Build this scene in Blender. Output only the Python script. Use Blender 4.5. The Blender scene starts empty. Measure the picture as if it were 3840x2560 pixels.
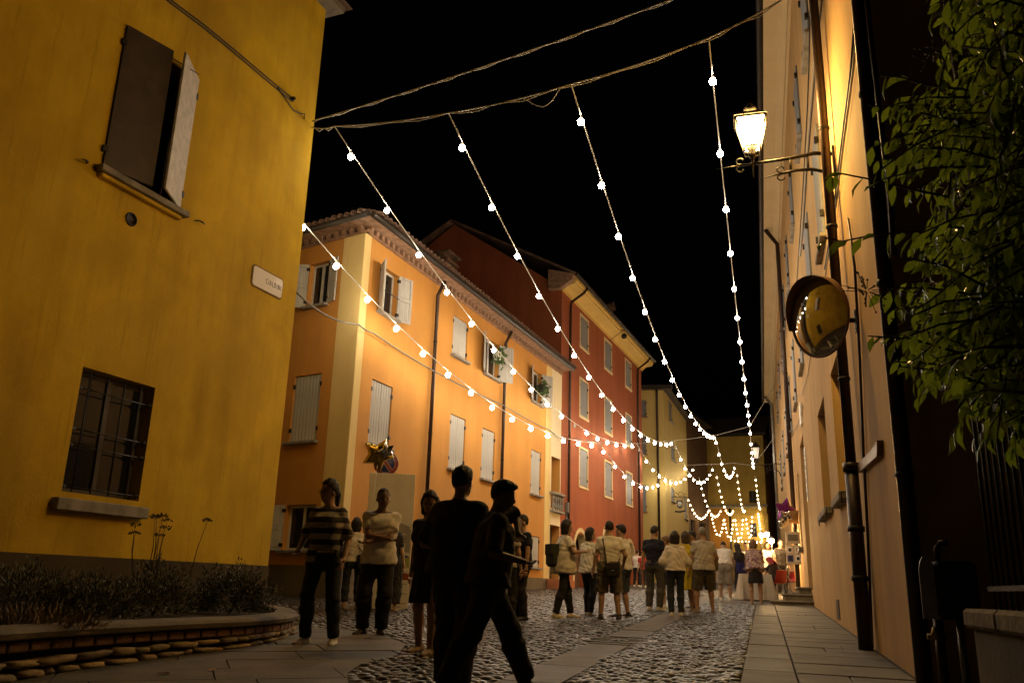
import bpy, math, random
import numpy as np
from mathutils import Vector, Matrix
random.seed(7); RNG = np.random.default_rng(7)
SC = bpy.context.scene
COL = SC.collection
# ------------------------------------------------------------------ camera
F, CX, CY = 3200.0, 1920.0, 1280.0          # focal length in photo pixels, centre of the 3840x2560 frame
PITCH, ROLL = math.atan(920 / F), 0.03
CAM = np.array([0.0, 0.0, 0.66])            # photographer crouches
SLOPE = 0.026                               # the street climbs gently away from the camera
_fw = np.array([0, math.cos(PITCH), math.sin(PITCH)]); _r0 = np.array([1.0, 0, 0]); _u0 = np.cross(_r0, _fw)
_c, _s = math.cos(ROLL), math.sin(ROLL)
_R = _c * _r0 + _s * _u0; _U = -_s * _r0 + _c * _u0
cd = bpy.data.cameras.new('camera'); cam = bpy.data.objects.new('camera', cd); COL.objects.link(cam)
cd.sensor_width = 36.0; cd.sensor_fit = 'HORIZONTAL'; cd.lens = F / 3840 * 36
cd.clip_start = 0.05; cd.clip_end = 1000
cam.matrix_world = Matrix(((_R[0], _U[0], -_fw[0], CAM[0]), (_R[1], _U[1], -_fw[1], CAM[1]), (_R[2], _U[2], -_fw[2], CAM[2]), (0, 0, 0, 1)))
SC.camera = cam
# ------------------------------------------------------------------ night sky and exposure
w = bpy.data.worlds.new('World'); SC.world = w; w.use_nodes = True
nt = w.node_tree; bg = nt.nodes['Background']
sky = nt.nodes.new('ShaderNodeTexSky'); sky.sky_type = 'NISHITA'; sky.sun_disc = False
sky.sun_elevation = math.radians(-5); sky.sun_rotation = math.radians(200)
nt.links.new(sky.outputs[0], bg.inputs[0]); bg.inputs[1].default_value = 0.12
SC.view_settings.view_transform = 'Standard'; SC.view_settings.look = 'None'
SC.view_settings.exposure = 0.0; SC.view_settings.gamma = 1.0
SC.cycles.use_denoising = True
SC.cycles.max_bounces = 6; SC.cycles.diffuse_bounces = 3; SC.cycles.glossy_bounces = 3
SC.cycles.sample_clamp_indirect = 4.0
BULB_L = 215.0        # radiance of the festoon bulbs
LAMP_L = 330.0         # radiance of the street lantern's panes

# ------------------------------------------------------------------ geometry of the place
def ray(x, y):
    d = _fw + (x - CX) / F * _R - (y - CY) / F * _U
    return d / np.linalg.norm(d)
def gz(x, y): return SLOPE * (y - 8)
def ground(x, y):
    d = ray(x, y); t = (-0.208 - CAM[2]) / (d[2] - SLOPE * d[1])
    return CAM + t * d
def onz(x, y, z):
    d = ray(x, y); return CAM + d * ((z - CAM[2]) / d[2])
def ondist(x, y, Y):
    d = ray(x, y); return CAM + d * (Y / d[1])
def hdir(x):
    lo, hi = 1500.0, 2800.0
    for _ in range(50):
        m = (lo + hi) / 2
        if ray(x, m)[2] > 0: lo = m
        else: hi = m
    d = ray(x, m); d[2] = 0
    return d / np.linalg.norm(d)
class Facade:
    """vertical plane: u runs along it, o stands out from it towards the street, z up (z = 0 is world zero)"""
    def __init__(self, p, d, out):
        self.p = np.array([p[0], p[1], 0.0]); self.d = np.array([d[0], d[1], 0.0]); self.out = out
        self.n = np.array([-d[1], d[0], 0.0]) * out
    def pt(self, u, o, z): return self.p + self.d * u + self.n * o + np.array([0, 0, z])
    def px(self, x, y, o=0.0):
        r = ray(x, y); q = self.p + self.n * o
        t = ((q - CAM) @ self.n) / (r @ self.n); h = CAM + r * t
        return float((h - self.p) @ self.d), float(h[2])
    def root(self, name, u=0, o=0, z=0):
        e = bpy.data.objects.new(name, None); COL.objects.link(e); e.empty_display_size = 0.2
        q = self.pt(u, o, z)
        e.matrix_world = Matrix(((self.d[0], -self.d[1], 0, q[0]), (self.d[1], self.d[0], 0, q[1]), (0, 0, 1, q[2]), (0, 0, 0, 1)))
        return e
    def gz(self, u, o=0): q = self.pt(u, o, 0); return gz(q[0], q[1])

# ------------------------------------------------------------------ mesh helpers
class MB:
    """collects shapes in local coordinates; s = sign that turns 'outward' into local y"""
    def __init__(self, s=1): self.v = []; self.f = []; self.s = s; self.sm = []
    def quad(self, a, b, c, d): n = len(self.v); self.v += [a, b, c, d]; self.f.append((n, n + 1, n + 2, n + 3)); return self
    def poly(self, pts): n = len(self.v); self.v += list(pts); self.f.append(tuple(range(n, n + len(pts)))); return self
    def box(self, x0, x1, y0, y1, z0, z1):
        y0, y1 = y0 * self.s, y1 * self.s
        x0, x1 = min(x0, x1), max(x0, x1); y0, y1 = min(y0, y1), max(y0, y1)
        n = len(self.v)
        self.v += [(x, y, z) for z in (z0, z1) for y in (y0, y1) for x in (x0, x1)]
        self.f += [tuple(n + i for i in q) for q in ((0, 2, 3, 1), (4, 5, 7, 6), (0, 1, 5, 4), (2, 6, 7, 3), (0, 4, 6, 2), (1, 3, 7, 5))]
        return self
    def bbox(self, x0, x1, y0, y1, z0, z1, b=0.006):
        """box with chamfered edges"""
        y0, y1 = y0 * self.s, y1 * self.s
        x0, x1 = min(x0, x1), max(x0, x1); y0, y1 = min(y0, y1), max(y0, y1)
        b = min(b, (x1 - x0) / 2.1, (y1 - y0) / 2.1, (z1 - z0) / 2.1)
        C = np.array([(x0 + x1) / 2, (y0 + y1) / 2, (z0 + z1) / 2]); H = np.array([(x1 - x0) / 2, (y1 - y0) / 2, (z1 - z0) / 2])
        n = len(self.v); idx = {}
        for sx in (-1, 1):
            for sy in (-1, 1):
                for sz in (-1, 1):
                    for ax in range(3):
                        h = H - b; h = h.copy(); h[ax] = H[ax]
                        p = C + h * np.array([sx, sy, sz]); idx[(sx, sy, sz, ax)] = len(self.v); self.v.append(tuple(p))
        def face(ks): self.f.append(tuple(idx[k] for k in ks))
        for ax in range(3):
            o1, o2 = (ax + 1) % 3, (ax + 2) % 3
            for s in (-1, 1):
                ks = []
                for (p, q) in ((-1, -1), (1, -1), (1, 1), (-1, 1)):
                    sg = [0, 0, 0]; sg[ax] = s; sg[o1] = p; sg[o2] = q; ks.append((*sg, ax))
                if s < 0: ks.reverse()
                face(ks)
        for ax in range(3):
            o1, o2 = (ax + 1) % 3, (ax + 2) % 3
            for p in (-1, 1):
                for q in (-1, 1):
                    a = [0, 0, 0]; a[o1] = p; a[o2] = q
                    lo, hi = a[:], a[:]; lo[ax] = -1; hi[ax] = 1
                    ks = [(*lo, o1), (*hi, o1), (*hi, o2), (*lo, o2)]
                    if p * q > 0: ks.reverse()
                    face(ks)
        for sx in (-1, 1):
            for sy in (-1, 1):
                for sz in (-1, 1):
                    ks = [(sx, sy, sz, 0), (sx, sy, sz, 1), (sx, sy, sz, 2)]
                    if sx * sy * sz < 0: ks.reverse()
                    face(ks)
        return self
    def tube(self, pts, r, n=8, cap=True):
        P = [np.array(p, float) for p in pts]; rs = r if hasattr(r, '__len__') else [r] * len(P)
        base = len(self.v); up = None
        for i, p in enumerate(P):
            t = P[min(i + 1, len(P) - 1)] - P[max(i - 1, 0)]; L = np.linalg.norm(t); t = t / L if L > 1e-9 else np.array([0, 0, 1.0])
            if up is None or abs(up @ t) > 0.95: up = np.array([0, 0, 1.0]) if abs(t[2]) < 0.9 else np.array([1.0, 0, 0])
            a = np.cross(up, t); a /= np.linalg.norm(a); b = np.cross(t, a); up = b
            for k in range(n):
                an = 2 * math.pi * k / n
                self.v.append(tuple(p + rs[i] * (math.cos(an) * a + math.sin(an) * b)))
        for i in range(len(P) - 1):
            for k in range(n):
                k2 = (k + 1) % n
                self.sm.append(len(self.f)); self.f.append((base + i * n + k, base + i * n + k2, base + (i + 1) * n + k2, base + (i + 1) * n + k))
        if cap:
            self.f.append(tuple(base + k for k in reversed(range(n)))); self.f.append(tuple(base + (len(P) - 1) * n + k for k in range(n)))
        return self
    def lathe(self, prof, c=(0, 0, 0), axis=(0, 0, 1), n=16):
        """prof: list of (radius, height along axis)"""
        ax = np.array(axis, float); ax /= np.linalg.norm(ax); h = np.array([1.0, 0, 0]) if abs(ax[0]) < 0.9 else np.array([0, 1.0, 0])
        a = np.cross(h, ax); a /= np.linalg.norm(a); b = np.cross(ax, a); base = len(self.v); c = np.array(c, float)
        for (r, t) in prof:
            for k in range(n):
                an = 2 * math.pi * k / n; self.v.append(tuple(c + ax * t + r * (math.cos(an) * a + math.sin(an) * b)))
        for i in range(len(prof) - 1):
            for k in range(n):
                k2 = (k + 1) % n; self.sm.append(len(self.f))
                self.f.append((base + i * n + k, base + i * n + k2, base + (i + 1) * n + k2, base + (i + 1) * n + k))
        if prof[0][0] > 1e-6: self.f.append(tuple(base + k for k in reversed(range(n))))
        if prof[-1][0] > 1e-6: self.f.append(tuple(base + (len(prof) - 1) * n + k for k in range(n)))
        return self
    def prism(self, pts2, z0, z1, fn=lambda x, y, z: (x, y, z)):
        n = len(self.v); m = len(pts2)
        self.v += [fn(x, y, z0) for x, y in pts2] + [fn(x, y, z1) for x, y in pts2]
        self.f.append(tuple(n + i for i in reversed(range(m)))); self.f.append(tuple(n + m + i for i in range(m)))
        for i in range(m): j = (i + 1) % m; self.f.append((n + i, n + j, n + m + j, n + m + i))
        return self
    def mesh(self, name, mat, smooth=False):
        me = bpy.data.meshes.new(name); me.from_pydata([tuple(map(float, p)) for p in self.v], [], self.f)
        for m in (mat if isinstance(mat, (list, tuple)) else [mat]):
            if m is not None: me.materials.append(m)
        sm = set(self.sm)
        if smooth: me.polygons.foreach_set('use_smooth', [True] * len(me.polygons))
        elif sm: me.polygons.foreach_set('use_smooth', [i in sm for i in range(len(me.polygons))])
        me.update(); return me
    def build(self, name, mat, parent=None, smooth=False, loc=None):
        return link(name, self.mesh(name, mat, smooth), parent, loc)
def link(name, me, parent=None, loc=None):
    o = bpy.data.objects.new(name, me); COL.objects.link(o)
    if parent: o.parent = parent
    if loc is not None: o.location = loc
    return o
def np_mesh(name, V, faces4=None, tris=None, mat=None, smooth=True):
    me = bpy.data.meshes.new(name); V = np.asarray(V, np.float32)
    lv, ls = [], []
    if faces4 is not None and len(faces4): lv.append(np.asarray(faces4).ravel()); ls.append(np.full(len(faces4), 4))
    if tris is not None and len(tris): lv.append(np.asarray(tris).ravel()); ls.append(np.full(len(tris), 3))
    lv = np.concatenate(lv).astype(np.int32); ls = np.concatenate(ls).astype(np.int32)
    me.vertices.add(len(V)); me.vertices.foreach_set('co', V.ravel())
    me.loops.add(len(lv)); me.loops.foreach_set('vertex_index', lv)
    me.polygons.add(len(ls)); me.polygons.foreach_set('loop_start', np.concatenate([[0], np.cumsum(ls)[:-1]]).astype(np.int32))
    me.update(calc_edges=True); me.validate()
    me.polygons.foreach_set('use_smooth', np.full(len(me.polygons), smooth))
    if mat: me.materials.append(mat)
    return me
def tag(o, label=None, cat=None, group=None, kind=None):
    if label: o['label'] = label
    if cat: o['category'] = cat
    if group: o['group'] = group
    if kind: o['kind'] = kind
    return o
def empty(name, loc, rz=0.0, label=None, cat=None, group=None):
    e = bpy.data.objects.new(name, None); COL.objects.link(e); e.location = tuple(map(float, loc)); e.rotation_euler = (0, 0, rz); e.empty_display_size = 0.2
    return tag(e, label, cat, group)

# ------------------------------------------------------------------ materials
def mat(name, col=(0.5, 0.5, 0.5), rough=0.7, metal=0.0, spec=None, emit=None, es=0.0, var=0.0, vs=3.0, bump=0.0, bs=40.0, trans=0.0, coat=0.0, col2=None, contrast=(0.35, 0.65), coords='Object', stretch=None):
    m = bpy.data.materials.new(name); m.use_nodes = True; t = m.node_tree; b = t.nodes['Principled BSDF']
    b.inputs['Base Color'].default_value = (*col, 1); b.inputs['Roughness'].default_value = rough; b.inputs['Metallic'].default_value = metal
    if spec is not None: b.inputs['Specular IOR Level'].default_value = spec
    if trans: b.inputs['Transmission Weight'].default_value = trans
    if coat: b.inputs['Coat Weight'].default_value = coat
    if emit: b.inputs['Emission Color'].default_value = (*emit, 1); b.inputs['Emission Strength'].default_value = es
    if var or bump or col2:
        tc = t.nodes.new('ShaderNodeTexCoord'); src = tc.outputs[coords]
        if stretch:
            mp = t.nodes.new('ShaderNodeMapping'); mp.inputs['Scale'].default_value = stretch; t.links.new(src, mp.inputs[0]); src = mp.outputs[0]
    if var or col2:
        n = t.nodes.new('ShaderNodeTexNoise'); n.inputs['Scale'].default_value = vs; n.inputs['Detail'].default_value = 7; n.inputs['Roughness'].default_value = 0.6
        t.links.new(src, n.inputs['Vector'])
        r = t.nodes.new('ShaderNodeValToRGB'); r.color_ramp.elements[0].position = contrast[0]; r.color_ramp.elements[1].position = contrast[1]
        c2 = col2 if col2 else tuple(c * (1 + var) for c in col); c1 = col if col2 else tuple(c * (1 - var) for c in col)
        r.color_ramp.elements[0].color = (*c1, 1); r.color_ramp.elements[1].color = (*c2, 1)
        t.links.new(n.outputs[0], r.inputs[0]); t.links.new(r.outputs[0], b.inputs['Base Color'])
    if bump:
        n2 = t.nodes.new('ShaderNodeTexNoise'); n2.inputs['Scale'].default_value = bs; n2.inputs['Detail'].default_value = 4
        t.links.new(src, n2.inputs['Vector'])
        bp = t.nodes.new('ShaderNodeBump'); bp.inputs['Strength'].default_value = bump; bp.inputs['Distance'].default_value = 0.02
        t.links.new(n2.outputs[0], bp.inputs['Height']); t.links.new(bp.outputs[0], b.inputs['Normal'])
    return m
def plaster(name, c, dark, patch=0.5, streak=0.25, fs=0.35, bump=0.25):
    """limewashed plaster: cloudy patches, faint vertical streaks, trowel relief"""
    m = bpy.data.materials.new(name); m.use_nodes = True; t = m.node_tree; b = t.nodes['Principled BSDF']; L = t.links.new
    b.inputs['Roughness'].default_value = 0.85; b.inputs['Specular IOR Level'].default_value = 0.25
    tc = t.nodes.new('ShaderNodeTexCoord')
    def noise(scale, stretch, det=8, rough=0.62, dist=0.0):
        mp = t.nodes.new('ShaderNodeMapping'); mp.inputs['Scale'].default_value = stretch; L(tc.outputs['Object'], mp.inputs[0])
        n = t.nodes.new('ShaderNodeTexNoise'); n.inputs['Scale'].default_value = scale; n.inputs['Detail'].default_value = det; n.inputs['Roughness'].default_value = rough; n.inputs['Distortion'].default_value = dist
        L(mp.outputs[0], n.inputs['Vector']); return n.outputs[0]
    def ramp(src, a, bb):
        r = t.nodes.new('ShaderNodeMapRange'); r.inputs[1].default_value = a; r.inputs[2].default_value = bb; L(src, r.inputs[0]); return r.outputs[0]
    def mul(src, k):
        q = t.nodes.new('ShaderNodeMath'); q.operation = 'MULTIPLY'; L(src, q.inputs[0]); q.inputs[1].default_value = k; return q.outputs[0]
    def mix(fac, A, B):
        q = t.nodes.new('ShaderNodeMix'); q.data_type = 'RGBA'; L(fac, q.inputs[0])
        for s_, k in ((A, 6), (B, 7)):
            if isinstance(s_, tuple): q.inputs[k].default_value = (*s_, 1)
            else: L(s_, q.inputs[k])
        return q.outputs[2]
    f1 = mul(ramp(noise(fs, (1, 1, .75), dist=0.2), 0.38, 0.68), patch)
    f2 = mul(ramp(noise(1.2, (1.4, 1.4, 0.14)), 0.45, 0.75), streak)
    f3 = mul(ramp(noise(1.7, (1, 1, .8), dist=.15), 0.50, 0.78), patch * 0.35)
    c1 = mix(f1, c, dark); c2 = mix(f2, c1, tuple(x * 0.7 for x in dark)); c3 = mix(f3, c2, tuple(min(1, x * 1.25) for x in c))
    # repaired patches with edges of their own, and grime runs
    vm = t.nodes.new('ShaderNodeMapping'); vm.inputs['Scale'].default_value = (.28, .28, .4); L(tc.outputs['Object'], vm.inputs[0])
    vn = t.nodes.new('ShaderNodeTexNoise'); vn.inputs['Scale'].default_value = 3.0; vn.inputs['Detail'].default_value = 5; L(vm.outputs[0], vn.inputs['Vector'])
    va = t.nodes.new('ShaderNodeMix'); va.data_type = 'RGBA'; va.inputs[0].default_value = .3; L(vm.outputs[0], va.inputs[6]); L(vn.outputs['Color'], va.inputs[7])
    vo = t.nodes.new('ShaderNodeTexVoronoi'); vo.inputs['Scale'].default_value = 2.2; L(va.outputs[2], vo.inputs['Vector'])
    sep = t.nodes.new('ShaderNodeSeparateColor'); L(vo.outputs['Color'], sep.inputs[0])
    c4 = mix(mul(ramp(sep.outputs[0], .55, .62), patch * .32), c3, tuple(min(1, x * .72 + .02) for x in c))
    c5 = mix(mul(ramp(noise(5.0, (2.2, 2.2, .12), 4), .58, .78), streak * 1.1), c4, tuple(x * .45 for x in dark))
    L(c5, b.inputs['Base Color'])
    bp = t.nodes.new('ShaderNodeBump'); bp.inputs['Strength'].default_value = bump; bp.inputs['Distance'].default_value = 0.015
    L(noise(22, (1, 1, 1), 6), bp.inputs['Height']); L(bp.outputs[0], b.inputs['Normal'])
    return m
def emitter(name, col, strength):
    m = bpy.data.materials.new(name); m.use_nodes = True; t = m.node_tree; t.nodes.remove(t.nodes['Principled BSDF'])
    e = t.nodes.new('ShaderNodeEmission'); e.inputs[0].default_value = (*col, 1); e.inputs[1].default_value = strength
    t.links.new(e.outputs[0], t.nodes['Material Output'].inputs[0]); return m
MT = dict(
    iron=mat('wrought_iron', (0.03, 0.028, 0.026), 0.55, 0.6, bump=0.2, bs=60),
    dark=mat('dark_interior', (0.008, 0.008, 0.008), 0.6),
    glass=mat('window_glass', (0.012, 0.014, 0.018), 0.06, spec=0.6),
    stone=mat('sill_stone', (0.24, 0.22, 0.19), 0.85, var=0.3, vs=5, bump=0.3, bs=45),
    pipe=mat('brown_downpipe', (0.045, 0.026, 0.018), 0.42, 0.35, var=0.25, vs=6),
    steel=mat('galvanised_steel', (0.32, 0.32, 0.33), 0.4, 0.8, var=0.25, vs=5),
    wood=mat('grey_shutter_wood', (0.40, 0.39, 0.37), 0.75, var=0.2, vs=3, stretch=(6, 6, 0.5), bump=0.15, bs=20),
    woodb=mat('blue_grey_shutter_wood', (0.23, 0.24, 0.26), 0.7, var=0.15, vs=3, stretch=(6, 6, 0.5)),
    woodd=mat('dark_shutter_wood', (0.06, 0.05, 0.045), 0.6, var=0.2, vs=4),
    woodw=mat('white_window_frame', (0.55, 0.53, 0.48), 0.6),
    brown=mat('brown_door_wood', (0.09, 0.045, 0.022), 0.6, var=0.3, vs=4, stretch=(5, 5, 0.5)),
    tile=mat('roof_tile', (0.14, 0.085, 0.06), 0.9, var=0.45, vs=2.5, bump=0.3),
    brick=mat('eaves_brick', (0.27, 0.16, 0.10), 0.9, var=0.35, vs=6, bump=0.4, bs=30),
    gutter=mat('dark_gutter', (0.035, 0.028, 0.024), 0.5, 0.4),
    cable=mat('black_cable', (0.02, 0.02, 0.02), 0.6),
    cablel=mat('pale_cable', (0.42, 0.4, 0.36), 0.6),
    white=mat('white_paint', (0.75, 0.74, 0.70), 0.45),
    leaf=None)
WARM = (1.0, 0.83, 0.60)
# ================================================================== GROUND
DL = hdir(3250)                      # direction of the buildings on the left
DR = hdir(2868)                      # direction of the right-hand building and its pavement
RW = Facade(ground(3429.5, 2556.8), DR, +1)
LB = Facade(ground(989, 2275), DL, -1)
OB = Facade(ground(1258, 2250), DL, -1)
OL = Facade(ground(1258, 2250), hdir(-3100), +1)
def lat(p): return RW.d[1] * p[0] - RW.d[0] * p[1]       # metres to the right of the camera, across the street
def along(p): return RW.d[0] * p[0] + RW.d[1] * p[1]
def st(l, t, dz=0.0):                                     # street coordinates -> world
    x = RW.d[1] * l + RW.d[0] * t; y = -RW.d[0] * l + RW.d[1] * t
    return np.array([x, y, gz(x, y) + dz])
WL = lat(RW.p)                                            # lateral place of the right wall
m_mortar = mat('sandy_mortar', (0.035, 0.030, 0.024), 0.9, var=0.4, vs=6, bump=0.5, bs=35)
m_cob = mat('river_cobble', (0.040, 0.036, 0.031), 0.28, var=0.6, vs=1.7, bump=0.12, bs=60, contrast=(0.3, 0.7), coords='Generated')
m_slab = mat('pavement_slab', (0.13, 0.115, 0.098), 0.72, var=0.28, vs=2.2, bump=0.25, bs=38)
m_slab2 = mat('pavement_slab_worn', (0.105, 0.092, 0.078), 0.66, var=0.3, vs=2.6, bump=0.3, bs=30)
m_asph = mat('far_paving', (0.05, 0.045, 0.038), 0.8, var=0.5, vs=9, bump=0.6, bs=14)
m_cobfar = m_cob.copy(); m_cobfar.name = 'river_cobble_field'
for n in m_cobfar.node_tree.nodes:
    if n.type == 'TEX_COORD':
        for l in list(n.outputs['Generated'].links):
            m_cobfar.node_tree.links.new(n.outputs['Object'], l.to_socket)
    if n.type == 'TEX_NOISE' and n.inputs['Scale'].default_value < 5: n.inputs['Scale'].default_value = 7.0
g = MB(); N = 12
g.quad((-160, -60, gz(0, -60)), (160, -60, gz(0, -60)), (160, 260, gz(0, 260)), (-160, 260, gz(0, 260)))
tag(g.build('ground', m_mortar), kind='structure')

def inpoly(poly, X, Y):
    poly = np.asarray(poly); ins = np.zeros(len(X), bool); j = len(poly) - 1
    for i in range(len(poly)):
        xi, yi = poly[i][:2]; xj, yj = poly[j][:2]
        c = ((yi > Y) != (yj > Y)) & (X < (xj - xi) * (Y - yi) / (yj - yi + 1e-12) + xi); ins ^= c; j = i
    return ins
# --- stone strip down the middle of the street
sa, sb = ground(2050, 2488), ground(2506, 2299); sc_, sd = ground(2132.7, 2560), ground(2544.7, 2316)
sdir = (sb - sa) + (sd - sc_); sdir[2] = 0; sdir /= np.linalg.norm(sdir); snor = np.array([-sdir[1], sdir[0], 0])
s_left = (sa - CAM) @ snor; s_right = (sc_ - CAM) @ snor
def sp(t, o, dz=0): p = CAM + sdir * t + snor * o; return (p[0], p[1], gz(p[0], p[1]) + dz)
T_SA = (sa - CAM) @ sdir
STRIP = [sp(2, s_left), sp(46, s_left), sp(46, s_right), sp(2, s_right)]
strip = empty('paving_strip', (0, 0, 0)); tag(strip, kind='structure')
MAN = ground(2321, 2408); T_M = (MAN - CAM) @ sdir
t = 2.0; k = 0
while t < 44:
    L = random.uniform(1.1, 1.9)
    if T_M - .5 <= t < T_M + .5: t = T_M + .5
    if t < T_M - .5 < t + L: L = T_M - .5 - t
    mb = MB(); dz = random.uniform(0.028, 0.036)
    a, b, c, d = sp(t + .008, s_right + .004), sp(t + L - .008, s_right + .004), sp(t + L - .008, s_left - .004), sp(t + .008, s_left - .004)
    mb.prism([(a[0], a[1]), (b[0], b[1]), (c[0], c[1]), (d[0], d[1])], 0, 1, lambda x, y, z, dz=dz: (x, y, gz(x, y) + (dz if z else -0.02)))
    mb.build('slab', (m_slab, m_slab2)[k % 2], strip); t += L; k += 1
# --- right-hand pavement: a row of kerb slabs and a row of cross slabs
LK = lat(ground(2809, 2411)); LJ = lat(ground(2944, 2405))
pav = empty('pavement', (0, 0, 0)); tag(pav, kind='structure')
def slab(l0, l1, t0, t1, dz, parent, m, g_=0.006):
    mb = MB(); c = [st(l0 + g_, t0 + g_), st(l1 - g_, t0 + g_), st(l1 - g_, t1 - g_), st(l0 + g_, t1 - g_)]
    ci = [st(l0 + g_ + .006, t0 + g_ + .006), st(l1 - g_ - .006, t0 + g_ + .006), st(l1 - g_ - .006, t1 - g_ - .006), st(l0 + g_ + .006, t1 - g_ - .006)]
    V = [(p[0], p[1], p[2] - .05) for p in c] + [(p[0], p[1], p[2] + dz - .006) for p in c] + [(p[0], p[1], p[2] + dz) for p in ci]
    mb.v = V; mb.f = [(8, 9, 10, 11)] + [(i, (i + 1) % 4, 4 + (i + 1) % 4, 4 + i) for i in range(4)] + [(4 + i, 4 + (i + 1) % 4, 8 + (i + 1) % 4, 8 + i) for i in range(4)]
    return mb.build('slab', m, parent)
t = 3.0
while t < 24:
    L = random.uniform(0.55, 1.0); slab(LK, LJ, t, t + L, random.uniform(.045, .052), pav, (m_slab, m_slab2)[random.random() < .4]); t += L
t = 3.0
while t < 24:
    L = random.uniform(0.33, 0.52)
    if random.random() < 0.25:
        q = random.uniform(LJ + .35, WL - .3); slab(LJ, q, t, t + L, random.uniform(.045, .052), pav, m_slab); slab(q, WL - .03, t, t + L, random.uniform(.043, .05), pav, m_slab2)
    else: slab(LJ, WL - .03, t, t + L, random.uniform(.045, .053), pav, (m_slab, m_slab2)[random.random() < .4])
    t += L
t = 24.0
while t < 60:
    slab(LK - .9, WL - .03, t, t + 1.6, .048, pav, m_slab); t += 1.6
mb = MB(); 
for t0 in np.arange(3, 60, 0.5):
    a, b, c, d = st(WL - .045, t0, .045), st(WL + .02, t0, .045), st(WL + .02, t0 + .5, .045), st(WL - .045, t0 + .5, .045)
    mb.quad(tuple(a), tuple(b), tuple(c), tuple(d + np.array([0, 0, 0.0])))
mb.build('gutter_joint', m_mortar, pav)
# --- flagged square in front of the planter
FLAG = [ground(-700, 2750), ground(1320, 2760), ground(1300, 2540), ground(1345, 2506), ground(1488, 2468), ground(1525, 2425), ground(1440, 2388), ground(1250, 2368), ground(1082, 2352), ground(940, 2352), ground(200, 2480)]
flag = empty('flagged_paving', (0, 0, 0)); tag(flag, kind='structure')
fx = np.array([p[0] for p in FLAG]); fy = np.array([p[1] for p in FLAG])
def clip_poly(sub, clip):
    def inside(p, a, b): return (b[0] - a[0]) * (p[1] - a[1]) - (b[1] - a[1]) * (p[0] - a[0]) >= 0
    out = list(sub)
    for i in range(len(clip)):
        a, b = clip[i], clip[(i + 1) % len(clip)]; inp, out = out, []
        if not inp: break
        s_ = inp[-1]
        for e in inp:
            def isec():
                dc = (a[0] - b[0], a[1] - b[1]); dp = (s_[0] - e[0], s_[1] - e[1]); n1 = a[0] * b[1] - a[1] * b[0]; n2 = s_[0] * e[1] - s_[1] * e[0]
                n3 = 1.0 / (dc[0] * dp[1] - dc[1] * dp[0] + 1e-15)
                return ((n1 * dp[0] - n2 * dc[0]) * n3, (n1 * dp[1] - n2 * dc[1]) * n3)
            if inside(e, a, b):
                if not inside(s_, a, b): out.append(isec())
                out.append(e)
            elif inside(s_, a, b): out.append(isec())
            s_ = e
    return out
fpoly = [(p[0], p[1]) for p in FLAG]
ca_, sa_ = math.cos(0.35), math.sin(0.35)
row = 0
for v0 in np.arange(-12, 16, 0.62):
    u = -14.0 + random.random()
    while u < 8:
        L = random.uniform(0.8, 1.25); cell = [(u + .006, v0 + .006), (u + L - .006, v0 + .006), (u + L - .006, v0 + .614), (u + .006, v0 + .614)]
        cw = [(ca_ * a - sa_ * b, sa_ * a + ca_ * b) for a, b in cell]
        pl = clip_poly(fpoly, cw)
        if len(pl) >= 3:
            A = 0.5 * sum(pl[i][0] * pl[(i + 1) % len(pl)][1] - pl[(i + 1) % len(pl)][0] * pl[i][1] for i in range(len(pl)))
            if A < 0: pl = pl[::-1]
            if abs(A) > 0.004 and max(p[1] for p in pl) > 4.5:
                dz = random.uniform(.030, .037)
                MB().prism(pl, 0, 1, lambda x, y, z, dz=dz: (x, y, gz(x, y) + (dz if z else -0.02))).build('flagstone', (m_slab, m_slab2)[random.random() < .5], flag)
        u += L
# --- cobbles: a street of river stones set on edge
PLANT = [ground(-500, 2700), ground(199, 2545), ground(653, 2475), ground(1060, 2410), ground(1110, 2392), ground(1000, 2300), (-20, 5, 0)]
dom = []; nr, ns = 4, 8
for i in range(nr):
    a = (i + 0.15) / nr * math.pi / 2
    for j in range(ns):
        b = 2 * math.pi * j / ns; dom.append((math.cos(a) * math.cos(b), math.cos(a) * math.sin(b), math.sin(a)))
dom.append((0, 0, 1)); dom = np.array(dom)
dq = [(i * ns + j, i * ns + (j + 1) % ns, (i + 1) * ns + (j + 1) % ns, (i + 1) * ns + j) for i in range(nr - 1) for j in range(ns)]
dt = [((nr - 1) * ns + j, (nr - 1) * ns + (j + 1) % ns, nr * ns) for j in range(ns)]
cs = []
tt = 4.2
while tt < 34:
    pitch = 0.078 + 0.0010 * tt; l = -11.5
    lw = pitch * 1.45
    n_ = int((LK - .0 + 11.5) / lw)
    ls = LK - .045 - (np.arange(n_) + 0.5 * (len(cs) % 2)) * lw + RNG.normal(0, .012, n_)
    ts = tt + RNG.normal(0, .014, n_)
    cs.append(np.c_[ls, ts, np.full(n_, pitch)]); tt += pitch * 0.98
cs = np.concatenate(cs); cs[:, 0] = np.minimum(cs[:, 0], LK - .04)
X = RW.d[1] * cs[:, 0] + RW.d[0] * cs[:, 1]; Y = -RW.d[0] * cs[:, 0] + RW.d[1] * cs[:, 1]
T_ = (X - CAM[0]) * sdir[0] + (Y - CAM[1]) * sdir[1]
keep = (~inpoly(STRIP, X, Y) | (abs(T_ - T_M) < .46)) & ~inpoly(FLAG, X, Y) & ~inpoly(PLANT, X, Y)
keep &= (X - MAN[0]) ** 2 + (Y - MAN[1]) ** 2 > 0.50 ** 2
# inside the frame only, with a margin
vx = np.stack([X, Y, SLOPE * (Y - 8)], 1) - CAM; zc = vx @ _fw; pxs = CX + F * (vx @ _R) / zc; pys = CY - F * (vx @ _U) / zc
keep &= (pxs > -500) & (pxs < 4300) & (pys < 3000)
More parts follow.
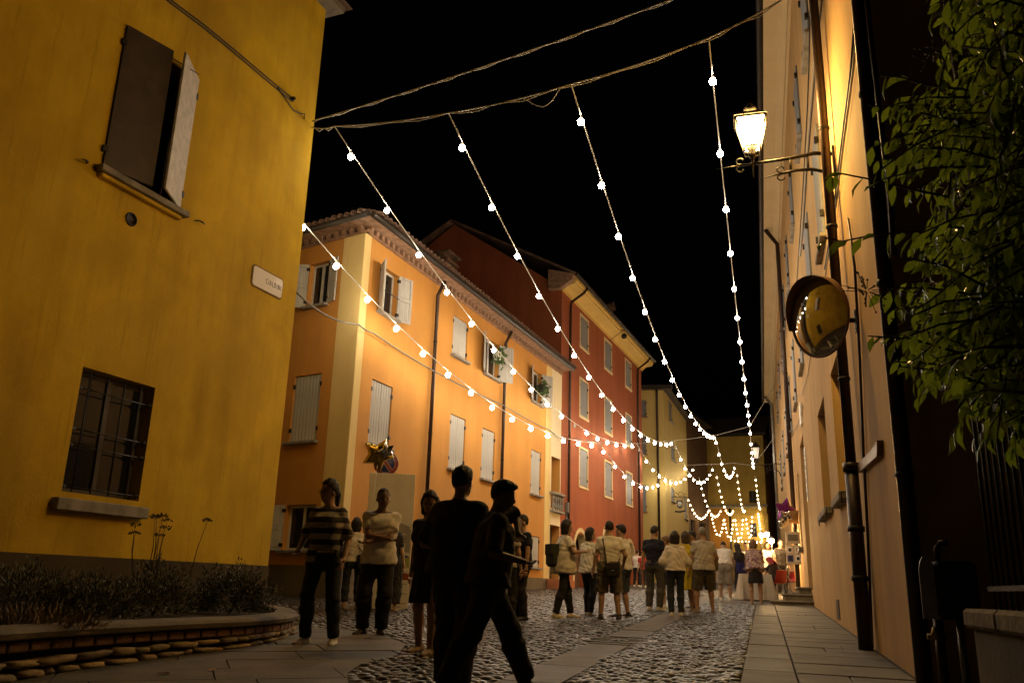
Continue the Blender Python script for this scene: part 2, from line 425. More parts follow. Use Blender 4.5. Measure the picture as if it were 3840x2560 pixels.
# nothing under the buildings
keep &= ((np.stack([X, Y, 0 * X], 1) - OB.p) @ OB.n > 0.02) | ((np.stack([X, Y, 0 * X], 1) - OL.p) @ OL.n > 0.02)
keep &= ((np.stack([X, Y, 0 * X], 1) - LB.p) @ LB.n > 0.02) | ((np.stack([X, Y, 0 * X], 1) - LB.p) @ LB.d > 0.02)
cs, X, Y, pxs, pys = cs[keep], X[keep], Y[keep], pxs[keep], pys[keep]
n_ = len(cs); P_ = cs[:, 2]
rx = P_ * RNG.uniform(.60, .90, n_); ry = P_ * RNG.uniform(.42, .56, n_); rz = P_ * RNG.uniform(.26, .42, n_)
yaw = math.atan2(-RW.d[0], RW.d[1]) + RNG.normal(0, .24, n_); zt = RNG.normal(0.009, .004, n_)
tilt = RNG.normal(0, .10, n_)
def stone_verts(i):
    d = dom * np.array([rx[i], ry[i], rz[i]]) * (1 + RNG.normal(0, .028, dom.shape)); d[:, 2] += tilt[i] * d[:, 1]
    c_, s_ = math.cos(yaw[i]), math.sin(yaw[i])
    return np.c_[d[:, 0] * c_ - d[:, 1] * s_, d[:, 0] * s_ + d[:, 1] * c_, d[:, 2]]
size = np.where((pxs > 1300) & (pxs < 2780) & (pys < 2575), 1.0 / (np.hypot(X, Y)), 0)
big = np.argsort(-size)[:290]; bigset = np.zeros(n_, bool); bigset[big] = True
street = empty('cobbled_street', (0, 0, 0)); tag(street, kind='structure')
variants = []
for v in range(14):
    i = big[v * 7]; sv = stone_verts(i); sv = sv @ np.array([[math.cos(yaw[i]), -math.sin(yaw[i]), 0], [math.sin(yaw[i]), math.cos(yaw[i]), 0], [0, 0, 1]])
    variants.append(np_mesh('cobble', sv, dq, dt, m_cob))
for j, i in enumerate(big):
    o = link('cobble', variants[j % 14], street, (float(X[i]), float(Y[i]), float(gz(X[i], Y[i]) + zt[i] - .002))); o.rotation_euler = (0, 0, float(yaw[i])); s_ = random.uniform(.92, 1.08); o.scale = (s_, s_, s_)
rest = np.where(~bigset)[0]; nd = len(dom)
D = dom[None] * np.stack([rx[rest], ry[rest], rz[rest]], 1)[:, None, :] * (1 + RNG.normal(0, .028, (len(rest), nd, 3)))
D[:, :, 2] += tilt[rest][:, None] * D[:, :, 1]
c_, s_ = np.cos(yaw[rest])[:, None], np.sin(yaw[rest])[:, None]
V = np.stack([D[:, :, 0] * c_ - D[:, :, 1] * s_ + X[rest][:, None], D[:, :, 0] * s_ + D[:, :, 1] * c_ + Y[rest][:, None], D[:, :, 2] + (SLOPE * (Y[rest] - 8) + zt[rest] - .002)[:, None]], 2).reshape(-1, 3)
off = (np.arange(len(rest)) * nd)[:, None, None]
me = np_mesh('cobble_field', V, (np.array(dq)[None] + off).reshape(-1, 4), (np.array(dt)[None] + off).reshape(-1, 3), m_cobfar)
tag(link('cobble_field', me, street), kind='stuff')
mb = MB(); mb.quad(tuple(st(-11.6, 4.0, .019)), tuple(st(LK - .004, 4.0, .019)), tuple(st(LK - .004, 34.2, .019)), tuple(st(-11.6, 34.2, .019)))
mb.build('joint_sand', mat('joint_grit', (.042, .035, .027), .92, var=.45, vs=14, bump=.7, bs=60), street)
# far part of the street, too far away to tell the stones apart
mb = MB(); mb.quad(tuple(st(-30, 34, .012)), tuple(st(LK - .02, 34, .012)), tuple(st(LK - .02, 150, .012)), tuple(st(-30, 150, .012)))
mb.build('far_cobbles', m_asph, street)
# --- cast iron manhole cover
mh = empty('manhole_cover', MAN + np.array([0, 0, .016]), 0.4, 'round cast iron manhole cover set in the stone strip', 'manhole cover')
m_cast = mat('cast_iron', (0.10, 0.098, 0.095), 0.4, 0.7, var=0.3, vs=12, bump=0.2)
MB().lathe([(.47, -.03), (.47, .014), (.42, .016), (.415, .006), (.0, .006)], n=36).build('cover', m_cast, mh)
MB().lathe([(.40, .006), (.395, .018), (.36, .018), (.355, .006)], n=36).build('rim', m_cast, mh)
mb = MB()
for k in range(12):
    a = k * math.pi / 6; mb.tube([(.12 * math.cos(a), .12 * math.sin(a), .01), (.34 * math.cos(a), .34 * math.sin(a), .01)], .014, 6)
mb.lathe([(.11, .006), (.105, .018), (.06, .018), (.05, .006)], n=24); mb.build('tread_pattern', m_cast, mh)
# ================================================================== BUILDINGS
def wall_mesh(s, u0, u1, z0, z1, ops, depth=0.22, o=0.0, mb=None):
    """front plane with real openings and their reveals; ops = (ua, ub, za, zb[, depth])"""
    mb = mb or MB(s)
    us = sorted({u0, u1, *[v for p in ops for v in p[:2]]}); zs = sorted({z0, z1, *[v for p in ops for v in p[2:4]]})
    def Q(a, b, c, d): mb.quad(*[(p[0], p[1] * s, p[2]) for p in ((a, b, c, d) if s < 0 else (d, c, b, a))])
    for i in range(len(us) - 1):
        for j in range(len(zs) - 1):
            uc, zc = (us[i] + us[i + 1]) / 2, (zs[j] + zs[j + 1]) / 2
            if any(p[0] < uc < p[1] and p[2] < zc < p[3] for p in ops): continue
            Q((us[i], o, zs[j]), (us[i + 1], o, zs[j]), (us[i + 1], o, zs[j + 1]), (us[i], o, zs[j + 1]))
    for p in ops:
        a, b, c, d = p[:4]; D = o - (p[4] if len(p) > 4 else depth)
        Q((a, o, c), (a, o, d), (a, D, d), (a, D, c)); Q((b, o, c), (b, D, c), (b, D, d), (b, o, d))
        Q((a, o, d), (b, o, d), (b, D, d), (a, D, d)); Q((a, o, c), (a, D, c), (b, D, c), (b, o, c))
    return mb
def shell(mb, u0, u1, o0, o1, z0, z1, front=False):
    """remaining sides of a building block (o0 behind, o1 front plane)"""
    s = mb.s
    P = lambda u, o, z: (u, o * s, z)
    mb.quad(P(u0, o0, z0), P(u0, o0, z1), P(u1, o0, z1), P(u1, o0, z0)); mb.quad(P(u0, o0, z0), P(u0, o1, z0), P(u0, o1, z1), P(u0, o0, z1)); mb.quad(P(u1, o0, z0), P(u1, o0, z1), P(u1, o1, z1), P(u1, o1, z0))
    return mb
def rect(fac, *pts):
    q = [fac.px(*p) for p in pts]; us = [a for a, _ in q]; zs = [b for _, b in q]
    return min(us), max(us), min(zs), max(zs)
def win4(fac, tl, tr, bl, br):
    a, b, c, d = (fac.px(*p) for p in (tl, tr, bl, br))
    ua, ub = (a[0] + c[0]) / 2, (b[0] + d[0]) / 2
    return (min(ua, ub), max(ua, ub), (c[1] + d[1]) / 2, (a[1] + b[1]) / 2)
def sill(root, s, u0, u1, z, m, out=0.13, h=0.07, ext=0.08, inn=0.05, name='window_sill'):
    return MB(s).bbox(u0 - ext, u1 + ext, -inn, out, z - h, z, 0.012).build(name, m, root)
def planks(root, s, u0, u1, z0, z1, m, o=-0.03, n=4, gap=0.007, arch=False):
    """pair of closed plank shutters"""
    um = (u0 + u1) / 2
    for (a, b) in ((u0 + .012, um - .005), (um + .005, u1 - .012)):
        sh = MB(s).box(a, b, o - .045, o - .028, z0 + .01, z1 - .01).build('shutter', m, root)
        wd = (b - a) / n; me = MB(s).bbox(-wd / 2 + gap / 2, wd / 2 - gap / 2, o - .028, o, z0 + .012, z1 - .012, .006).mesh('plank', m)
        for k in range(n):
            p = link('plank', me, sh, (a + wd * (k + .5), 0, random.uniform(-.004, .004)))
    for zz in (z0 + .18 * (z1 - z0), z1 - .16 * (z1 - z0)):
        for uu in (u0 - .03, u1 - .03): MB(s).box(uu, uu + .06, o - .02, o + .035, zz - .05, zz + .05).build('hinge', MT['iron'], root)
def leaf(root, s, u, z0, z1, w_, side, ang, m, o=0.01, panels=2):
    """one shutter leaf hung at u; side = +1 hinge on the low-u jamb, -1 on the high-u jamb; ang = opening angle"""
    e = MB(1)
    fr = .07; t_ = .035
    e.box(0, fr, -t_ / 2, t_ / 2, z0, z1).box(w_ - fr, w_, -t_ / 2, t_ / 2, z0, z1)
    zs = [z0 + (z1 - z0) * k / panels for k in range(panels + 1)]
    for k in range(panels + 1):
        c = zs[k]; e.box(fr, w_ - fr, -t_ / 2 + .001, t_ / 2 - .001, max(z0, c - .05), min(z1, c + .05))
    o_ = e.build('shutter', m, root)
    for k in range(panels):
        MB(1).bbox(fr + .004, w_ - fr - .004, -t_ / 2 + .008, t_ / 2 - .008, zs[k] + .054, zs[k + 1] - .054, .02).build('panel', m, o_)
    for k in (0.12, 0.88): MB(1).box(-.03, .05, -.028, .028, z0 + (z1 - z0) * k - .04, z0 + (z1 - z0) * k + .04).build('hinge', MT['iron'], o_)
    o_.location = (u, o * s, 0)
    # closed leaf points along +side*u; opening swings it outwards (towards s*y)
    o_.rotation_euler = (0, 0, (ang * s if side > 0 else math.pi - ang * s))
    return o_
def casement(root, s, u0, u1, z0, z1, m=None, o=-0.14, glass=None, open_=False):
    m = m or MT['woodw']; f_ = .055
    fr = MB(s).box(u0, u0 + f_, o - .04, o, z0, z1).box(u1 - f_, u1, o - .04, o, z0, z1).box(u0 + f_, u1 - f_, o - .04, o, z1 - f_, z1).box(u0 + f_, u1 - f_, o - .04, o, z0, z0 + f_).box((u0 + u1) / 2 - .035, (u0 + u1) / 2 + .035, o - .038, o + .008, z0 + f_, z1 - f_).build('window_frame', m, root)
    for (a, b) in ((u0 + f_, (u0 + u1) / 2 - .035), ((u0 + u1) / 2 + .035, u1 - f_)):
        MB(s).box(a, b, o - .03, o - .024, z0 + f_, z1 - f_).build('pane', glass or MT['glass'], fr)
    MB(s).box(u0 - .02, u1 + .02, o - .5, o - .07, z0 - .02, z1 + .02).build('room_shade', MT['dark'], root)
    return fr
def pipe(root, s, pts, r, m, name='downpipe', n=10, clips=(), o=.09):
    P = [(u, oo * s, z) for u, oo, z in pts]; p = MB().tube(P, r, n).build(name, m, root)
    for z in clips:
        q = [c for c in pts if True]
        uu, oo = pts[-1][0], pts[-1][1]
        MB().tube([(uu, oo * s, z - .02), (uu, oo * s, z + .02)], r * 1.18, n).build('pipe_clip', MT['iron'], p)
    return p

# ------------------------------------------------------------------ ochre building, left
m_ochre = plaster('ochre_limewash', (0.66, 0.435, 0.016), (0.34, 0.205, 0.008), 0.8, 0.4, 0.5, 0.4)
m_ochre_pl = plaster('ochre_plinth', (0.075, 0.058, 0.032), (0.04, 0.03, 0.018), 0.5, 0.3, 0.8)
s = LB.out
A = LB.root('ochre_building'); tag(A, 'tall ochre yellow house with a barred window and a stone planter at its foot', 'building')
zp = 0.5 * (LB.px(0, 2064)[1] + LB.px(996, 2122)[1]); ZT = LB.px(1204, 20)[1]
w1 = win4(LB, (306, 1372), (574, 1450), (233, 1865), (525, 1904))
hl_b, hl_t = LB.px(378, 623), LB.px(474, 108); hr_b, hr_t = LB.px(672, 783), LB.px(737, 300)
w2 = ((hl_b[0] + hl_t[0]) / 2 + .0, (hr_b[0] + hr_t[0]) / 2, LB.px(402, 640)[1], 0.5 * (hl_t[1] + hr_t[1]))
ve = LB.px(491, 823)
mb = wall_mesh(s, -16, 0, zp, ZT, [w1, w2], 0.24); shell(mb, -16, 0, -9, 0, -.6, ZT); mb.build('wall', m_ochre, A)
mb = MB(s); mb.box(-16, .012, -.05, .014, -.6, zp).build('plinth', m_ochre_pl, A)
MB(s).box(-16.4, .22, -9.4, .32, ZT, ZT + .14).build('eaves', mat('eaves_soffit', (0.16, 0.14, 0.11), .85, var=.25), A)
mb = MB(s); P = lambda u, o, z: (u, o * s, z)
mb.quad(P(-16.6, .45, ZT + .15), P(.34, .45, ZT + .15), P(-3, -4.4, ZT + 2.4), P(-13, -4.4, ZT + 2.4)); mb.quad(P(.34, .45, ZT + .15), P(.34, -9.6, ZT + .15), P(-3, -4.4, ZT + 2.4), P(-3, -4.4, ZT + 2.4)); mb.quad(P(-16.6, -9.6, ZT + .15), P(-13, -4.4, ZT + 2.4), P(-3, -4.4, ZT + 2.4), P(.34, -9.6, ZT + .15)); mb.build('roof', MT['tile'], A)
# barred lower window
casement(A, s, w1[0] + .02, w1[1] - .02, w1[2] + .1, w1[3] - .02, MT['woodd'], -.19)
MB(s).box(w1[0], w1[1], -.24, -.0, w1[2] - .02, w1[2] + .09).build('window_ledge', m_ochre, A)
bars = []
n_v = 4
for k in range(n_v):
    u = w1[0] + (w1[1] - w1[0]) * (k + .62) / (n_v + .35)
    MB().tube([P(u, -.045, w1[2] + .1), P(u, -.045, w1[3] - .03)], .0125, 7).build('grille_bar', MT['iron'], A)
for fz in (.09, .40, .525, .84):
    z = w1[2] + (w1[3] - w1[2]) * fz
    b_ = MB().tube([P(w1[0] + .01, -.045, z), P(w1[1] - .01, -.045, z)], .010, 7).build('grille_bar', MT['iron'], A)
    for uu, sg in ((w1[1], -1), (w1[0], 1)): MB().lathe([(.0, .0), (.035, .004), (.04, .03), (.025, .06), (.012, .09)], P(uu, -.045, z), (sg, 0, 0), 10).build('grille_anchor', MT['iron'], A)
q0, q1 = LB.px(206, 1866, .14), LB.px(566, 1911, .14)
MB(s).bbox(w1[0] - .14, w1[1] + .1, -.02, .14, w1[2] - .16, w1[2], .012).build('window_sill', MT['stone'], A)
# upper window with both dark shutters ajar
casement(A, s, w2[0] + .02, w2[1] - .02, w2[2] + .02, w2[3] - .02, MT['woodd'], -.18)
MB(s).bbox(w2[0] - .1, w2[1] + .12, -.02, .15, w2[2] - .1, w2[2], .012).build('window_sill', MT['stone'], A)
MB(s).bbox(w2[0] - .04, w2[1] + .02, -.02, .09, w2[2] - .17, w2[2] - .104, .012).build('sill_moulding', m_ochre, A)
wl = (w2[1] - w2[0]) / 2
m_shd = mat('brown_shutter', (0.055, 0.042, 0.035), .55, var=.25, vs=3); m_shl = mat('lit_shutter_face', (0.42, 0.39, 0.36), .6, var=.2, vs=6, bump=.15)  # second, pale material paints in the light falling on the right leaf
def plain_leaf(u, side, ang, mm, w_):
    o_ = MB(1).bbox(0, w_, -.02, .02, w2[2] + .015, w2[3] + .03, .006).build('shutter', mm, A)
    for k in (.1, .86): MB(1).box(-.045, .03, -.03, .03, w2[2] + (w2[3] - w2[2]) * k, w2[2] + (w2[3] - w2[2]) * k + .1).build('hinge', MT['iron'], o_)
    o_.location = (u, .02 * s, 0); o_.rotation_euler = (0, 0, (ang * s if side > 0 else math.pi - ang * s)); return o_
plain_leaf(w2[0], 1, math.radians(14), m_shd, wl * 1.02)
plain_leaf(w2[1], -1, math.radians(27), m_shl, wl * 1.02)
b_ = LB.px(660, 250); MB().tube([P(w2[0] + wl * .9, .2, w2[3] - .1), P(w2[1] - wl * .35, .3, w2[3] - .1)], .008, 6).build('stay_bar', MT['iron'], A)
for (x, y, d_) in ((318, 610, -1), (735, 829, 1)):
    u, z = LB.px(x, y); MB().tube([P(u - .02 * d_, 0, z), P(u, .07, z), P(u + .06 * d_, .09, z - .01), P(u + .13 * d_, .08, z - .02)], [.012, .012, .016, .007], 7).build('shutter_dog', MT['iron'], A)
MB().lathe([(.0, .004), (.085, .004), (.085, .02), (.105, .02), (.11, .0)], P(ve[0], 0, ve[1]), (0, s, 0), 24).build('vent_grille', MT['iron'], A)
# cables pinned to the wall
for dy in (0, 12):
    cpts = [LB.px(x, y + dy) for x, y in ((560, -60), (632, 0), (760, 95), (873, 188), (1000, 295), (1060, 345), (1094, 371))]
    MB().tube([P(u, .03, z) for u, z in cpts], .013, 6).build('wall_cable', MT['cable'], A)
cpts = [LB.px(x, y) for x, y in ((1035, 330), (1075, 385), (1095, 415), (1120, 428), (1137, 428), (1135, 448))]
MB().tube([P(u, .035, z) for u, z in cpts], .012, 6).build('wall_cable', MT['cable'], A)
u, z = LB.px(1092, 372); MB().lathe([(.05, 0), (.05, .02), (.03, .05), (.045, .07), (.02, .1)], P(u, 0, z), (0, s, 0), 12).build('cable_insulator', MT['iron'], A)
# street name plate
u0, u1, z0, z1 = win4(LB, (951, 997), (1057, 1049), (940, 1066), (1053, 1119))
G = LB.root('street_sign', (u0 + u1) / 2, .0, z0); tag(G, 'small white enamel street name plate on the corner of the ochre house', 'street sign')
W_, H_ = u1 - u0, z1 - z0
m_enam = mat('white_enamel', (0.78, 0.74, 0.70), .12, coat=.6, bump=.35, bs=5)
def rrect(w_, h_, r, n=5):
    pts = []
    for cx_, cz_, a0 in ((w_ / 2 - r, h_ - r, 0), (-w_ / 2 + r, h_ - r, 90), (-w_ / 2 + r, r, 180), (w_ / 2 - r, r, 270)):
        for k in range(n + 1): a = math.radians(a0 + 90 * k / n); pts.append((cx_ + r * math.cos(a), cz_ + r * math.sin(a)))
    return pts
MB().prism(rrect(W_, H_, .06), .006, .022, lambda x, y, z: (x, z * s, y)).build('plate', m_enam, G)
MB().prism(rrect(W_ + .07, H_ + .07, .09), 0, .005, lambda x, y, z: (x, z * s, y - .035)).build('backing', mat('sign_stain', (0.2, .12, .02), .9), G)
def text_mesh(body, size, mat_, parent, M_, name='lettering', sx=1.0):
    c = bpy.data.curves.new(name, 'FONT'); c.body = body; c.size = size; c.align_x = 'CENTER'; c.align_y = 'CENTER'; c.extrude = .0015
    o = bpy.data.objects.new(name, c); COL.objects.link(o); dg = bpy.context.evaluated_depsgraph_get(); me = bpy.data.meshes.new_from_object(o.evaluated_get(dg)); bpy.data.objects.remove(o); bpy.data.curves.remove(c)
    for v in me.vertices: v.co.x *= sx
    me.materials.clear(); me.materials.append(mat_); k = link(name, me, parent); k.matrix_local = M_; return k
m_ink = mat('black_lettering', (0.02, .02, .02), .4)
def facing(fac, u, o, z):    # text lying in the facade plane, read from the street
    q = Vector((u, o * fac.out, z))
    X_ = Vector((1, 0, 0)) if fac.out < 0 else Vector((-1, 0, 0)); Z_ = Vector((0, fac.out, 0)); Y_ = Vector((0, 0, 1))
    return Matrix(((X_.x, Y_.x, Z_.x, q.x), (X_.y, Y_.y, Z_.y, q.y), (X_.z, Y_.z, Z_.z, q.z), (0, 0, 0, 1)))
tx = text_mesh('C I A L D I N I', H_ * .40, m_ink, G, facing(LB, W_ * .19, .024, H_ * .50)); xs_ = [v.co.x for v in tx.data.vertices]
for v in tx.data.vertices: v.co.x *= W_ * .52 / (max(xs_) - min(xs_))

# ------------------------------------------------------------------ orange corner house
m_or = plaster('orange_plaster', (0.58, 0.28, 0.062), (0.44, 0.195, 0.04), 0.6, 0.3, 0.4, 0.2)
m_cream = plaster('cream_band', (0.72, 0.55, 0.24), (0.6, 0.45, 0.18), 0.4, 0.25, 0.6, 0.25)
m_pale = plaster('pale_cream_plaster', (0.75, 0.66, 0.45), (0.62, 0.53, 0.34), 0.4, 0.3, 0.5, 0.2)
m_plg = plaster('grey_plinth', (0.16, 0.13, 0.09), (0.1, .08, .055), 0.5, 0.3, 0.8, 0.4)
s = OB.out; P = lambda u, o, z: (u, o * s, z)
UE = OB.px(2106, 1404)[0]; ZE = 0.5 * (OB.px(1393, 895)[1] + OB.px(2106, 1404)[1])
B = OB.root('orange_house'); tag(B, 'orange corner house with grey shutters and pale yellow corner bands', 'building')
top1 = win4(OB, (1430, 988), (1493, 1033), (1420, 1160), (1487, 1199))
top2 = win4(OB, (1699, 1178), (1754, 1206), (1697, 1337), (1750, 1361))
top3 = win4(OB, (1821, 1268), (1872, 1292), (1816, 1397), (1868, 1422))
top4 = win4(OB, (1997, 1384), (2031, 1404), (1993, 1502), (2029, 1523))
zt0 = np.mean([top1[2], top2[2], top3[2], top4[2]]); zt1 = np.mean([top1[3], top2[3], top3[3], top4[3]])
tops = [(a[0], a[1], zt0, zt1) for a in (top1, top2, top3, top4)]
m1 = win4(OB, (1395, 1420), (1470, 1454), (1380, 1668), (1460, 1690)); m2 = win4(OB, (1689, 1550), (1744.5, 1571.5), (1682, 1760), (1740.5, 1771)); m3 = win4(OB, (1808, 1602), (1854.7, 1620.4), (1803.6, 1793), (1852, 1804)); m4 = win4(OB, (1992, 1680), (2026.5, 1696), (1989.5, 1848), (2027, 1856))
zm0, zm1 = np.mean([m[2] for m in (m2, m3, m4)]), np.mean([m[3] for m in (m1, m2, m3, m4)])
mids = [(m[0], m[1], zm0, zm1) for m in (m1, m2, m3, m4)]
b4 = win4(OB, (1988, 2009), (2022.7, 2010), (1982.5, 2127), (2020, 2125)); bots = [(b4[0], b4[1], b4[2], b4[3]), (m2[0], m2[1], b4[2], b4[3]), (m3[0], m3[1], b4[2], b4[3])]
c0, c1 = OB.px(2062, 1800)[0], OB.px(2103, 1800)[0]; cb = OB.px(2046, 1600)[0]
bal = (c0 + .1, c1 - .12, OB.px(2075, 1905)[1] + .0, OB.px(2075, 1712)[1]); dor = (c0 + .05, c1 - .1, -.2, OB.px(2075, 1968)[1])
zpl = OB.px(2030, 2166)[1]
mb = wall_mesh(s, 0, UE, -.3, ZE, [(*a[:4], .2) for a in tops + mids + bots] + [(*bal, .5), (*dor, .35)]); PP = lambda u, o, z: (u, o * s, z); mb.quad(PP(UE, -9, -.3), PP(UE, -9, ZE), PP(UE, 0, ZE), PP(UE, 0, -.3)); mb.quad(PP(2.2, -9, -.3), PP(2.2, -9, ZE), PP(UE, -9, ZE), PP(UE, -9, -.3)); mb.build('wall', m_or, B)
ubc = OB.px(1393, 895)[0]
MB(s).box(-.004, ubc, -.02, .012, zpl, ZE - .002).build('corner_band', m_cream, B)
MB(s).box(cb, c0, -.02, .014, zpl, ZE - .002).build('corner_band', m_cream, B)
mb = wall_mesh(s, c0, UE, zpl - .2, ZE - .003, [(*bal, .05), (*dor[:2], zpl - .21, dor[3], .05)], o=.016); mb.build('cream_bay', m_pale, B)
MB(s).box(-.006, c0 - .02, -.05, .022, -.3, zpl).build('plinth', m_plg, B)
# left face of the same house
s2 = OL.out; P2 = lambda u, o, z: (u, o * s2, z)
E2 = bpy.data.objects.new('side_front', None); 
bpy.data.objects.remove(E2)
OLr = Matrix(((OL.d[0], -OL.d[1], 0, OL.p[0]), (OL.d[1], OL.d[0], 0, OL.p[1]), (0, 0, 1, 0), (0, 0, 0, 1)))
OBr = Matrix(((OB.d[0], -OB.d[1], 0, OB.p[0]), (OB.d[1], OB.d[0], 0, OB.p[1]), (0, 0, 1, 0), (0, 0, 0, 1)))
class SideRoot:   # objects built in the side front's coordinates, still children of the house
    pass
_before = set(bpy.data.objects)
lt = win4(OL, (1162, 992), (1236, 976), (1150, 1150), (1226, 1140)); lm = win4(OL, (1104, 1412), (1203, 1398), (1085, 1660), (1188, 1650)); ll = win4(OL, (1068, 1893), (1180, 1890), (1060, 2062), (1180, 2062))
L0 = -9.0
OLU = 9.0
mb = wall_mesh(s2, 0, OLU, -.3, ZE, [(*lt, .2), (*lm, .2), (*ll, .2)]); mb.build('wall', m_or, None)
ubl = OL.px(1295, 874)[0]
MB(s2).box(-.008, ubl, -.02, .012, zpl, ZE - .002).build('corner_band', m_cream, None)
MB(s2).box(-.01, OLU, -.05, .022, -.3, zpl).build('plinth', m_plg, None)
casement(None, s2, *lt); casement(None, s2, *ll)
sill(None, s2, lt[0], lt[1], lt[2], MT['stone']); sill(None, s2, lm[0], lm[1], lm[2], MT['stone']); sill(None, s2, ll[0], ll[1], ll[2], MT['stone'])
planks(None, s2, *lm, MT['wood'])
wl_ = (lt[1] - lt[0]) / 2 + .02
leaf(None, s2, lt[0] - .02, lt[2], lt[3], wl_, 1, math.radians(165), MT['wood']); leaf(None, s2, lt[1] + .02, lt[2], lt[3], wl_, -1, math.radians(150), MT['wood'])
leaf(None, s2, ll[1] + .02, ll[2], ll[3], (ll[1] - ll[0]) / 2, -1, math.radians(160), MT['wood'])
nd_ = int(OLU / .26)
mdb = MB(s2).bbox(-.06, .06, -.02, .13, -.075, .075, .008).mesh('brick', MT['brick'])
for k in range(nd_): link('brick', mdb, None, (.1 + k * .26, 0, ZE + .09))
MB(s2).box(-.16, OLU, -.05, .1, ZE, ZE + .02).box(-.16, OLU, -.05, .16, ZE + .165, ZE + .24).build('brick_course', MT['brick'], None)
new = [o for o in bpy.data.objects if o not in _before and o.parent is None]
for o in new:
    o.parent = B; o.matrix_parent_inverse = Matrix(); o.matrix_local = OBr.inverted() @ OLr @ o.matrix_basis.copy()
# street front details
for w_ in (tops[0], tops[2], tops[3]):
    casement(B, s, *w_); sill(B, s, w_[0], w_[1], w_[2], MT['stone'])
for w_ in (tops[1], *mids, *bots): planks(B, s, *w_, MT['wood']); sill(B, s, w_[0], w_[1], w_[2], MT['stone'])
lw_ = (tops[0][1] - tops[0][0]) / 2 + .02
leaf(B, s, tops[0][0], zt0, zt1, lw_, 1, math.radians(137), MT['wood']); leaf(B, s, tops[0][1], zt0, zt1, lw_, -1, math.radians(158), MT['wood'])
for w_ in tops[2:]:
    lw_ = (w_[1] - w_[0]) / 2 + .04; leaf(B, s, w_[0], zt0, zt1, lw_, 1, math.radians(158), MT['wood']); leaf(B, s, w_[1], zt0, zt1, lw_, -1, math.radians(152), MT['wood'])
MB().tube([P(tops[0][0], .06, zt0 + .55), P(tops[0][1], .06, zt0 + .55)], .012, 6).build('window_rail', MT['iron'], B)
mdb = MB(s).bbox(-.06, .06, -.02, .13, -.075, .075, .008).mesh('brick', MT['brick'])
for k in range(int(UE / .26)): link('brick', mdb, B, (.1 + k * .26, 0, ZE + .09))
MB(s).box(-.02, UE, -.05, .1, ZE, ZE + .02).box(-.02, UE, -.05, .16, ZE + .165, ZE + .24).build('brick_course', MT['brick'], B)
# roof: hipped, with tiles at the eaves and a gutter
RO = .42
def obl(p): q = OBr.inverted() @ Vector(p); return q
pa = obl(OL.pt(0, 0, 0)); n1 = Vector((0, s, 0)); n2 = (OBr.inverted().to_3x3() @ Vector(OL.n)); d2 = (OBr.inverted().to_3x3() @ Vector(OL.d))
# corner of the overhanging eaves
kk = RO / (1 + n1.dot(n2)); cor = (n1 + n2) * kk
ZR = ZE + .26
e0 = Vector((cor.x, cor.y, ZR)); e1 = Vector((UE - .02, RO * s, ZR)); e2 = e0 + d2 * (OLU + .4); 
rid0 = Vector((4.5, -4.6 * s, ZR + 1.5)); rid1 = Vector((UE - .02, -4.6 * s, ZR + 1.5))
mb = MB(); mb.quad(e0, e1, rid1, rid0); e3 = Vector((e2.x + 1, e2.y, ZR)); mb.poly([e0, rid0, e2]); mb.poly([e2, rid0, rid1, Vector((UE - .02, -9.4 * s, ZR))]); mb.build('roof', MT['tile'], B)
mb = MB(); th = .1
def fascia(a, b): mb.quad(a, b, b - Vector((0, 0, th)), a - Vector((0, 0, th)))
fascia(e0, e1); fascia(e2, e0)
lo = Vector((0, 0, th)); mb.poly([e0 - lo, e1 - lo, Vector((UE - .02, -.05 * s, ZR - th)), Vector((0, -.05 * s, ZR - th)), e2 - cor - lo, e2 - lo]); mb.build('eaves', MT['brick'], B)
mt = MB(); 
for i, rr in enumerate((.085, .07)):
    base = len(mt.v)
    for j in range(2):
        for k in range(7): a = math.pi * k / 6; mt.v.append((rr * math.cos(a), -.24 + .5 * j * 1.0, rr * math.sin(a)))
    for k in range(6): mt.f.append((base + k, base + k + 1, base + 7 + k + 1, base + 7 + k))
for k in range(6): mt.f.append((7 + k, 7 + k + 1, 21 + k + 1, 21 + k))
mtm = mt.mesh('roof_tile', MT['tile'])
def tiles(a, b, outn):
    dv = (b - a); L = dv.length; dv.normalize(); n_t = int(L / .21); rz_ = math.atan2(outn.y, outn.x) - math.pi / 2
    for k in range(n_t):
        q = a + dv * (.1 + k * .21) + Vector((0, 0, .01 + random.uniform(-.01, .012))); o = link('roof_tile', mtm, B, q); o.rotation_euler = (-.3, random.uniform(-.04, .04), rz_ + random.uniform(-.05, .05))
tiles(e0, e1, n1); tiles(e0, e2, n2)
gt = MB().tube([e0 + n1 * .07 - Vector((0, 0, .06)), e1 + n1 * .07 - Vector((0, 0, .06))], .075, 8).build('gutter', MT['gutter'], B)
MB().tube([e0 + n2 * .07 - Vector((0, 0, .06)), e2 + n2 * .07 - Vector((0, 0, .06))], .075, 8).build('gutter', MT['gutter'], B)
for (xt, yt, xb, yb) in ((1642, 1090, 1608, 2050), (1896, 1255, 1884, 2080)):
    u_ = 0.5 * (OB.px(xt, yt, .1)[0] + OB.px(xb, yb - 300, .1)[0]); pipe(B, s, [(u_, .3, ZE + .05), (u_, .1, ZE - .35), (u_, .1, .2)], .052, MT['pipe'], clips=(2.0, 4.5, 7.0))
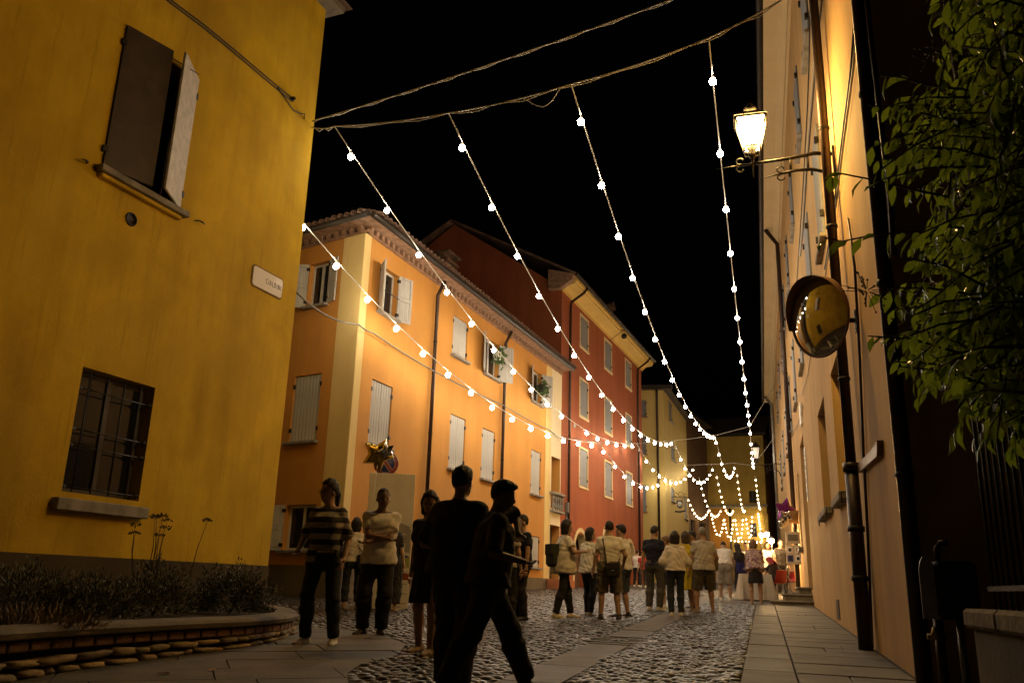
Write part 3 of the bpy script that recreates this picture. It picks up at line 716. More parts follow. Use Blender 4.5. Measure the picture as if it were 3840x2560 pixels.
# old power cable slung from the ochre house and pinned along the orange front
pc0 = LB.pt(-.02, .02, LB.px(1088, 1086)[1]); pcl = [pc0] + [OB.pt(OB.px(x, y, .12)[0], .12, OB.px(x, y, .12)[1]) for x, y in ((1345, 1216), (1400, 1248), (1640, 1398), (1890, 1520), (2060, 1612), (2104, 1640))]
pce = empty('power_cable', pc0, 0, 'sagging grey power cable from the ochre house along the orange house front', 'cable')
pts_ = []
for i in range(len(pcl) - 1):
    for t_ in np.linspace(0, 1, 10, endpoint=False): pts_.append(pcl[i] * (1 - t_) + pcl[i + 1] * t_ - pc0 - np.array([0, 0, (.16 if i == 0 else .03) * 4 * t_ * (1 - t_)]))
MB().tube(pts_ + [pcl[-1] - pc0], .018, 6).build('wire', mat('weathered_cable', (.17, .16, .14), .7), pce)
# chimney
cu, cz = OB.px(1660, 1000, -2.2)
ch = MB(s).bbox(cu - .35, cu + .35, -2.6, -1.9, ZR, cz + .05, .01).build('chimney', MT['brick'], B); MB(s).bbox(cu - .45, cu + .45, -2.7, -1.8, cz + .05, cz + .16, .01).box(cu - .3, cu + .3, -2.5, -2.0, cz + .16, cz + .34).bbox(cu - .48, cu + .48, -2.75, -1.75, cz + .34, cz + .42).build('chimney_cap', MT['tile'], ch)
# balcony and door in the cream bay
MB(s).box(bal[0], bal[1], -.5, -.42, bal[2], bal[3]).build('balcony_door', MT['brown'], B)
MB(s).box(dor[0], dor[1], -.35, -.3, dor[2], dor[3]).build('street_door', MT['woodd'], B)
zb0, zb1 = OB.px(2080, 1915)[1], OB.px(2080, 1848)[1]
MB(s).bbox(c0 - .05, c1 + .02, -.02, .2, zb1 - .09, zb1, .015).build('balcony_rail', MT['stone'], B); MB(s).bbox(c0 - .02, c1, -.02, .2, zb0 - .08, zb0, .015).build('balcony_base', MT['stone'], B)
bm_ = MB().lathe([(.035, 0), (.05, .02), (.03, .08), (.065, .3), (.045, .5), (.03, .62), (.05, .66), (.04, 1)], n=10)
bm_.v = [(x, y, z * (zb1 - .09 - zb0)) for x, y, z in bm_.v]; bme = bm_.mesh('baluster', MT['stone'])
for k in range(5): link('baluster', bme, B, (c0 + .12 + k * (c1 - c0 - .2) / 4, .1 * s, zb0))
MB(s).bbox(c0 - .3, c1 + .3, .03, .5, -.2, OB.px(2060, 2170)[1], .02).build('terracotta_step', mat('terracotta_block', (.34, .12, .05), .8, var=.2), B)
# flower boxes on the two sills
m_pot = mat('white_pot', (.6, .58, .52), .5); m_flo = mat('balcony_leaves', (.05, .09, .02), .6, var=.5, vs=9)
for w_, mm in ((tops[2], 'white flower pot with trailing plant in the orange house window beside the second downpipe'), (tops[3], 'dark flower pot with trailing plant in the orange house window beside the cream bay')):
    u_ = w_[0] + .55 * (w_[1] - w_[0]); q = OB.root('flower_pot', u_, .16, zt0 + (.55 if w_ is tops[2] else .42)); tag(q, mm, 'flower pot', 'flower pots in the windows')
    MB(s).lathe([(.0, 0), (.1, 0), (.15, .2), (.17, .2), (.17, .23), (.13, .22), (.0, .19)], n=14).build('pot', m_pot if w_ is tops[2] else MT['iron'], q)
    nn = 260; c_ = RNG.normal(0, 1, (nn, 3)) * np.array([.12, .10, .12]) + np.array([.12, 0, .16]); a_ = RNG.normal(0, .035, (nn, 3)); b2 = RNG.normal(0, .035, (nn, 3))
    V_ = np.stack([c_ - a_, c_ + b2, c_ + a_, c_ - b2], 1).reshape(-1, 3); link('foliage', np_mesh('foliage', V_, np.arange(nn * 4).reshape(-1, 4), None, m_flo, False), q)
# ------------------------------------------------------------------ red house
m_red = plaster('brick_red_plaster', (0.36, 0.105, 0.042), (0.24, 0.068, 0.028), 0.6, 0.45, 0.5, 0.2)
m_crf = plaster('cream_surround', (0.70, 0.58, 0.34), (0.55, 0.42, 0.2), 0.4, 0.2, 0.8, 0.15)
m_sof = plaster('yellow_cornice', (0.68, 0.48, 0.14), (0.52, 0.34, 0.08), 0.4, 0.2, 0.8, 0.2)
RB = Facade(OB.pt(UE + .02, -.03, 0), OB.d, OB.out); s = RB.out; P = lambda u, o, z: (u, o * s, z)
RE = RB.px(2404, 2190)[0]; RE = RB.px(2408, 1700)[0]
ZC = 0.5 * (RB.px(2112, 1075)[1] + RB.px(2390, 1372)[1])
C_ = RB.root('red_house'); tag(C_, 'tall brick red house with blue grey shutters and a deep yellow cornice', 'building')
def k2(x, y): return (2000 + x * .40816, 940 + y * .40816)
def k3(x, y): return (2040 + x * .40816, 1500 + y * .40816)
cols = [win4(RB, k3(320, 420), k3(403, 455), k3(318, 805), k3(403, 832)), win4(RB, k3(555, 540), k3(625, 572), k3(552, 890), k3(627, 917)), win4(RB, k3(752, 645), k3(810, 672), k3(752, 970), k3(812, 990))]
r1 = [win4(RB, k2(428, 565), k2(510, 640), k2(430, 880), k2(512, 955)), win4(RB, k2(660, 800), k2(725, 860), k2(657, 1075), k2(730, 1150)), win4(RB, k2(850, 995), k2(905, 1050), k2(850, 1265), k2(908, 1315))]
r2t = np.mean([RB.px(*k2(465, 1180))[1], RB.px(*k3(780, 135))[1]]); r2b = np.mean([RB.px(*k3(360, 175))[1], RB.px(*k3(594, 315))[1], RB.px(*k3(782, 445))[1]])
zr = [(np.mean([a[2] for a in r1]), np.mean([a[3] for a in r1])), (r2b, r2t), (np.mean([a[2] for a in cols]), np.mean([a[3] for a in cols]))]
wins = [(c[0] + .09, c[1] - .09, z0 + .12, z1 - .09) for c in cols for (z0, z1) in zr]
arches = []
for xa, xb, yt in ((2148, 2203, 1978), (2258, 2290, 1970), (2335, 2384, 2018)):
    ua, ub = RB.px(xa, 2100)[0], RB.px(xb, 2100)[0]; arches.append((ua, ub, -.1, RB.px((xa + xb) / 2, yt)[1]))
mb = wall_mesh(s, 0, RE, -.3, ZC, [(*q, .12) for q in wins] + [(a + .18, b - .18, z0, z1 - .25, .3) for a, b, z0, z1 in arches]); shell(mb, 0, RE, -10, 0, -.3, ZC)
zrd = ZC + .45 + 10 * .0 + 3.0
mb.poly([P(0, 0, ZC), P(0, -5, zrd), P(0, -10, ZC)]); mb.poly([P(RE, -10, ZC), P(RE, -5, zrd), P(RE, 0, ZC)]); mb.build('wall', m_red, C_)
for q in wins:
    a, b, c, d = q
    fr = MB(s).box(a - .09, a, -.02, .022, c - .02, d + .09).box(b, b + .09, -.02, .022, c - .02, d + .09).box(a, b, -.02, .022, d, d + .09).bbox(a - .11, b + .11, -.02, .05, c - .12, c - .02, .01).build('window_surround', m_crf, C_)
    planks(C_, s, a, b, c, d, MT['woodb'], o=-.012, n=3, gap=.004)
for a, b, z0, z1 in arches:
    r_ = (b - a) / 2; um = (a + b) / 2; zsp = max(1.3, z1 - r_)
    mb = MB(); n_a = 12; zz0 = RB.gz(um)
    ring = [(um + rr * math.cos(math.pi * k / n_a), zsp + (z1 - zsp) * rr / r_ * math.sin(math.pi * k / n_a)) for rr in (r_, r_ - .16) for k in range(n_a + 1)]
    for oo in (.03,):
        for k in range(n_a):
            p0, p1, p2, p3 = ring[k], ring[k + 1], ring[n_a + 2 + k], ring[n_a + 1 + k]
            mb.quad(*[P(x, oo, z) for x, z in (p0, p1, p2, p3)]); mb.quad(P(*[p0[0], .0, p0[1]]), P(p1[0], 0, p1[1]), P(p1[0], oo, p1[1]), P(p0[0], oo, p0[1])); mb.quad(P(p3[0], -.3, p3[1]), P(p2[0], -.3, p2[1]), P(p2[0], oo, p2[1]), P(p3[0], oo, p3[1]))
    mb.s = s; mb.box(a, a + .16, -.02, .03, zz0, zsp).box(b - .16, b, -.02, .03, zz0, zsp); mb.build('arch_surround', m_crf, C_)
    MB(s).box(a + .16, b - .16, -.33, -.28, -.1, zsp).build('arched_door', MT['brown'], C_)
# cornice, gutter, roof, downpipes
CO = .62
mb = MB(s); pr = [(0, ZC - .12), (.03, ZC - .12), (.03, ZC - .02), (.1, ZC), (.2, ZC + .1), (CO - .06, ZC + .14), (CO - .06, ZC + .22), (CO, ZC + .24), (CO, ZC + .40), (0, ZC + .40)]
mb.prism(pr, -.0, RE + .3, lambda x, y, z: (z, x * s, y)); mb.build('cornice', m_sof, C_)
MB(s).prism([(-.5, ZC - .1), (.0, ZC - .1), (.5, ZC + .22), (.6, ZC + .45), (-.5, ZC + .75)], -.3, -.001, lambda x, y, z: (z, x * s, y)).build('cornice_return', MT['brick'], C_)
MB().tube([P(-.35, CO + .08, ZC + .42), P(RE + .35, CO + .08, ZC + .42)], .085, 8).build('gutter', MT['gutter'], C_)
mb = MB(); ov = .35
mb.quad(P(-ov, CO + .06, ZC + .48), P(RE + ov, CO + .06, ZC + .48), P(RE + ov, -5, zrd + .12), P(-ov, -5, zrd + .12)); mb.quad(P(-ov, -5, zrd + .12), P(RE + ov, -5, zrd + .12), P(RE + ov, -10.6, ZC + .3), P(-ov, -10.6, ZC + .3))
mb.quad(P(-ov, CO + .06, ZC + .38), P(-ov, -5, zrd + .02), P(RE + ov, -5, zrd + .02), P(RE + ov, CO + .06, ZC + .38)); mb.quad(P(-ov, CO + .06, ZC + .38), P(-ov, CO + .06, ZC + .48), P(-ov, -5, zrd + .12), P(-ov, -5, zrd + .02)); mb.build('roof', MT['tile'], C_)
u_ = RB.px(*k2(345, 420), .1)[0]; u_ = .5 * (u_ + RB.px(2132, 1940, .1)[0]); pipe(C_, s, [(u_ + .45, CO + .05, ZC + .35), (u_ + .3, CO - .05, ZC + .1), (u_ + .02, .12, ZC - .35), (u_, .1, ZC - .6), (u_, .1, .4)], .055, MT['pipe'], clips=())
u_ = RB.px(2395, 1700, .1)[0]; pipe(C_, s, [(u_ + .5, CO + .05, ZC + .35), (u_ + .3, CO - .05, ZC + .1), (u_, .12, ZC - .35), (u_, .1, ZC - .6), (u_, .1, .5)], .055, MT['pipe'])
pu, pz = RB.px(*k2(695, 735)); 
MB().tube([P(pu, 0, pz), P(pu, .75, pz - .02)], .016, 6).tube([P(pu, 0, pz - .5), P(pu, .72, pz - .03)], .014, 6).tube([P(pu, .74, pz - .02), P(pu, .74, pz - .22)], .012, 6).build('pulley_bracket', MT['iron'], C_)
MB().lathe([(.02, -.03), (.13, -.035), (.105, -.012), (.105, .012), (.13, .035), (.02, .03)], P(pu, .74, pz - .33), (1, .25, 0), 16).build('pulley_wheel', MT['iron'], C_)
du, dz_ = RB.px(*k2(700, 520), -2.0); MB(s).bbox(du - .5, du + .5, -3.2, -1.9, ZC + .6, dz_, .02).build('dormer', MT['brick'], C_); MB().prism([(du - .62, dz_), (du + .62, dz_), (du, dz_ + .35)], -3.2, -1.75, lambda x, y, z: (x, z * s, y)).build('dormer_roof', MT['tile'], C_)
mu, mz = RB.px(2122, 1895); MB(s).bbox(mu - .12, mu + .12, 0, .14, mz - .28, mz + .12, .02).build('meter_box', mat('grey_meter_box', (.16, .15, .14), .5), C_); MB().tube([P(mu - .03, .05, mz - .28), P(mu - .03, .05, mz - 2.0)], .03, 8).build('conduit', MT['steel'], C_)

# ------------------------------------------------------------------ yellow house beyond, set at an angle to the street
YC = ground(2502, 2187); Y1 = Facade(YC, -hdir(12500) if False else np.array([-0.985, 0.17, 0]), +1); Y2 = Facade(YC, hdir(3060), -1)
m_yl = plaster('yellow_stucco', (0.60, 0.46, 0.17), (0.50, 0.37, 0.12), 0.4, 0.3, 0.6, 0.25)
ZY = Y1.px(2490, 1462)[1]
D_ = Y1.root('yellow_house'); tag(D_, 'pale yellow stuccoed house past the red house, hanging sign on its shaded side', 'building')
s = Y1.out; P = lambda u, o, z: (u, o * s, z)
ul = Y1.px(2395, 1800)[0] + 1.2
yw = []
for (y0, y1) in ((1500, 1562), (1635, 1702), (1817, 1917)):
    a, b = Y1.px(2423, y0)[0], Y1.px(2395, y0)[0]; yw.append((min(a, b), max(a, b) - .05, Y1.px(2415, y1)[1], Y1.px(2415, y0)[1]))
mb = wall_mesh(s, 0, ul, -.3, ZY, [(*q, .15) for q in yw]); mb.build('wall', m_yl, D_)
for q in yw: planks(D_, s, *q, MT['woodb'], n=3); sill(D_, s, q[0], q[1], q[2], MT['brick'])
u_ = Y1.px(2467, 1700, .1)[0]; pipe(D_, s, [(u_, .3, ZY), (u_, .1, ZY - .3), (u_, .1, .5)], .07, MT['pipe'])
MB(s).box(-.5, ul, -6, .45, ZY, ZY + .12).box(-.55, ul, -6, .55, ZY + .12, ZY + .22).build('eaves', MT['gutter'], D_)
_b = set(bpy.data.objects); s = Y2.out; P = lambda u, o, z: (u, o * s, z); EY = Y2.px(2584, 2000)[0]
yw2 = [win4(Y2, k3(1168, 415), k3(1200, 430), k3(1168, 555), k3(1200, 545)), win4(Y2, k3(1168, 800), k3(1196, 815), k3(1168, 935), k3(1196, 925)), win4(Y2, k3(1290, 885), k3(1316, 900), k3(1290, 1100), k3(1316, 1085)), win4(Y2, (2508, 1500), (2520, 1505), (2508, 1580), (2520, 1578))]
mb = wall_mesh(s, 0, EY, -.3, ZY, [(*q, .15) for q in yw2]); shell(mb, 0, EY, -5, 0, -.3, ZY); mb.build('wall', m_yl, None)
for q in yw2: planks(None, s, *q, MT['woodb'], n=3); sill(None, s, q[0], q[1], q[2], MT['stone'])
Yr = lambda f: Matrix(((f.d[0], -f.d[1], 0, f.p[0]), (f.d[1], f.d[0], 0, f.p[1]), (0, 0, 1, 0), (0, 0, 0, 1)))
MB(s).box(-.3, EY, -5, .45, ZY + .002, ZY + .122).build('eaves', MT['gutter'], None)
for o in [o for o in bpy.data.objects if o not in _b and o.parent is None]: o.parent = D_; o.matrix_local = Yr(Y1).inverted() @ Yr(Y2) @ o.matrix_basis.copy()
# hanging wrought iron sign
hu, hz = Y2.px(2520, 1870); HS = Y2.root('hanging_sign', hu, 0, hz); tag(HS, 'wrought iron hanging sign with a round emblem on the shaded side of the yellow house', 'sign')
sg = s; T_ = lambda u, o, z: (u, o * sg, z)
k_ = .62
MB().tube([T_(0, 0, .12), T_(0, 1.5 * k_, .12)], .022, 6).tube([T_(0, 0, .02), T_(0, 1.3 * k_, .02)], .016, 6).build('arm', MT['iron'], HS)
mb = MB()
for cx_, r_ in ((.35, .2), (.8, .26), (1.2, .16)):
    mb.tube([T_(0, (cx_ + r_ * (1 - k / 16) * math.cos(k * .55)) * k_, .16 + (r_ * (1 - k / 16)) * k_ * (1 + math.sin(k * .55))) for k in range(14)], .014, 5)
mb.build('scrollwork', MT['iron'], HS)
bd = MB(); ed = [(-.34, -.12), (.34, -.12), (.3, -.3), (.36, -.42), (.24, -.62), (.3, -.72), (.0, -.98), (-.3, -.72), (-.24, -.62), (-.36, -.42), (-.3, -.3)]
bd.prism([(x * k_ + .75 * k_, y * k_) for x, y in ed[::-1]], -.03, .03, lambda x, y, z: (z, x * sg, y)).build('board', mat('dark_sign_board', (.05, .045, .04), .5), HS)
for zz in (-.035, .035): MB().lathe([(.0, 0), (.2 * k_, 0), (.2 * k_, .006), (0, .006)], T_(zz, .75 * k_, -.5 * k_), (zz, 0, 0), 20).build('emblem', MT['white'], HS)
for zz in (-.043, .043): MB(sg).box(zz - .004, zz + .004, (.75 - .13) * k_, (.75 + .13) * k_, -.53 * k_, -.47 * k_).build('emblem_band', MT['iron'], HS)
for xx in (.5, 1.0): MB().tube([T_(0, xx * k_, .03), T_(0, xx * k_, -.1)], .01, 5).build('hanger', MT['iron'], HS)
mb = MB(); mb.prism([(.25 * k_, -1.12 * k_), (.75 * k_, -1.18 * k_), (1.3 * k_, -1.06 * k_), (1.3 * k_, -1.22 * k_), (.75 * k_, -1.36 * k_), (.25 * k_, -1.3 * k_), (.3 * k_, -1.2 * k_)][::-1], -.02, .02, lambda x, y, z: (z, x * sg, y)); mb.build('ribbon', MT['iron'], HS)

# ------------------------------------------------------------------ houses closing the street
def wall_block(name, label, x0, x1, ytop, Y, depth, m, ops=(), dirx=0.0, roof=True):
    """house whose front runs between photo columns x0..x1 about Y metres away"""
    a = ondist(x0, 2200, Y); b = ondist(x1, 2200, Y + dirx); d = b - a; d[2] = 0; L = np.linalg.norm(d); d /= L
    f = Facade(a, d, -1); zt = f.px(x0 + 2, ytop)[1]; e = f.root(name); tag(e, label, 'building')
    O_ = [win4(f, (q[0], q[2]), (q[1], q[2]), (q[0], q[3]), (q[1], q[3])) for q in ops]
    mb = wall_mesh(-1, 0, L, -.5, zt, [(*q, .25) for q in O_]); shell(mb, 0, L, -depth, 0, -.5, zt); mb.build('wall', m, e)
    for q in O_: casement(e, -1, *q, MT['woodd'], -.2)
    if roof:
        mb = MB(-1); mb.box(-.3, L + .3, -depth, .5, zt, zt + .2).build('eaves', MT['gutter'], e)
        mb = MB(); mb.quad((-.3, -.5 * -1 * -1 * -1 if False else -.5, zt + .2), (L + .3, -.5, zt + .2), (L + .3, depth / 2, zt + 2.4), (-.3, depth / 2, zt + 2.4)); mb.build('roof', MT['tile'], e)
    return e, f, zt
m_dkr = plaster('dark_brown_plaster', (.17, .10, .05), (.1, .06, .03), .5, .3, .5, .2)  # dark brown plaster shared by the two far houses
m_amb = plaster('ochre_stone', (.6, .42, .10), (.4, .27, .06), .6, .2, 1.2, .6)
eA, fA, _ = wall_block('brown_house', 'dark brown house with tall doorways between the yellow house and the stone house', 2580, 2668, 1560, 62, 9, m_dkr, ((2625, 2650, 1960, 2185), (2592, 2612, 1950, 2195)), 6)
eB, fB, zB = wall_block('stone_house', 'ochre stone house closing the far end of the street behind the light garlands', 2655, 2890, 1640, 72, 8, m_amb, ((2812, 2838, 1960, 2012), (2808, 2836, 1838, 1885)), -2)
MB(-1).bbox(-.02, fB.px(2880, 1900)[0], 0, .12, fB.px(2700, 1897)[1] - .1, fB.px(2700, 1897)[1] + .1, .03).build('string_course', MT['stone'], eB)
MB(-1).box(.1, fB.px(2733, 2000)[0], 0, .03, -.3, fB.px(2700, 1905)[1]).build('plaster_panel', plaster('amber_plaster', (.5, .24, .04), (.36, .16, .03), .5, .3, .8, .2), eB)
MB().tube([(fB.px(2734, 2000)[0] + .15, -.1, .5), (fB.px(2734, 2000)[0] + .15, -.1, fB.px(2734, 1905)[1])], .09, 8).build('downpipe', MT['pipe'], eB)
sk = fB.px(2790, 1905)[1]
# blocks of the stone wall, each one its own stone
m_blk = [plaster('ochre_ashlar_%d' % k, c, tuple(x * .6 for x in c), .5, .2, 1.5, .5) for k, c in enumerate(((.64, .44, .10), (.56, .38, .085), (.68, .48, .13)))]
ub0 = fB.px(2737, 2000)[0] + .4; ub1 = fB.px(2884, 2000)[0]; zz = 1.2; row = 0
wn = [win4(fB, (q[0], q[2]), (q[1], q[2]), (q[0], q[3]), (q[1], q[3])) for q in ((2812, 2838, 1960, 2012), (2808, 2836, 1838, 1885))]
blk = {}
while zz < sk - .5:
    u_ = ub0 - random.uniform(0, .5)
    while u_ < ub1:
        L_ = random.choice((.55, .75, .95)); a, b = max(u_, ub0), min(u_ + L_, ub1)
        if b - a > .2 and not any(a < w_[1] + .03 and b > w_[0] - .03 and zz < w_[3] and zz + .36 > w_[2] for w_ in wn):
            key = round(b - a, 2)
            me = blk.setdefault(key, MB(-1).bbox(.012, b - a - .012, 0, .045, .012, .348, .014).mesh('stone_block', m_blk[row % 3]))
            link('stone_block', me, eB, (a, random.uniform(-.012, .0), zz))
        u_ += L_
    zz += .36; row += 1

# ------------------------------------------------------------------ long peach building on the right
m_pch = plaster('peach_plaster', (0.60, 0.385, 0.165), (0.44, 0.26, 0.10), 0.6, 0.5, 0.45, 0.22)
m_pch2 = plaster('peach_soffit', (0.60, 0.47, 0.27), (0.5, 0.37, 0.2), 0.4, 0.2, 0.6, 0.2)
s = RW.out; P = lambda u, o, z: (u, o * s, z)
H_R = 13.4; U0 = RW.px(3432, 1900)[0]; U1 = 52.0
R_ = RW.root('peach_building'); tag(R_, 'long peach plastered building with a stone step doorway along the pavement', 'building')
def uz(x, y, o=0): return RW.px(x, y, o)
w1r = (uz(3148, 1800)[0] - 1.15, uz(3121, 1500)[0], uz(3140, 1890)[1], uz(3121, 1382)[1])
w2a = uz(3092, 1750)[0]; w2r = (uz(3108, 1750)[0], uz(3072, 1650)[0], uz(3092, 1935)[1], uz(3069, 1548)[1])
u_ = lambda x, y: uz(x, y)[0]
dorr = (uz(3036, 2000)[0], uz(3012, 2000)[0], RW.gz(18) + .4, uz(3012, 1712)[1])
w3r = (uz(3005, 1900)[0], uz(2992, 1900)[0], uz(3000, 2035)[1], uz(2995, 1780)[1])
GR = [w1r, w2r]
du0 = dorr[0]; dorr = (du0, du0 + 2.2, RW.gz(du0) + .45, RW.gz(du0) + 4.4)
w3r = (du0 + 4.2, du0 + 5.3, RW.gz(du0) + 1.7, RW.gz(du0) + 4.0); w4r = (du0 + 12, du0 + 13.1, RW.gz(du0) + 1.9, RW.gz(du0) + 4.2)
ups = []
for k, uu in enumerate((1.3, 4.6, 8.0, 12.5, 17.0, 21.5, 26.5, 32.0, 38.0)):
    for (a, b) in ((6.0, 7.9), (9.6, 11.2)):
        if k == 0 and a < 9: continue
        ups.append((uu, uu + 1.1, a, b))
mb = wall_mesh(s, U0, U1, -.6, H_R, [(*q, .22) for q in GR + [w3r, w4r]] + [(*dorr, .45)] + [(*q, .12) for q in ups]); shell(mb, U0, U1, -9, 0, -.6, H_R); mb.build('wall', m_pch, R_)
for q in GR + [w3r, w4r]:
    casement(R_, s, *q, MT['woodd'], -.17); MB(s).bbox(q[0] - .1, q[1] + .1, -.04, .13, q[2] - .11, q[2], .012).build('window_sill', MT['stone'], R_)
    for dd in (-.14, q[1] - q[0] + .14): MB().tube([P(q[0] + dd, 0, q[2] - .02), P(q[0] + dd, .1, q[2] - .02), P(q[0] + dd, .1, q[2] - .17)], .01, 5).build('shutter_dog', MT['iron'], R_)
for q in ups: planks(R_, s, *q, MT['woodb'], o=.035, n=4); sill(R_, s, q[0], q[1], q[2], MT['stone'], out=.1)
MB(s).box(dorr[0], dorr[1], -.5, -.42, dorr[2], dorr[3]).build('street_door', MT['brown'], R_)
mb = MB(s); mb.box(dorr[0] + .02, dorr[0] + .3, -.44, -.1, dorr[2], dorr[3]).build('door_jamb', m_pch2, R_)
# eaves, soffit, gutter, roof
MB(s).box(U0, U1, -.05, .06, H_R - .5, H_R - .02).build('frieze', m_pch2, R_)
MB(s).box(U0 - .3, U1, -.05, .56, H_R, H_R + .12).build('soffit', m_pch2, R_)
MB(s).prism([(.06, H_R - .18), (.16, H_R - .1), (.24, H_R - .002), (.06, H_R - .002)], U0, U1, lambda x, y, z: (z, x * s, y)).build('cornice_moulding', m_pch2, R_)
MB().tube([P(U0 - .3, .64, H_R + .06), P(U1, .64, H_R + .06)], .085, 8).build('gutter', MT['gutter'], R_)
MB().quad(P(U0 - .4, .7, H_R + .16), P(U1, .7, H_R + .16), P(U1, -4.5, H_R + 2.3), P(U0 - .4, -4.5, H_R + 2.3)).build('roof', MT['tile'], R_)
# downpipes
pu = 0.5 * (uz(3195, 1700, .1)[0] + uz(3235, 2200, .1)[0])
zj = RW.px(3208, 1742, .1)[1]
pipe(R_, s, [(pu, .55, H_R), (pu, .12, H_R - .6), (pu, .12, zj)], .062, MT['pipe'], clips=(3.2, 5.2, 6.6, 9.0))
lp = MB().tube([P(pu, .12, zj + .06), P(pu, .12, zj - .04)], .095, 14).tube([P(pu, .12, zj - .04), P(pu, .12, RW.gz(pu) + .04)], .078, 14).build('downpipe_base', MT['pipe'], R_)
for zc in (zj - .7, zj - 1.25): MB().tube([P(pu, .12, zc - .03), P(pu, .12, zc + .03)], .095, 14).build('pipe_clip', MT['iron'], lp)
pu2 = du0 + 6.6; pipe(R_, s, [(pu2, .5, H_R), (pu2, .12, H_R - .6), (pu2, .12, RW.gz(pu2) + .05)], .075, MT['pipe'], clips=(3, 5, 8))
pu3 = U1 - 2; pipe(R_, s, [(pu3, .5, H_R), (pu3, .12, H_R - .6), (pu3, .12, RW.gz(pu3) + .05)], .1, MT['steel'])
pu4 = uz(3398, 1900, .08)[0]; pipe(R_, s, [(pu4, .5, H_R), (pu4, .07, H_R - .6), (pu4, .07, RW.gz(pu4) + .05)], .062, MT['pipe'], clips=(1.6, 3.2, 5.0))
# conduits and cables pinned to the plaster
def wcable(pts, r, m, name='wall_cable', o=.03): MB().tube([P(*(lambda q: (q[0], o, q[1]))(uz(x, y, o))) for x, y in pts], r, 6).build(name, m, R_)
wcable(((3180, 820), (3205, 1000), (3222, 1300), (3238, 1700), (3254, 2000), (3272, 2430)), .016, MT['pipe'], 'conduit')
wcable(((3205, -60), (3232, 200), (3252, 420), (3275, 640), (3288, 830)), .022, MT['cable'])
wcable(((3245, -60), (3272, 190), (3300, 430), (3340, 760), (3352, 960)), .024, MT['pipe'], 'conduit')
wcable(((3225, -40), (3200, 250), (3165, 520), (3130, 800), (3100, 1000), (3070, 1220)), .012, MT['cablel'])
wcable(((3215, -40), (3190, 260), (3155, 540), (3122, 820), (3092, 1010)), .012, MT['cable'])
wcable(((3080, -40), (3062, 120), (3040, 400), (3022, 640), (3010, 840), (2998, 960)), .016, MT['cablel'])
wcable(((3088, -40), (3070, 120), (3046, 400), (3026, 640), (3014, 840), (3002, 960)), .012, MT['cable'])
wcable(((3040, -40), (3035, 200), (3028, 400), (3015, 640), (3000, 880), (2985, 1100)), .012, MT['cable'])
wcable(((3045, 1300), (3030, 1400), (3010, 1470), (3000, 1480)), .010, MT['cablel'])
wcable(((3010, 1520), (3005, 1560), (2985, 1600), (2965, 1635)), .014, MT['cablel'])
cu_, cz_ = uz(3002, 1555, .04); MB(s).bbox(cu_ - .3, cu_ + .3, 0, .06, cz_ - .28, cz_ + .28, .01).build('junction_box', MT['white'], R_)
# slanting gas pipe cover
a_, b_, c_ = uz(3232, 1772, .02), uz(3303, 1702, .02), uz(3303, 1672, .02)
mb = MB(s); mb.prism([(a_[0], a_[1]), (b_[0], b_[1] - .02), (b_[0] - .1, b_[1] + .12), (b_[0] - .1, c_[1] + .02), (b_[0] + .02, c_[1] + .02), (b_[0] + .02, b_[1] + .09), (a_[0], a_[1] + .1)][::-1], 0, .06, lambda x, y, z: (x, z * s, y)); mb.build('pipe_cover', mat('brown_metal_cover', (.2, .12, .06), .5, .3), R_)
a_ = uz(3148, 2335); MB(s).box(a_[0] - .28, a_[0] + .28, -.02, .012, RW.gz(a_[0]) + .12, RW.gz(a_[0]) + .44).build('cellar_vent', mat('vent_metal', (.06, .055, .05), .5, .5), R_)
# house number and notice plates by the door
hp = empty('notice_plates', (0, 0, 0)) if False else None
pz_ = RW.gz(du0) + 2.6
np_ = RW.root('notice_plates', du0 - .55, 0, pz_); tag(np_, 'column of small white plates with dark lines beside the stepped doorway', 'sign')
for k in range(4):
    MB(s).bbox(-.2, .2, .004, .025, k * .34, k * .34 + .31, .006).build('plate', MT['white'], np_)
    MB(s).box(-.14, .14, .026, .029, k * .34 + .09, k * .34 + .2).build('print', m_ink, np_)
# stone steps up to the door
stp = RW.root('stone_steps', du0 + .3, 0, RW.gz(du0)); tag(stp, 'three worn stone steps with rounded nosings below the doorway of the peach building', 'steps')
m_stp = mat('worn_step_stone', (.22, .19, .14), .8, var=.35, vs=3, bump=.4, bs=18)
for k, (ln, dp) in enumerate(((-.3, 1.05), (.1, .72), (.5, .36))):
    MB(s).bbox(ln + .05, 3.3 - ln * .6, -.02, dp - .05, -.1 + k * .17, k * .17 + .11, .01).build('riser', m_stp, stp)
    MB(s).bbox(ln, 3.35 - ln * .6, -.02, dp, k * .17 + .11, k * .17 + .172, .028).build('tread', m_stp, stp)
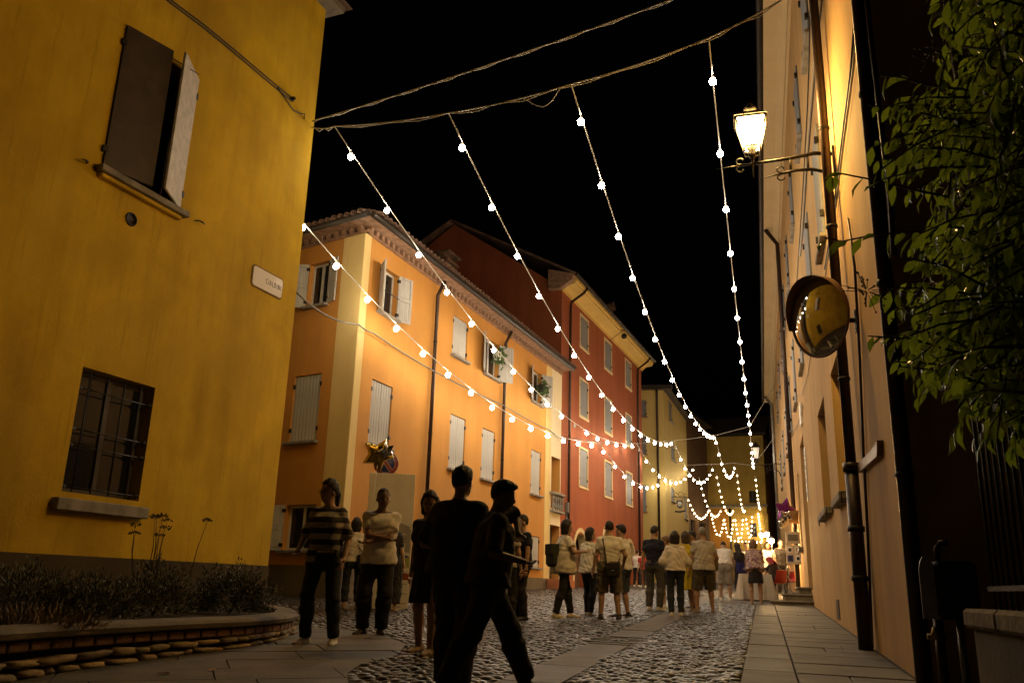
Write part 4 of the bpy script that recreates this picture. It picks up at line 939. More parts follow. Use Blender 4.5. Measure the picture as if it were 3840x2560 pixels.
# darker house beyond, and the return wall at the near end
fD = Facade(RW.pt(52.2, -.4, 0), DR, +1); eD = fD.root('shadowed_house'); tag(eD, 'unlit house front past the steel downpipe at the end of the peach building', 'building')
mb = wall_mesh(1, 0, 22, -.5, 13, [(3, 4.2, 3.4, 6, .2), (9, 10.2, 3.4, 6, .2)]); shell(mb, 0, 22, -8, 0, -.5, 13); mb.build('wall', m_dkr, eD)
for q in ((3, 4.2, 3.4, 6), (9, 10.2, 3.4, 6)): casement(eD, 1, *q, MT['woodd'], -.15)
MB(1).box(0, 22, -.1, .6, 13, 13.2).build('eaves', MT['gutter'], eD)
NB = Facade(RW.pt(U0 - .02, -.9, 0), np.array([DR[1], -DR[0], 0]), -1)
eN = NB.root('dark_red_house'); tag(eN, 'unlit dark red wall set back behind the tree beside the peach building', 'building')
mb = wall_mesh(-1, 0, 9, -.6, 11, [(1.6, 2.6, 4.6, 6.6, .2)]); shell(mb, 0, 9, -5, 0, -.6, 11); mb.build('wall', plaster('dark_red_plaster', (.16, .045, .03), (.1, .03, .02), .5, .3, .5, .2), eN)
casement(eN, -1, 1.6, 2.6, 4.6, 6.6, MT['woodd'], -.15)
# ================================================================== LIGHTS AND WIRES
K = 1 / .6125
m_bulb = emitter('festoon_bulb_glow', WARM, BULB_L)
m_bulb2 = emitter('garland_bulb_glow', (1.0, .70, .36), BULB_L * .16)
m_wire = mat('white_festoon_wire', (.6, .58, .52), .5)
m_sock = mat('white_socket', (.55, .53, .5), .5)
def bulb_mesh(r, m):
    mb = MB(); mb.lathe([(0, -1.0 * r), (.5 * r, -.87 * r), (.87 * r, -.5 * r), (r, 0), (.87 * r, .5 * r), (.5 * r, .9 * r)], n=8); mb.sm = list(range(len(mb.f))); return mb.mesh('bulb', m)
BM1 = bulb_mesh(.062, m_bulb); BM1b = bulb_mesh(.055, emitter('second_row_bulb_glow', WARM, BULB_L * .75)); BM2 = bulb_mesh(.05, m_bulb2)
m_dead = mat('unlit_glass_bulb', (.5, .5, .48), .1); BMD = bulb_mesh(.06, m_dead)
SOK = MB().lathe([(.028, .045), (.03, .05), (.03, .1), (.018, .12)], n=8).mesh('socket', m_sock); SOK2 = MB().lathe([(.03, .05), (.03, .1), (.018, .12)], n=6).mesh('socket', m_sock)
def festoon(p0, p1, sag, n, label, group, bm=BM1, wr=.012, sok=SOK, dead=(), first=.35, wm=None):
    p0, p1 = np.array(p0, float), np.array(p1, float); e = empty('light_string', p0, 0, label, 'string lights', group)
    q = lambda t: (p1 - p0) * t + np.array([0, 0, -4 * sag * t * (1 - t)])
    ts = np.linspace(0, 1, 160); L = np.r_[0, np.cumsum([np.linalg.norm(q(ts[i + 1]) - q(ts[i])) for i in range(159)])]
    MB().tube([q(t) for t in np.linspace(0, 1, 30)], wr, 5).build('cable', wm or m_wire, e)
    for k in range(n):
        t = float(np.interp((k + first) / n * L[-1], L, ts)); c = q(t); 
        b = link('bulb', BMD if k in dead else bm, e, (c[0], c[1], c[2] - .12)); link('socket', sok, b, (0, 0, 0))
    return e
# first cable across the street, from the corner of the ochre house to the peach building
c1a = LB.pt(-.12, .03, LB.px(1150, 466)[1]); c1b = RW.pt(3.55, .02, 9.75)
def oncable(a, b, x, y):
    d = b - a; d = np.array([d[0], d[1], 0]); n = np.array([-d[1], d[0], 0]); r = ray(x, y); return CAM + r * (((a - CAM) @ n) / (r @ n))
def catenary(name, a, b, sag, r, m, label, n=40, twist=0.0):
    e = empty(name, a, 0, label, 'cable'); pts = []
    for t in np.linspace(0, 1, n): p = (b - a) * t; p[2] -= 4 * sag * t * (1 - t); pts.append(p)
    MB().tube(pts, r, 6).build('wire', m, e)
    if twist:
        tw = [p + np.array([0, twist * math.cos(i * 1.9), twist * math.sin(i * 1.9) - twist]) for i, p in enumerate(pts)]; MB().tube(tw, r * .7, 5).build('supply_lead', MT['cablel'], e)
    return e
starts = {k: oncable(c1a, c1b, x * K, y * K) for k, (x, y) in dict(B=(768, 290), C=(1030, 260), D=(1312, 194), E=(1628, 88)).items()}
starts['A'] = onz(662 * K, 470 * K, 7.9)
# keep the strand heads on the wire itself
pts_c = [c1a] + [starts[k] for k in 'BCDE'] + [c1b]
e = empty('span_wire', c1a, 0, 'pale span wire from the ochre house corner carrying the first row of light strings', 'cable')
pp = [p - c1a for p in pts_c]; fine = []
for i in range(len(pp) - 1):
    for t in np.linspace(0, 1, 8, endpoint=False): w_ = pp[i] * (1 - t) + pp[i + 1] * t; fine.append(w_ - np.array([0, 0, .05 * 4 * t * (1 - t)]))
fine.append(pp[-1])
MB().tube(fine, .013, 6).build('wire', MT['cablel'], e)
MB().tube([p + np.array([0, .02 * math.cos(i * 2.1), .03 * math.sin(i * 1.7) - .03]) for i, p in enumerate(fine)], .011, 5).build('supply_lead', MT['cablel'], e)
lp0 = oncable(c1a, c1b, 1190 * K, 225 * K) - c1a; lp1 = oncable(c1a, c1b, 1285 * K, 205 * K) - c1a
MB().tube([lp0 * (1 - t) + lp1 * t - np.array([0, 0, .28 * math.sin(math.pi * t ** 1.5)]) for t in np.linspace(0, 1, 12)], .008, 5).build('loose_loop', MT['cablel'], e)
catenary('overhead_cable', LB.pt(-.1, .03, LB.px(1154, 444)[1]), oncable(c1a, c1b, 2486, 0) + (oncable(c1a, c1b, 2486, 0) - c1a) * .32 * np.array([1, 1, 1.0]), .12, .014, MT['cablel'], 'upper overhead cable rising from the ochre house corner above the light strings', 40, .02)
NB1 = dict(A=14, B=17, C=17, D=17, E=13); ZE1 = dict(A=5.75, B=7.75, C=8.1, D=8.4, E=8.3); SG = dict(A=1.2, B=1.8, C=1.9, D=1.6, E=.4)
ENDS = dict(A=(1376, 1016), B=(1462, 1018), C=(1548, 1012), D=(1642, 1000), E=(1722, 979))
LAB = dict(A='light string coming from behind the ochre house along the front of the orange house', B='light string leaving the span wire closest to the ochre house corner', C='light string second along the span wire from the ochre house corner', D='light string third along the span wire, crossing in front of the black sky', E='light string hung from the span wire near the street lantern')
ends = {}
for k in 'ABCDE':
    ends[k] = onz(ENDS[k][0] * K, ENDS[k][1] * K, ZE1[k]); festoon(starts[k], ends[k], SG[k], NB1[k], LAB[k], 'light strings above the near street', dead=((NB1[k] - 7,) if k == 'B' else ()), first=.42)
# second cable
e = empty('span_wire', ends['A'], 0, 'second span wire across the street before the red house where the first strings end', 'cable')
c2a = RB.pt(.5, .02, RB.px(2125, 1640)[1]); c2b = RW.pt(33, .02, RW.px(2912, 1545)[1] * 0 + 10.6)
MB().tube([p - ends['A'] for p in [c2a] + [ends[k] for k in 'ABCDE'] + [c2b]], .012, 6).build('wire', MT['cablel'], e)
Y3 = 60.0
E2 = dict(A=(2519, 1744), B=(2606, 1742), C=(2676, 1740), D=(2756, 1736), E=(2826, 1745)); SG2 = dict(A=1.5, B=1.5, C=1.6, D=1.4, E=.6)
ends2 = {}
for k in 'ABCDE':
    ends2[k] = ondist(*E2[k], Y3)
    festoon(ends[k], ends2[k], SG2[k], dict(A=11, B=11, C=11, D=10, E=8)[k], dict(A='light string sagging across the red house front past the second span wire', B='light string sagging in front of the red house downpipe past the second span wire', C='light string sagging before the yellow house past the second span wire', D='light string of the second row hanging deepest against the dark sky', E='steep light string of the second row beside the peach building')[k], 'light strings of the second row', dead=(0,) if k in 'BC' else (), bm=BM1b)
e = empty('span_wire', ends2['A'], 0, 'third span wire stretched level between the yellow house and the peach building', 'cable')
c3a = Y1.pt(3.2, .02, ends2['A'][2] - .2); c3b = RW.pt(47, .02, ends2['E'][2] + .9)
MB().tube([p - ends2['A'] for p in [c3a] + [ends2[k] for k in 'ABCDE'] + [c3b]], .02, 6).build('wire', MT['cablel'], e)
# garlands of the far end of the street
def g7(x, y): return (2440 + x * .35714, 1560 + y * .35714)
far = [((330, 655), (612, 965), 30, 1.5), ((508, 640), (742, 960), 26, 1.4), ((690, 600), (872, 962), 26, 1.3), ((903, 580), (990, 968), 22, 1.0), ((1100, 630), (1150, 955), 20, .6)]
SP3 = []
for i, (a, b, n, sg_) in enumerate(far):
    A_, B_ = ondist(*g7(*a), Y3), ondist(*g7(*b), 66); SP3.append(B_)
    festoon(A_, B_, sg_, n // 3 + 4, ('garland of small bulbs in front of the brown house doorways', 'garland of small bulbs beside the amber wall panel', 'garland of small bulbs over the amber wall panel', 'garland of small bulbs over the ochre stone wall', 'steep garland of small bulbs ending above the market lamps')[i], 'garlands of small bulbs at the far end', BM2, .012, SOK2)
far2 = [((635, 1010), (770, 1055), 18, 1.55), ((770, 1055), (868, 1050), 17, 1.6), ((885, 1060), (968, 1045), 17, 1.7), ((1000, 1050), (1066, 1012), 16, 1.75), ((1128, 1000), (1170, 1310), 16, .05)]
e = empty('span_wire', SP3[0], 0, 'fourth span wire before the ochre stone house carrying the last garlands', 'cable'); MB().tube([p - SP3[0] for p in SP3], .015, 5).build('wire', MT['cablel'], e)
for i, (a, b, n, sg_) in enumerate(far2):
    festoon(ondist(*g7(*a), 70), ondist(*g7(*b), 70), sg_, n // 2 + 2, ('last row garland hanging low before the amber panel', 'last row garland hanging low at the edge of the stone wall', 'last row garland hanging low over the stone wall', 'last row garland hanging low before the stone house window', 'last row garland dropping straight down behind the market lamps')[i], 'last row of garlands', BM2, .012, SOK2)
festoon(ondist(*g7(830, 1285), 69), ondist(*g7(1180, 1305), 69), .05, 9, 'level garland low along the stone house wall', 'last row of garlands', BM2, .012, SOK2)

# ------------------------------------------------------------------ street lantern on a bracket
def solve_o(fac, u, z, px_):
    lo, hi = -1.0, 4.0
    def X(o): v = fac.pt(u, o, z) - CAM; return CX + F * (v @ _R) / (v @ _fw)
    up = X(hi) > X(lo)
    for _ in range(50):
        m = (lo + hi) / 2
        if (X(m) < px_) == up: lo = m
        else: hi = m
    return m
bu, bz = RW.px(3130, 585)
LO = solve_o(RW, bu, bz + .1, 2822)
def lantern(fac, u, z, reach, label, lit=True, k=1.0):
    e = fac.root('street_lantern', u, 0, z); tag(e, label, 'street lamp'); s = fac.out; P = lambda u_, o, z_: (u_ * k, o * s, z_ * k)
    MB().tube([P(0, .0, .03), P(0, .25, .07), P(0, reach * .55, .03), P(0, reach + .18, .0)], [.028, .028, .024, .016], 8).tube([P(0, reach + .18, 0), P(0, reach + .48, -.02)], [.012, .002], 6).build('bracket_arm', MT['iron'], e)
    MB().tube([P(0, .0, -.42), P(0, .12, -.22), P(0, .3, -.16), P(0, .5, -.155), P(0, .68, -.18)], [.024, .026, .024, .022, .018], 8).tube([P(0, .68, -.18), P(0, .95, -.23)], [.014, .002], 6).build('bracket_brace', MT['iron'], e)
    for o_ in (.34, .56): MB().tube([P(0, o_, -.15), P(0, o_, .04)], .018, 6).build('bracket_strut', MT['iron'], e)
    for (o_, z_) in ((reach + .16, 0), (.68, -.18)):
        mb = MB()
        for sg in (1, -1): mb.tube([P(0, o_ + .07 * math.sin(t * 4.6) * (1 - .55 * t), z_ + sg * (.012 + .05 * (1 - math.cos(t * 4.6) * (1 - .4 * t)))) for t in np.linspace(0, 1, 12)], .011, 5)
        mb.build('scroll', MT['iron'], e)
    MB(s).box(-.05, .05, 0, .03, -.46, .14).build('wall_plate', MT['iron'], e)
    cx_ = reach; R0, R1, H = .105, .195, .40; zb = .24
    MB().tube([P(0, cx_, -.2), P(0, cx_, 0), P(0, cx_, .16)], [.003, .018, .02], 8).build('spike', MT['iron'], e)
    a4 = [(1, 1), (-1, 1), (-1, -1), (1, -1)]
    fr = MB()
    for (a, b) in a4: fr.tube([P(a * R0, cx_ + b * R0, zb), P(a * R1, cx_ + b * R1, zb + H)], .012, 6)
    for (rr, zz, th) in ((R0, zb, .012), (R1, zb + H, .02)):
        for i in range(4): (a, b), (c, d) = a4[i], a4[(i + 1) % 4]; fr.tube([P(a * rr, cx_ + b * rr, zz), P(c * rr, cx_ + d * rr, zz)], th, 6)
    fo = fr.build('lantern_frame', MT['iron'], e)
    g_ = emitter('lantern_pane_glow', (1.0, .60, .17), LAMP_L) if lit else mat('frosted_pane', (.5, .5, .5), .3)
    for i in range(4):
        (a, b), (c, d) = a4[i], a4[(i + 1) % 4]; r0, r1 = R0 - .008, R1 - .008
        mb = MB(); mb.quad(P(a * r0, cx_ + b * r0, zb), P(c * r0, cx_ + d * r0, zb), P(c * r1, cx_ + d * r1, zb + H), P(a * r1, cx_ + b * r1, zb + H)); mb.build('pane', g_, fo)
    rf = MB(); 
    for i in range(4):
        (a, b), (c, d) = a4[i], a4[(i + 1) % 4]
        rf.quad(P(a * (R1 + .03), cx_ + b * (R1 + .03), zb + H + .01), P(c * (R1 + .03), cx_ + d * (R1 + .03), zb + H + .01), P(c * .09, cx_ + d * .09, zb + H + .13), P(a * .09, cx_ + b * .09, zb + H + .13))
    rf.v.append(P(0, cx_, zb + H + .01)); rf.build('roof', MT['iron'], e)
    MB().lathe([(.085, 0), (.085, .04), (.095, .05), (.09, .09), (.05, .13), (.02, .145), (.025, .165), (.0, .19)], P(0, cx_, zb + H + .12), n=14).build('finial', MT['iron'], e)
    MB().lathe([(.05, .0), (.055, .05), (.045, .1), (.1, .16)], P(0, cx_, zb - .14), n=12).build('socket_cup', MT['iron'], e)
    for i in range(4):
        (a, b) = a4[i]; MB().tube([P(a * R0, cx_ + b * R0, zb), P(a * R0 * .9, cx_ + b * R0 * .9, zb - .07), P(a * .04, cx_ + b * .04, zb - .1)], .008, 5).build('cradle', MT['iron'], e)
    MB().tube([P(.02, .02, .12), P(.03, .06, -.05), P(.02, .1, -.15), P(.0, .07, -.05), P(0, .05, .02)], .008, 5).build('lamp_lead', MT['cablel'], e)
    return e
lantern(RW, bu, bz, LO, 'lit wrought iron street lantern on a scrolled bracket on the peach building')
fu = 40.0; lantern(RW, fu, RW.px(2921, 1790)[1] * 0 + 7.4, 1.25, 'unlit pale lantern on a plain bracket farther along the peach building', False, 1.5)
# ================================================================== STREET FURNITURE AND PLANTING
# ------------------------------------------------------------------ traffic mirror
mu_, mz_ = RW.px(3212, 1201); MO = solve_o(RW, mu_, mz_, 3075)
tm = RW.root('traffic_mirror', mu_, 0, mz_); tag(tm, 'round convex traffic mirror on an arm fixed to the peach building', 'mirror')
s = RW.out; P = lambda u, o, z: (u, o * s, z)
cpos = RW.pt(mu_, MO, mz_ + .06); dist = (cpos - CAM) @ _fw; RM = 150 / F * dist
MB().tube([P(0, 0, 0), P(0, MO - .02, .03)], .028, 10).build('arm', MT['iron'], tm); MB(s).bbox(-.05, .05, 0, .02, -.14, .12, .004).build('wall_plate', MT['iron'], tm)
# the mirror looks back down the street towards the junction, slightly tilted down
look = np.array([-.925, -.365, -.10]); look /= np.linalg.norm(look)
lk = np.array([look @ RW.d, look @ np.array([-RW.d[1], RW.d[0], 0]), look[2]])
m_mir = mat('mirror_acrylic', (.62, .62, .60), .07, .82, bump=.05, bs=6, var=.2, vs=3)
cc = np.array(P(0, MO, .06))
prof = [(RM * math.sin(a), .13 * math.cos(a * 1.0 * .5 / .5) if False else .11 * (1 - (math.sin(a)) ** 2)) for a in np.linspace(math.pi / 2 * .985, 0.001, 14)]
MB().lathe(prof, cc, lk, 40).build('mirror_face', m_mir, tm, smooth=True)
MB().lathe([(RM * .2, -.09), (RM * .9, -.05), (RM * 1.02, 0), (RM * 1.02, .015), (RM * .975, .02), (RM * .96, .004)], cc, lk, 40).build('housing', mat('orange_brown_housing', (.12, .06, .03), .5), tm)
# hood over the upper half
upv = np.array([0, 0, 1.0]); upv = upv - lk * (upv @ lk); upv /= np.linalg.norm(upv); sdv = np.cross(upv, lk); mb = MB(); nn = 22
for k in range(nn + 1):
    a = math.radians(-5 + 190 * k / nn); r_ = (math.cos(a) * sdv + math.sin(a) * upv) * RM * 1.025; dpt = .16 * (.35 + .65 * max(0, math.sin(a)))
    mb.v += [tuple(cc + r_), tuple(cc + r_ * 1.01 + lk * dpt)]
for k in range(nn): mb.f.append((2 * k, 2 * k + 1, 2 * k + 3, 2 * k + 2))
mb.build('hood', mat('orange_brown_hood', (.16, .08, .03), .5), tm, smooth=True)

# ------------------------------------------------------------------ stone planter
BASE = [ground(-420, 2660), ground(199, 2545), ground(653, 2475), ground(930, 2437), ground(1060, 2408), ground(1106, 2385), ground(1095, 2352), ground(1040, 2320), ground(995, 2300)]
pl = empty('stone_planter', BASE[2], 0, 'low dry stone planter wall with a rounded coping in front of the ochre house', 'planter')
O0 = BASE[2]
seg = np.array([p[:2] for p in BASE]); sl = np.r_[0, np.cumsum(np.linalg.norm(np.diff(seg, axis=0), axis=1))]
def along_base(t):
    x, y = np.interp(t, sl, seg[:, 0]), np.interp(t, sl, seg[:, 1]); h = .04
    a = np.array([np.interp(t - h, sl, seg[:, 0]), np.interp(t - h, sl, seg[:, 1])]); b = np.array([np.interp(t + h, sl, seg[:, 0]), np.interp(t + h, sl, seg[:, 1])]); d = b - a; d /= np.linalg.norm(d) + 1e-9
    return np.array([x, y, gz(x, y)]), d, np.array([d[1], -d[0]])
def vert_z(p, x_, y_):   # height of photo row y_ above ground point p
    lo, hi = -1.0, 3.0
    for _ in range(40):
        m = (lo + hi) / 2; v = np.array([p[0], p[1], p[2] + m]) - CAM
        if CY - F * (v @ _U) / (v @ _fw) > y_: lo = m
        else: hi = m
    return m
HP = vert_z(BASE[2], 653, 2322); 
m_sto = [mat('planter_stone_%d' % k, c, .85, var=.35, vs=7, bump=.5, bs=22) for k, c in enumerate(((.30, .22, .12), (.23, .18, .11), (.36, .26, .13), (.19, .15, .10)))]
m_brk = mat('planter_brick', (.12, .065, .042), .9, var=.35, vs=6, bump=.4)
def stone_mesh(L, H, D, seed, m, rough=.12):
    r = np.random.default_rng(seed); nu = 5; vs, idx = [], {}
    # rounded, irregular block: a cube sphere squashed to a box
    for i in range(4):
        for j in range(4):
            for k in range(4):
                if 0 < i < 3 and 0 < j < 3 and 0 < k < 3: continue
                v = np.array([i, j, k]) / 1.5 - 1; n_ = v / max(1e-6, (np.abs(v) ** 7).sum() ** (1 / 7)); n_ = n_ * (1 + r.normal(0, rough * .45)); idx[(i, j, k)] = len(vs); vs.append(n_ * np.array([L / 2, D / 2, H / 2]))
    f = []
    for ax in range(3):
        for side in (0, 3):
            for a in range(3):
                for b in range(3):
                    def key(p, q): t = [0, 0, 0]; t[ax] = side; t[(ax + 1) % 3] = p; t[(ax + 2) % 3] = q; return idx[tuple(t)]
                    q = (key(a, b), key(a + 1, b), key(a + 1, b + 1), key(a, b + 1)); f.append(q if side else q[::-1])
    return np_mesh('stone', np.array(vs), f, None, m)
t_end = sl[-1] - .02; cop_h = .085
rows = [(0.0, .11), (.11, .125), (.235, .10)]; zr_ = HP - cop_h
hs_ = zr_ - .115; rows = [(.025, .5 * hs_), (.025 + .5 * hs_, .5 * hs_)]
sd = 0
for (z0, h) in rows:
    t = -.0 + random.uniform(0, .2)
    while t < t_end - .1:
        L = random.choice((.13, .19, .25, .31, .38)) * random.uniform(.9, 1.1); L = min(L, t_end - t)
        p, d, nrm = along_base(t + L / 2); kz = (O0[2] + HP - p[2]) / HP; hh = kz * h * random.uniform(.72, 1.04); sd += 1
        o = link('stone', stone_mesh(L - .022, hh - .012, .22, sd, random.choice(m_sto)), pl); a = math.atan2(d[1], d[0])
        oo = random.uniform(-.025, .012) - .09
        o.location = (p[0] - O0[0] + nrm[0] * oo, p[1] - O0[1] + nrm[1] * oo, p[2] - O0[2] + z0 * kz + hh / 2); o.rotation_euler = (random.uniform(-.04, .04), random.uniform(-.05, .05), a); t += L
t = .02; mbk = MB().bbox(-.1, .1, -.06, .06, -.036, .036, .01).mesh('brick', m_brk)
while t < t_end - .1:
    p, d, nrm = along_base(t + .1); o = link('brick', mbk, pl, (p[0] - O0[0] - nrm[0] * .085, p[1] - O0[1] - nrm[1] * .085, zr_ - .044)); o.rotation_euler = (0, 0, math.atan2(d[1], d[0]) + random.uniform(-.02, .02)); o.scale = (1, 1, random.uniform(.9, 1)); t += .213
# backing and rounded coping
mb = MB(); cop = []
ts = np.linspace(0, t_end, 46)
prof = [(-.24, .0), (-.24, cop_h), (-.04, cop_h), (.01, cop_h - .012), (.03, cop_h * .55), (.015, .012), (-.02, .0)]
base = 0; m_ = len(prof)
for t in ts:
    p, d, nrm = along_base(t); p = p - O0
    for (o_, z_) in prof: mb.v.append((p[0] + nrm[0] * o_, p[1] + nrm[1] * o_, zr_ + z_))
for i in range(len(ts) - 1):
    for k in range(m_): a, b = i * m_ + k, i * m_ + (k + 1) % m_; mb.f.append((a, b, b + m_, a + m_))
mb.f.append(tuple(range(m_))); mb.f.append(tuple(reversed(range((len(ts) - 1) * m_, len(ts) * m_)))); mb.build('coping', mat('coping_stone', (.15, .125, .09), .8, var=.3, vs=2.5, bump=.35, bs=18), pl, smooth=False)
mb = MB()
for t in ts:
    p, d, nrm = along_base(t); p = p - O0
    mb.v += [(p[0] - nrm[0] * .13, p[1] - nrm[1] * .13, p[2] - .1), (p[0] - nrm[0] * .13, p[1] - nrm[1] * .13, zr_ + .01)]
for i in range(len(ts) - 1): mb.f.append((2 * i, 2 * i + 2, 2 * i + 3, 2 * i + 1))
mb.build('mortar_core', m_mortar, pl)
mb = MB(); lev = lambda q: (q[0] - O0[0], q[1] - O0[1], zr_ + .03); soil = [lev(along_base(t)[0]) for t in ts] + [lev(LB.pt(.2, 0, 0)), lev(LB.pt(-10, 0, 0))]
mb.poly(soil); mb.build('soil', mat('planter_soil', (.025, .018, .012), .95, bump=.8, bs=20), pl)
ZS = zr_ + .03

# ------------------------------------------------------------------ shrubs
def blades(n, centre, rad, L, wdt, m, name, parent, upb=.6, seed=0, shape=2.0):
    r = np.random.default_rng(seed); d = r.normal(0, 1, (n, 3)); d /= np.linalg.norm(d, axis=1)[:, None]; d[:, 2] = np.abs(d[:, 2]) * 1.0
    rr = r.uniform(.25, 1, n) ** (1 / shape); lump = 1 + .22 * np.sin(7 * d[:, 0] + seed) * np.sin(6 * d[:, 1] + 2 * seed) + .12 * np.sin(17 * d[:, 0] + 13 * d[:, 2])
    c = d * rr[:, None] * np.array(rad) * lump[:, None] + np.array(centre)
    dr = d * .8 + np.array([0, 0, upb]) + r.normal(0, .5, (n, 3)); dr /= np.linalg.norm(dr, axis=1)[:, None]
    sd_ = np.cross(dr, r.normal(0, 1, (n, 3))); sd_ /= np.linalg.norm(sd_, axis=1)[:, None]; l = L * r.uniform(.5, 1.3, n)[:, None]; w_ = wdt * r.uniform(.6, 1.3, n)[:, None]
    V_ = np.stack([c, c + dr * l * .5 + sd_ * w_, c + dr * l, c + dr * l * .5 - sd_ * w_], 1).reshape(-1, 3)
    return link(name, np_mesh(name, V_, np.arange(n * 4).reshape(-1, 4), None, m, False), parent)
m_lav = mat('lavender_leaf', (.10, .105, .06), .6, var=.5, vs=8); m_twig = mat('dry_twig', (.14, .10, .055), .8); m_box = mat('clipped_leaf', (.055, .062, .04), .5, var=.5, vs=9); m_dry = mat('dry_grass', (.22, .15, .06), .8, var=.4, vs=9)
def inbed(x, y, back=.0):
    # a point of the planting bed seen at photo column x, a little behind the coping
    b = ground(x, y); return np.array([b[0], b[1], b[2]])
def bed(x, frac):
    """ground point at photo column x, frac of the way from the coping to the wall"""
    lo, hi = 2240.0, 2700.0; pts = []
    for yy in np.linspace(2700, 2250, 120):
        g_ = ground(x, yy); pts.append((g_, (np.array([g_[0], g_[1], 0]) - LB.p) @ LB.n))
    wallp = next((p for p in pts if p[1] > 0 and True), None)
    ins = [p[0] for p in pts if p[1] > 0]
    back = ins[-1]
    # front: where the column meets the planter base
    fr = min(ins, key=lambda g_: min(np.hypot(*(g_[:2] - along_base(t)[0][:2])) for t in ts))
    q = fr + (back - fr) * frac; return q
def shrub(name, x, frac, rad, n, label, m, L, wdt, seed, group=None, twigs=10, upb=.6):
    q = bed(x, frac); e = empty(name, (q[0], q[1], O0[2] + ZS), 0, label, 'shrub', group)
    blades(n, (0, 0, .02), rad, L, wdt, m, 'foliage', e, upb, seed)
    mb = MB(); r = random.Random(seed)
    for k in range(twigs):
        a = r.uniform(0, 6.28); t0 = (0, 0, 0); t1 = (rad[0] * .9 * math.cos(a), rad[1] * .9 * math.sin(a), rad[2] * r.uniform(.5, 1.05)); mid = (t1[0] * .4, t1[1] * .4, t1[2] * .6); mb.tube([t0, mid, t1], [.008, .006, .003], 5)
    mb.build('stems', m_twig, e); return e
shrub('lavender_bush', 60, .40, (.50, .42, .44), 3600, 'straggly grey lavender bush at the far left of the stone planter', m_lav, .06, .006, 3)
shrub('lavender_bush', 310, .30, (.46, .40, .36), 4200, 'wide grey lavender bush under the barred window', m_lav, .055, .006, 5)
e = shrub('lavender_bush', 560, .38, (.42, .40, .50), 5000, 'grey lavender bush with tall dry seed heads rising above the plinth', m_lav, .055, .006, 8)
r = random.Random(4)
for k in range(9):
    a = (r.uniform(-.35, .35), r.uniform(-.2, .2), .4); b = (a[0] * 1.25 + r.uniform(-.06, .06), a[1], r.uniform(.78, 1.05)); mid = ((a[0] + b[0]) / 2 + r.uniform(-.03, .03), a[1], (a[2] + b[2]) / 2)
    st_ = MB().tube([a, mid, b], [.006, .005, .003], 5).build('seed_stem', m_twig, e)
    blades(40, b, (.055, .055, .03), .03, .008, mat('seed_head', (.07, .05, .02), .8), 'seed_head', st_, .5, k)
shrub('clipped_bush', 850, .38, (.50, .42, .50), 7000, 'rounded dark clipped bush at the corner end of the stone planter', m_box, .045, .007, 11, upb=.4)
q = bed(90, .08); e = empty('dry_weed', (q[0], q[1], O0[2] + ZS), 0, 'clump of dry straw coloured weeds on the coping at the left', 'plant'); blades(700, (0, 0, 0), (.5, .12, .12), .1, .005, m_dry, 'foliage', e, .8, 21)

# fallen leaves and litter on the paving
m_fl = mat('fallen_leaf', (.25, .15, .05), .7)
for k, (x, y) in enumerate(((640, 2500), (790, 2534), (105, 2545), (610, 2548), (2650, 2440))):
    g_ = ground(x, y); o = MB().poly([(-.05, 0, 0), (-.02, .022, .012), (.03, .015, .004), (.06, 0, .012), (.02, -.02, .006), (-.025, -.02, 0)]).build('fallen_leaf', m_fl); o.location = (g_[0], g_[1], g_[2] + .042); o.rotation_euler = (0, 0, k * 1.3); tag(o, ('dry fallen leaf on the flagstones just off the middle of the planter', 'dry fallen leaf on the flagstones farther out from the planter towards the cobbles', 'dry fallen leaf on the flagstones against the near stones of the planter', 'dry fallen leaf on the flagstones between planter and dark walkers', 'dry fallen leaf on the cobbles beside the pavement')[k], 'leaf', 'fallen leaves on the paving')

# ------------------------------------------------------------------ map board in front of the orange house
MBp = ground(1350, 2285); MBq = ondist(1528, 2290, MBp[1] + .12); d_ = MBq - MBp; WB = float(np.linalg.norm(d_[:2])); 
HB = vert_z(MBp, 1345, 1771)
mpb = empty('map_board', (MBp + MBq) / 2, math.atan2(d_[1], d_[0]), 'tall white town map board standing before the orange house', 'notice board')
m_brd = mat('grey_white_board', (.66, .63, .56), .6, var=.08, vs=3)
MB().bbox(-WB / 2, WB / 2, -.03, .45, -.05, HB, .006).build('panel', m_brd, mpb)
m_mapg = mat('map_grey', (.27, .26, .25), .6); m_mapw = mat('map_white', (.58, .56, .5), .6); m_grn = mat('map_green', (.30, .33, .06), .6); m_mblu = mat('map_blue', (.05, .07, .2), .5); m_mred = mat('map_red', (.25, .05, .02), .5)
zt_ = HB * .63
def pnl(name, pts, m, y): return MB().prism([(x * WB - WB / 2, z) for x, z in pts], y - .003, y, lambda x, y_, z: (x, y_ if False else -.03 + z, y_)).build(name, m, mpb)
def flat(name, pts, m, d=.002):  # thin print on the panel's face
    mb = MB(); A = 0.5 * sum(pts[i][0] * pts[(i + 1) % len(pts)][1] - pts[(i + 1) % len(pts)][0] * pts[i][1] for i in range(len(pts)))
    pts = pts if A > 0 else pts[::-1]; mb.poly([((x - .5) * WB, -.03 - d, z) for x, z in pts]); return mb.build(name, m, mpb)
zb_ = HB * .27
flat('map_sheet', [(0.01, zb_), (.99, zb_), (.99, zt_), (.01, zt_)], m_mapw, .002)
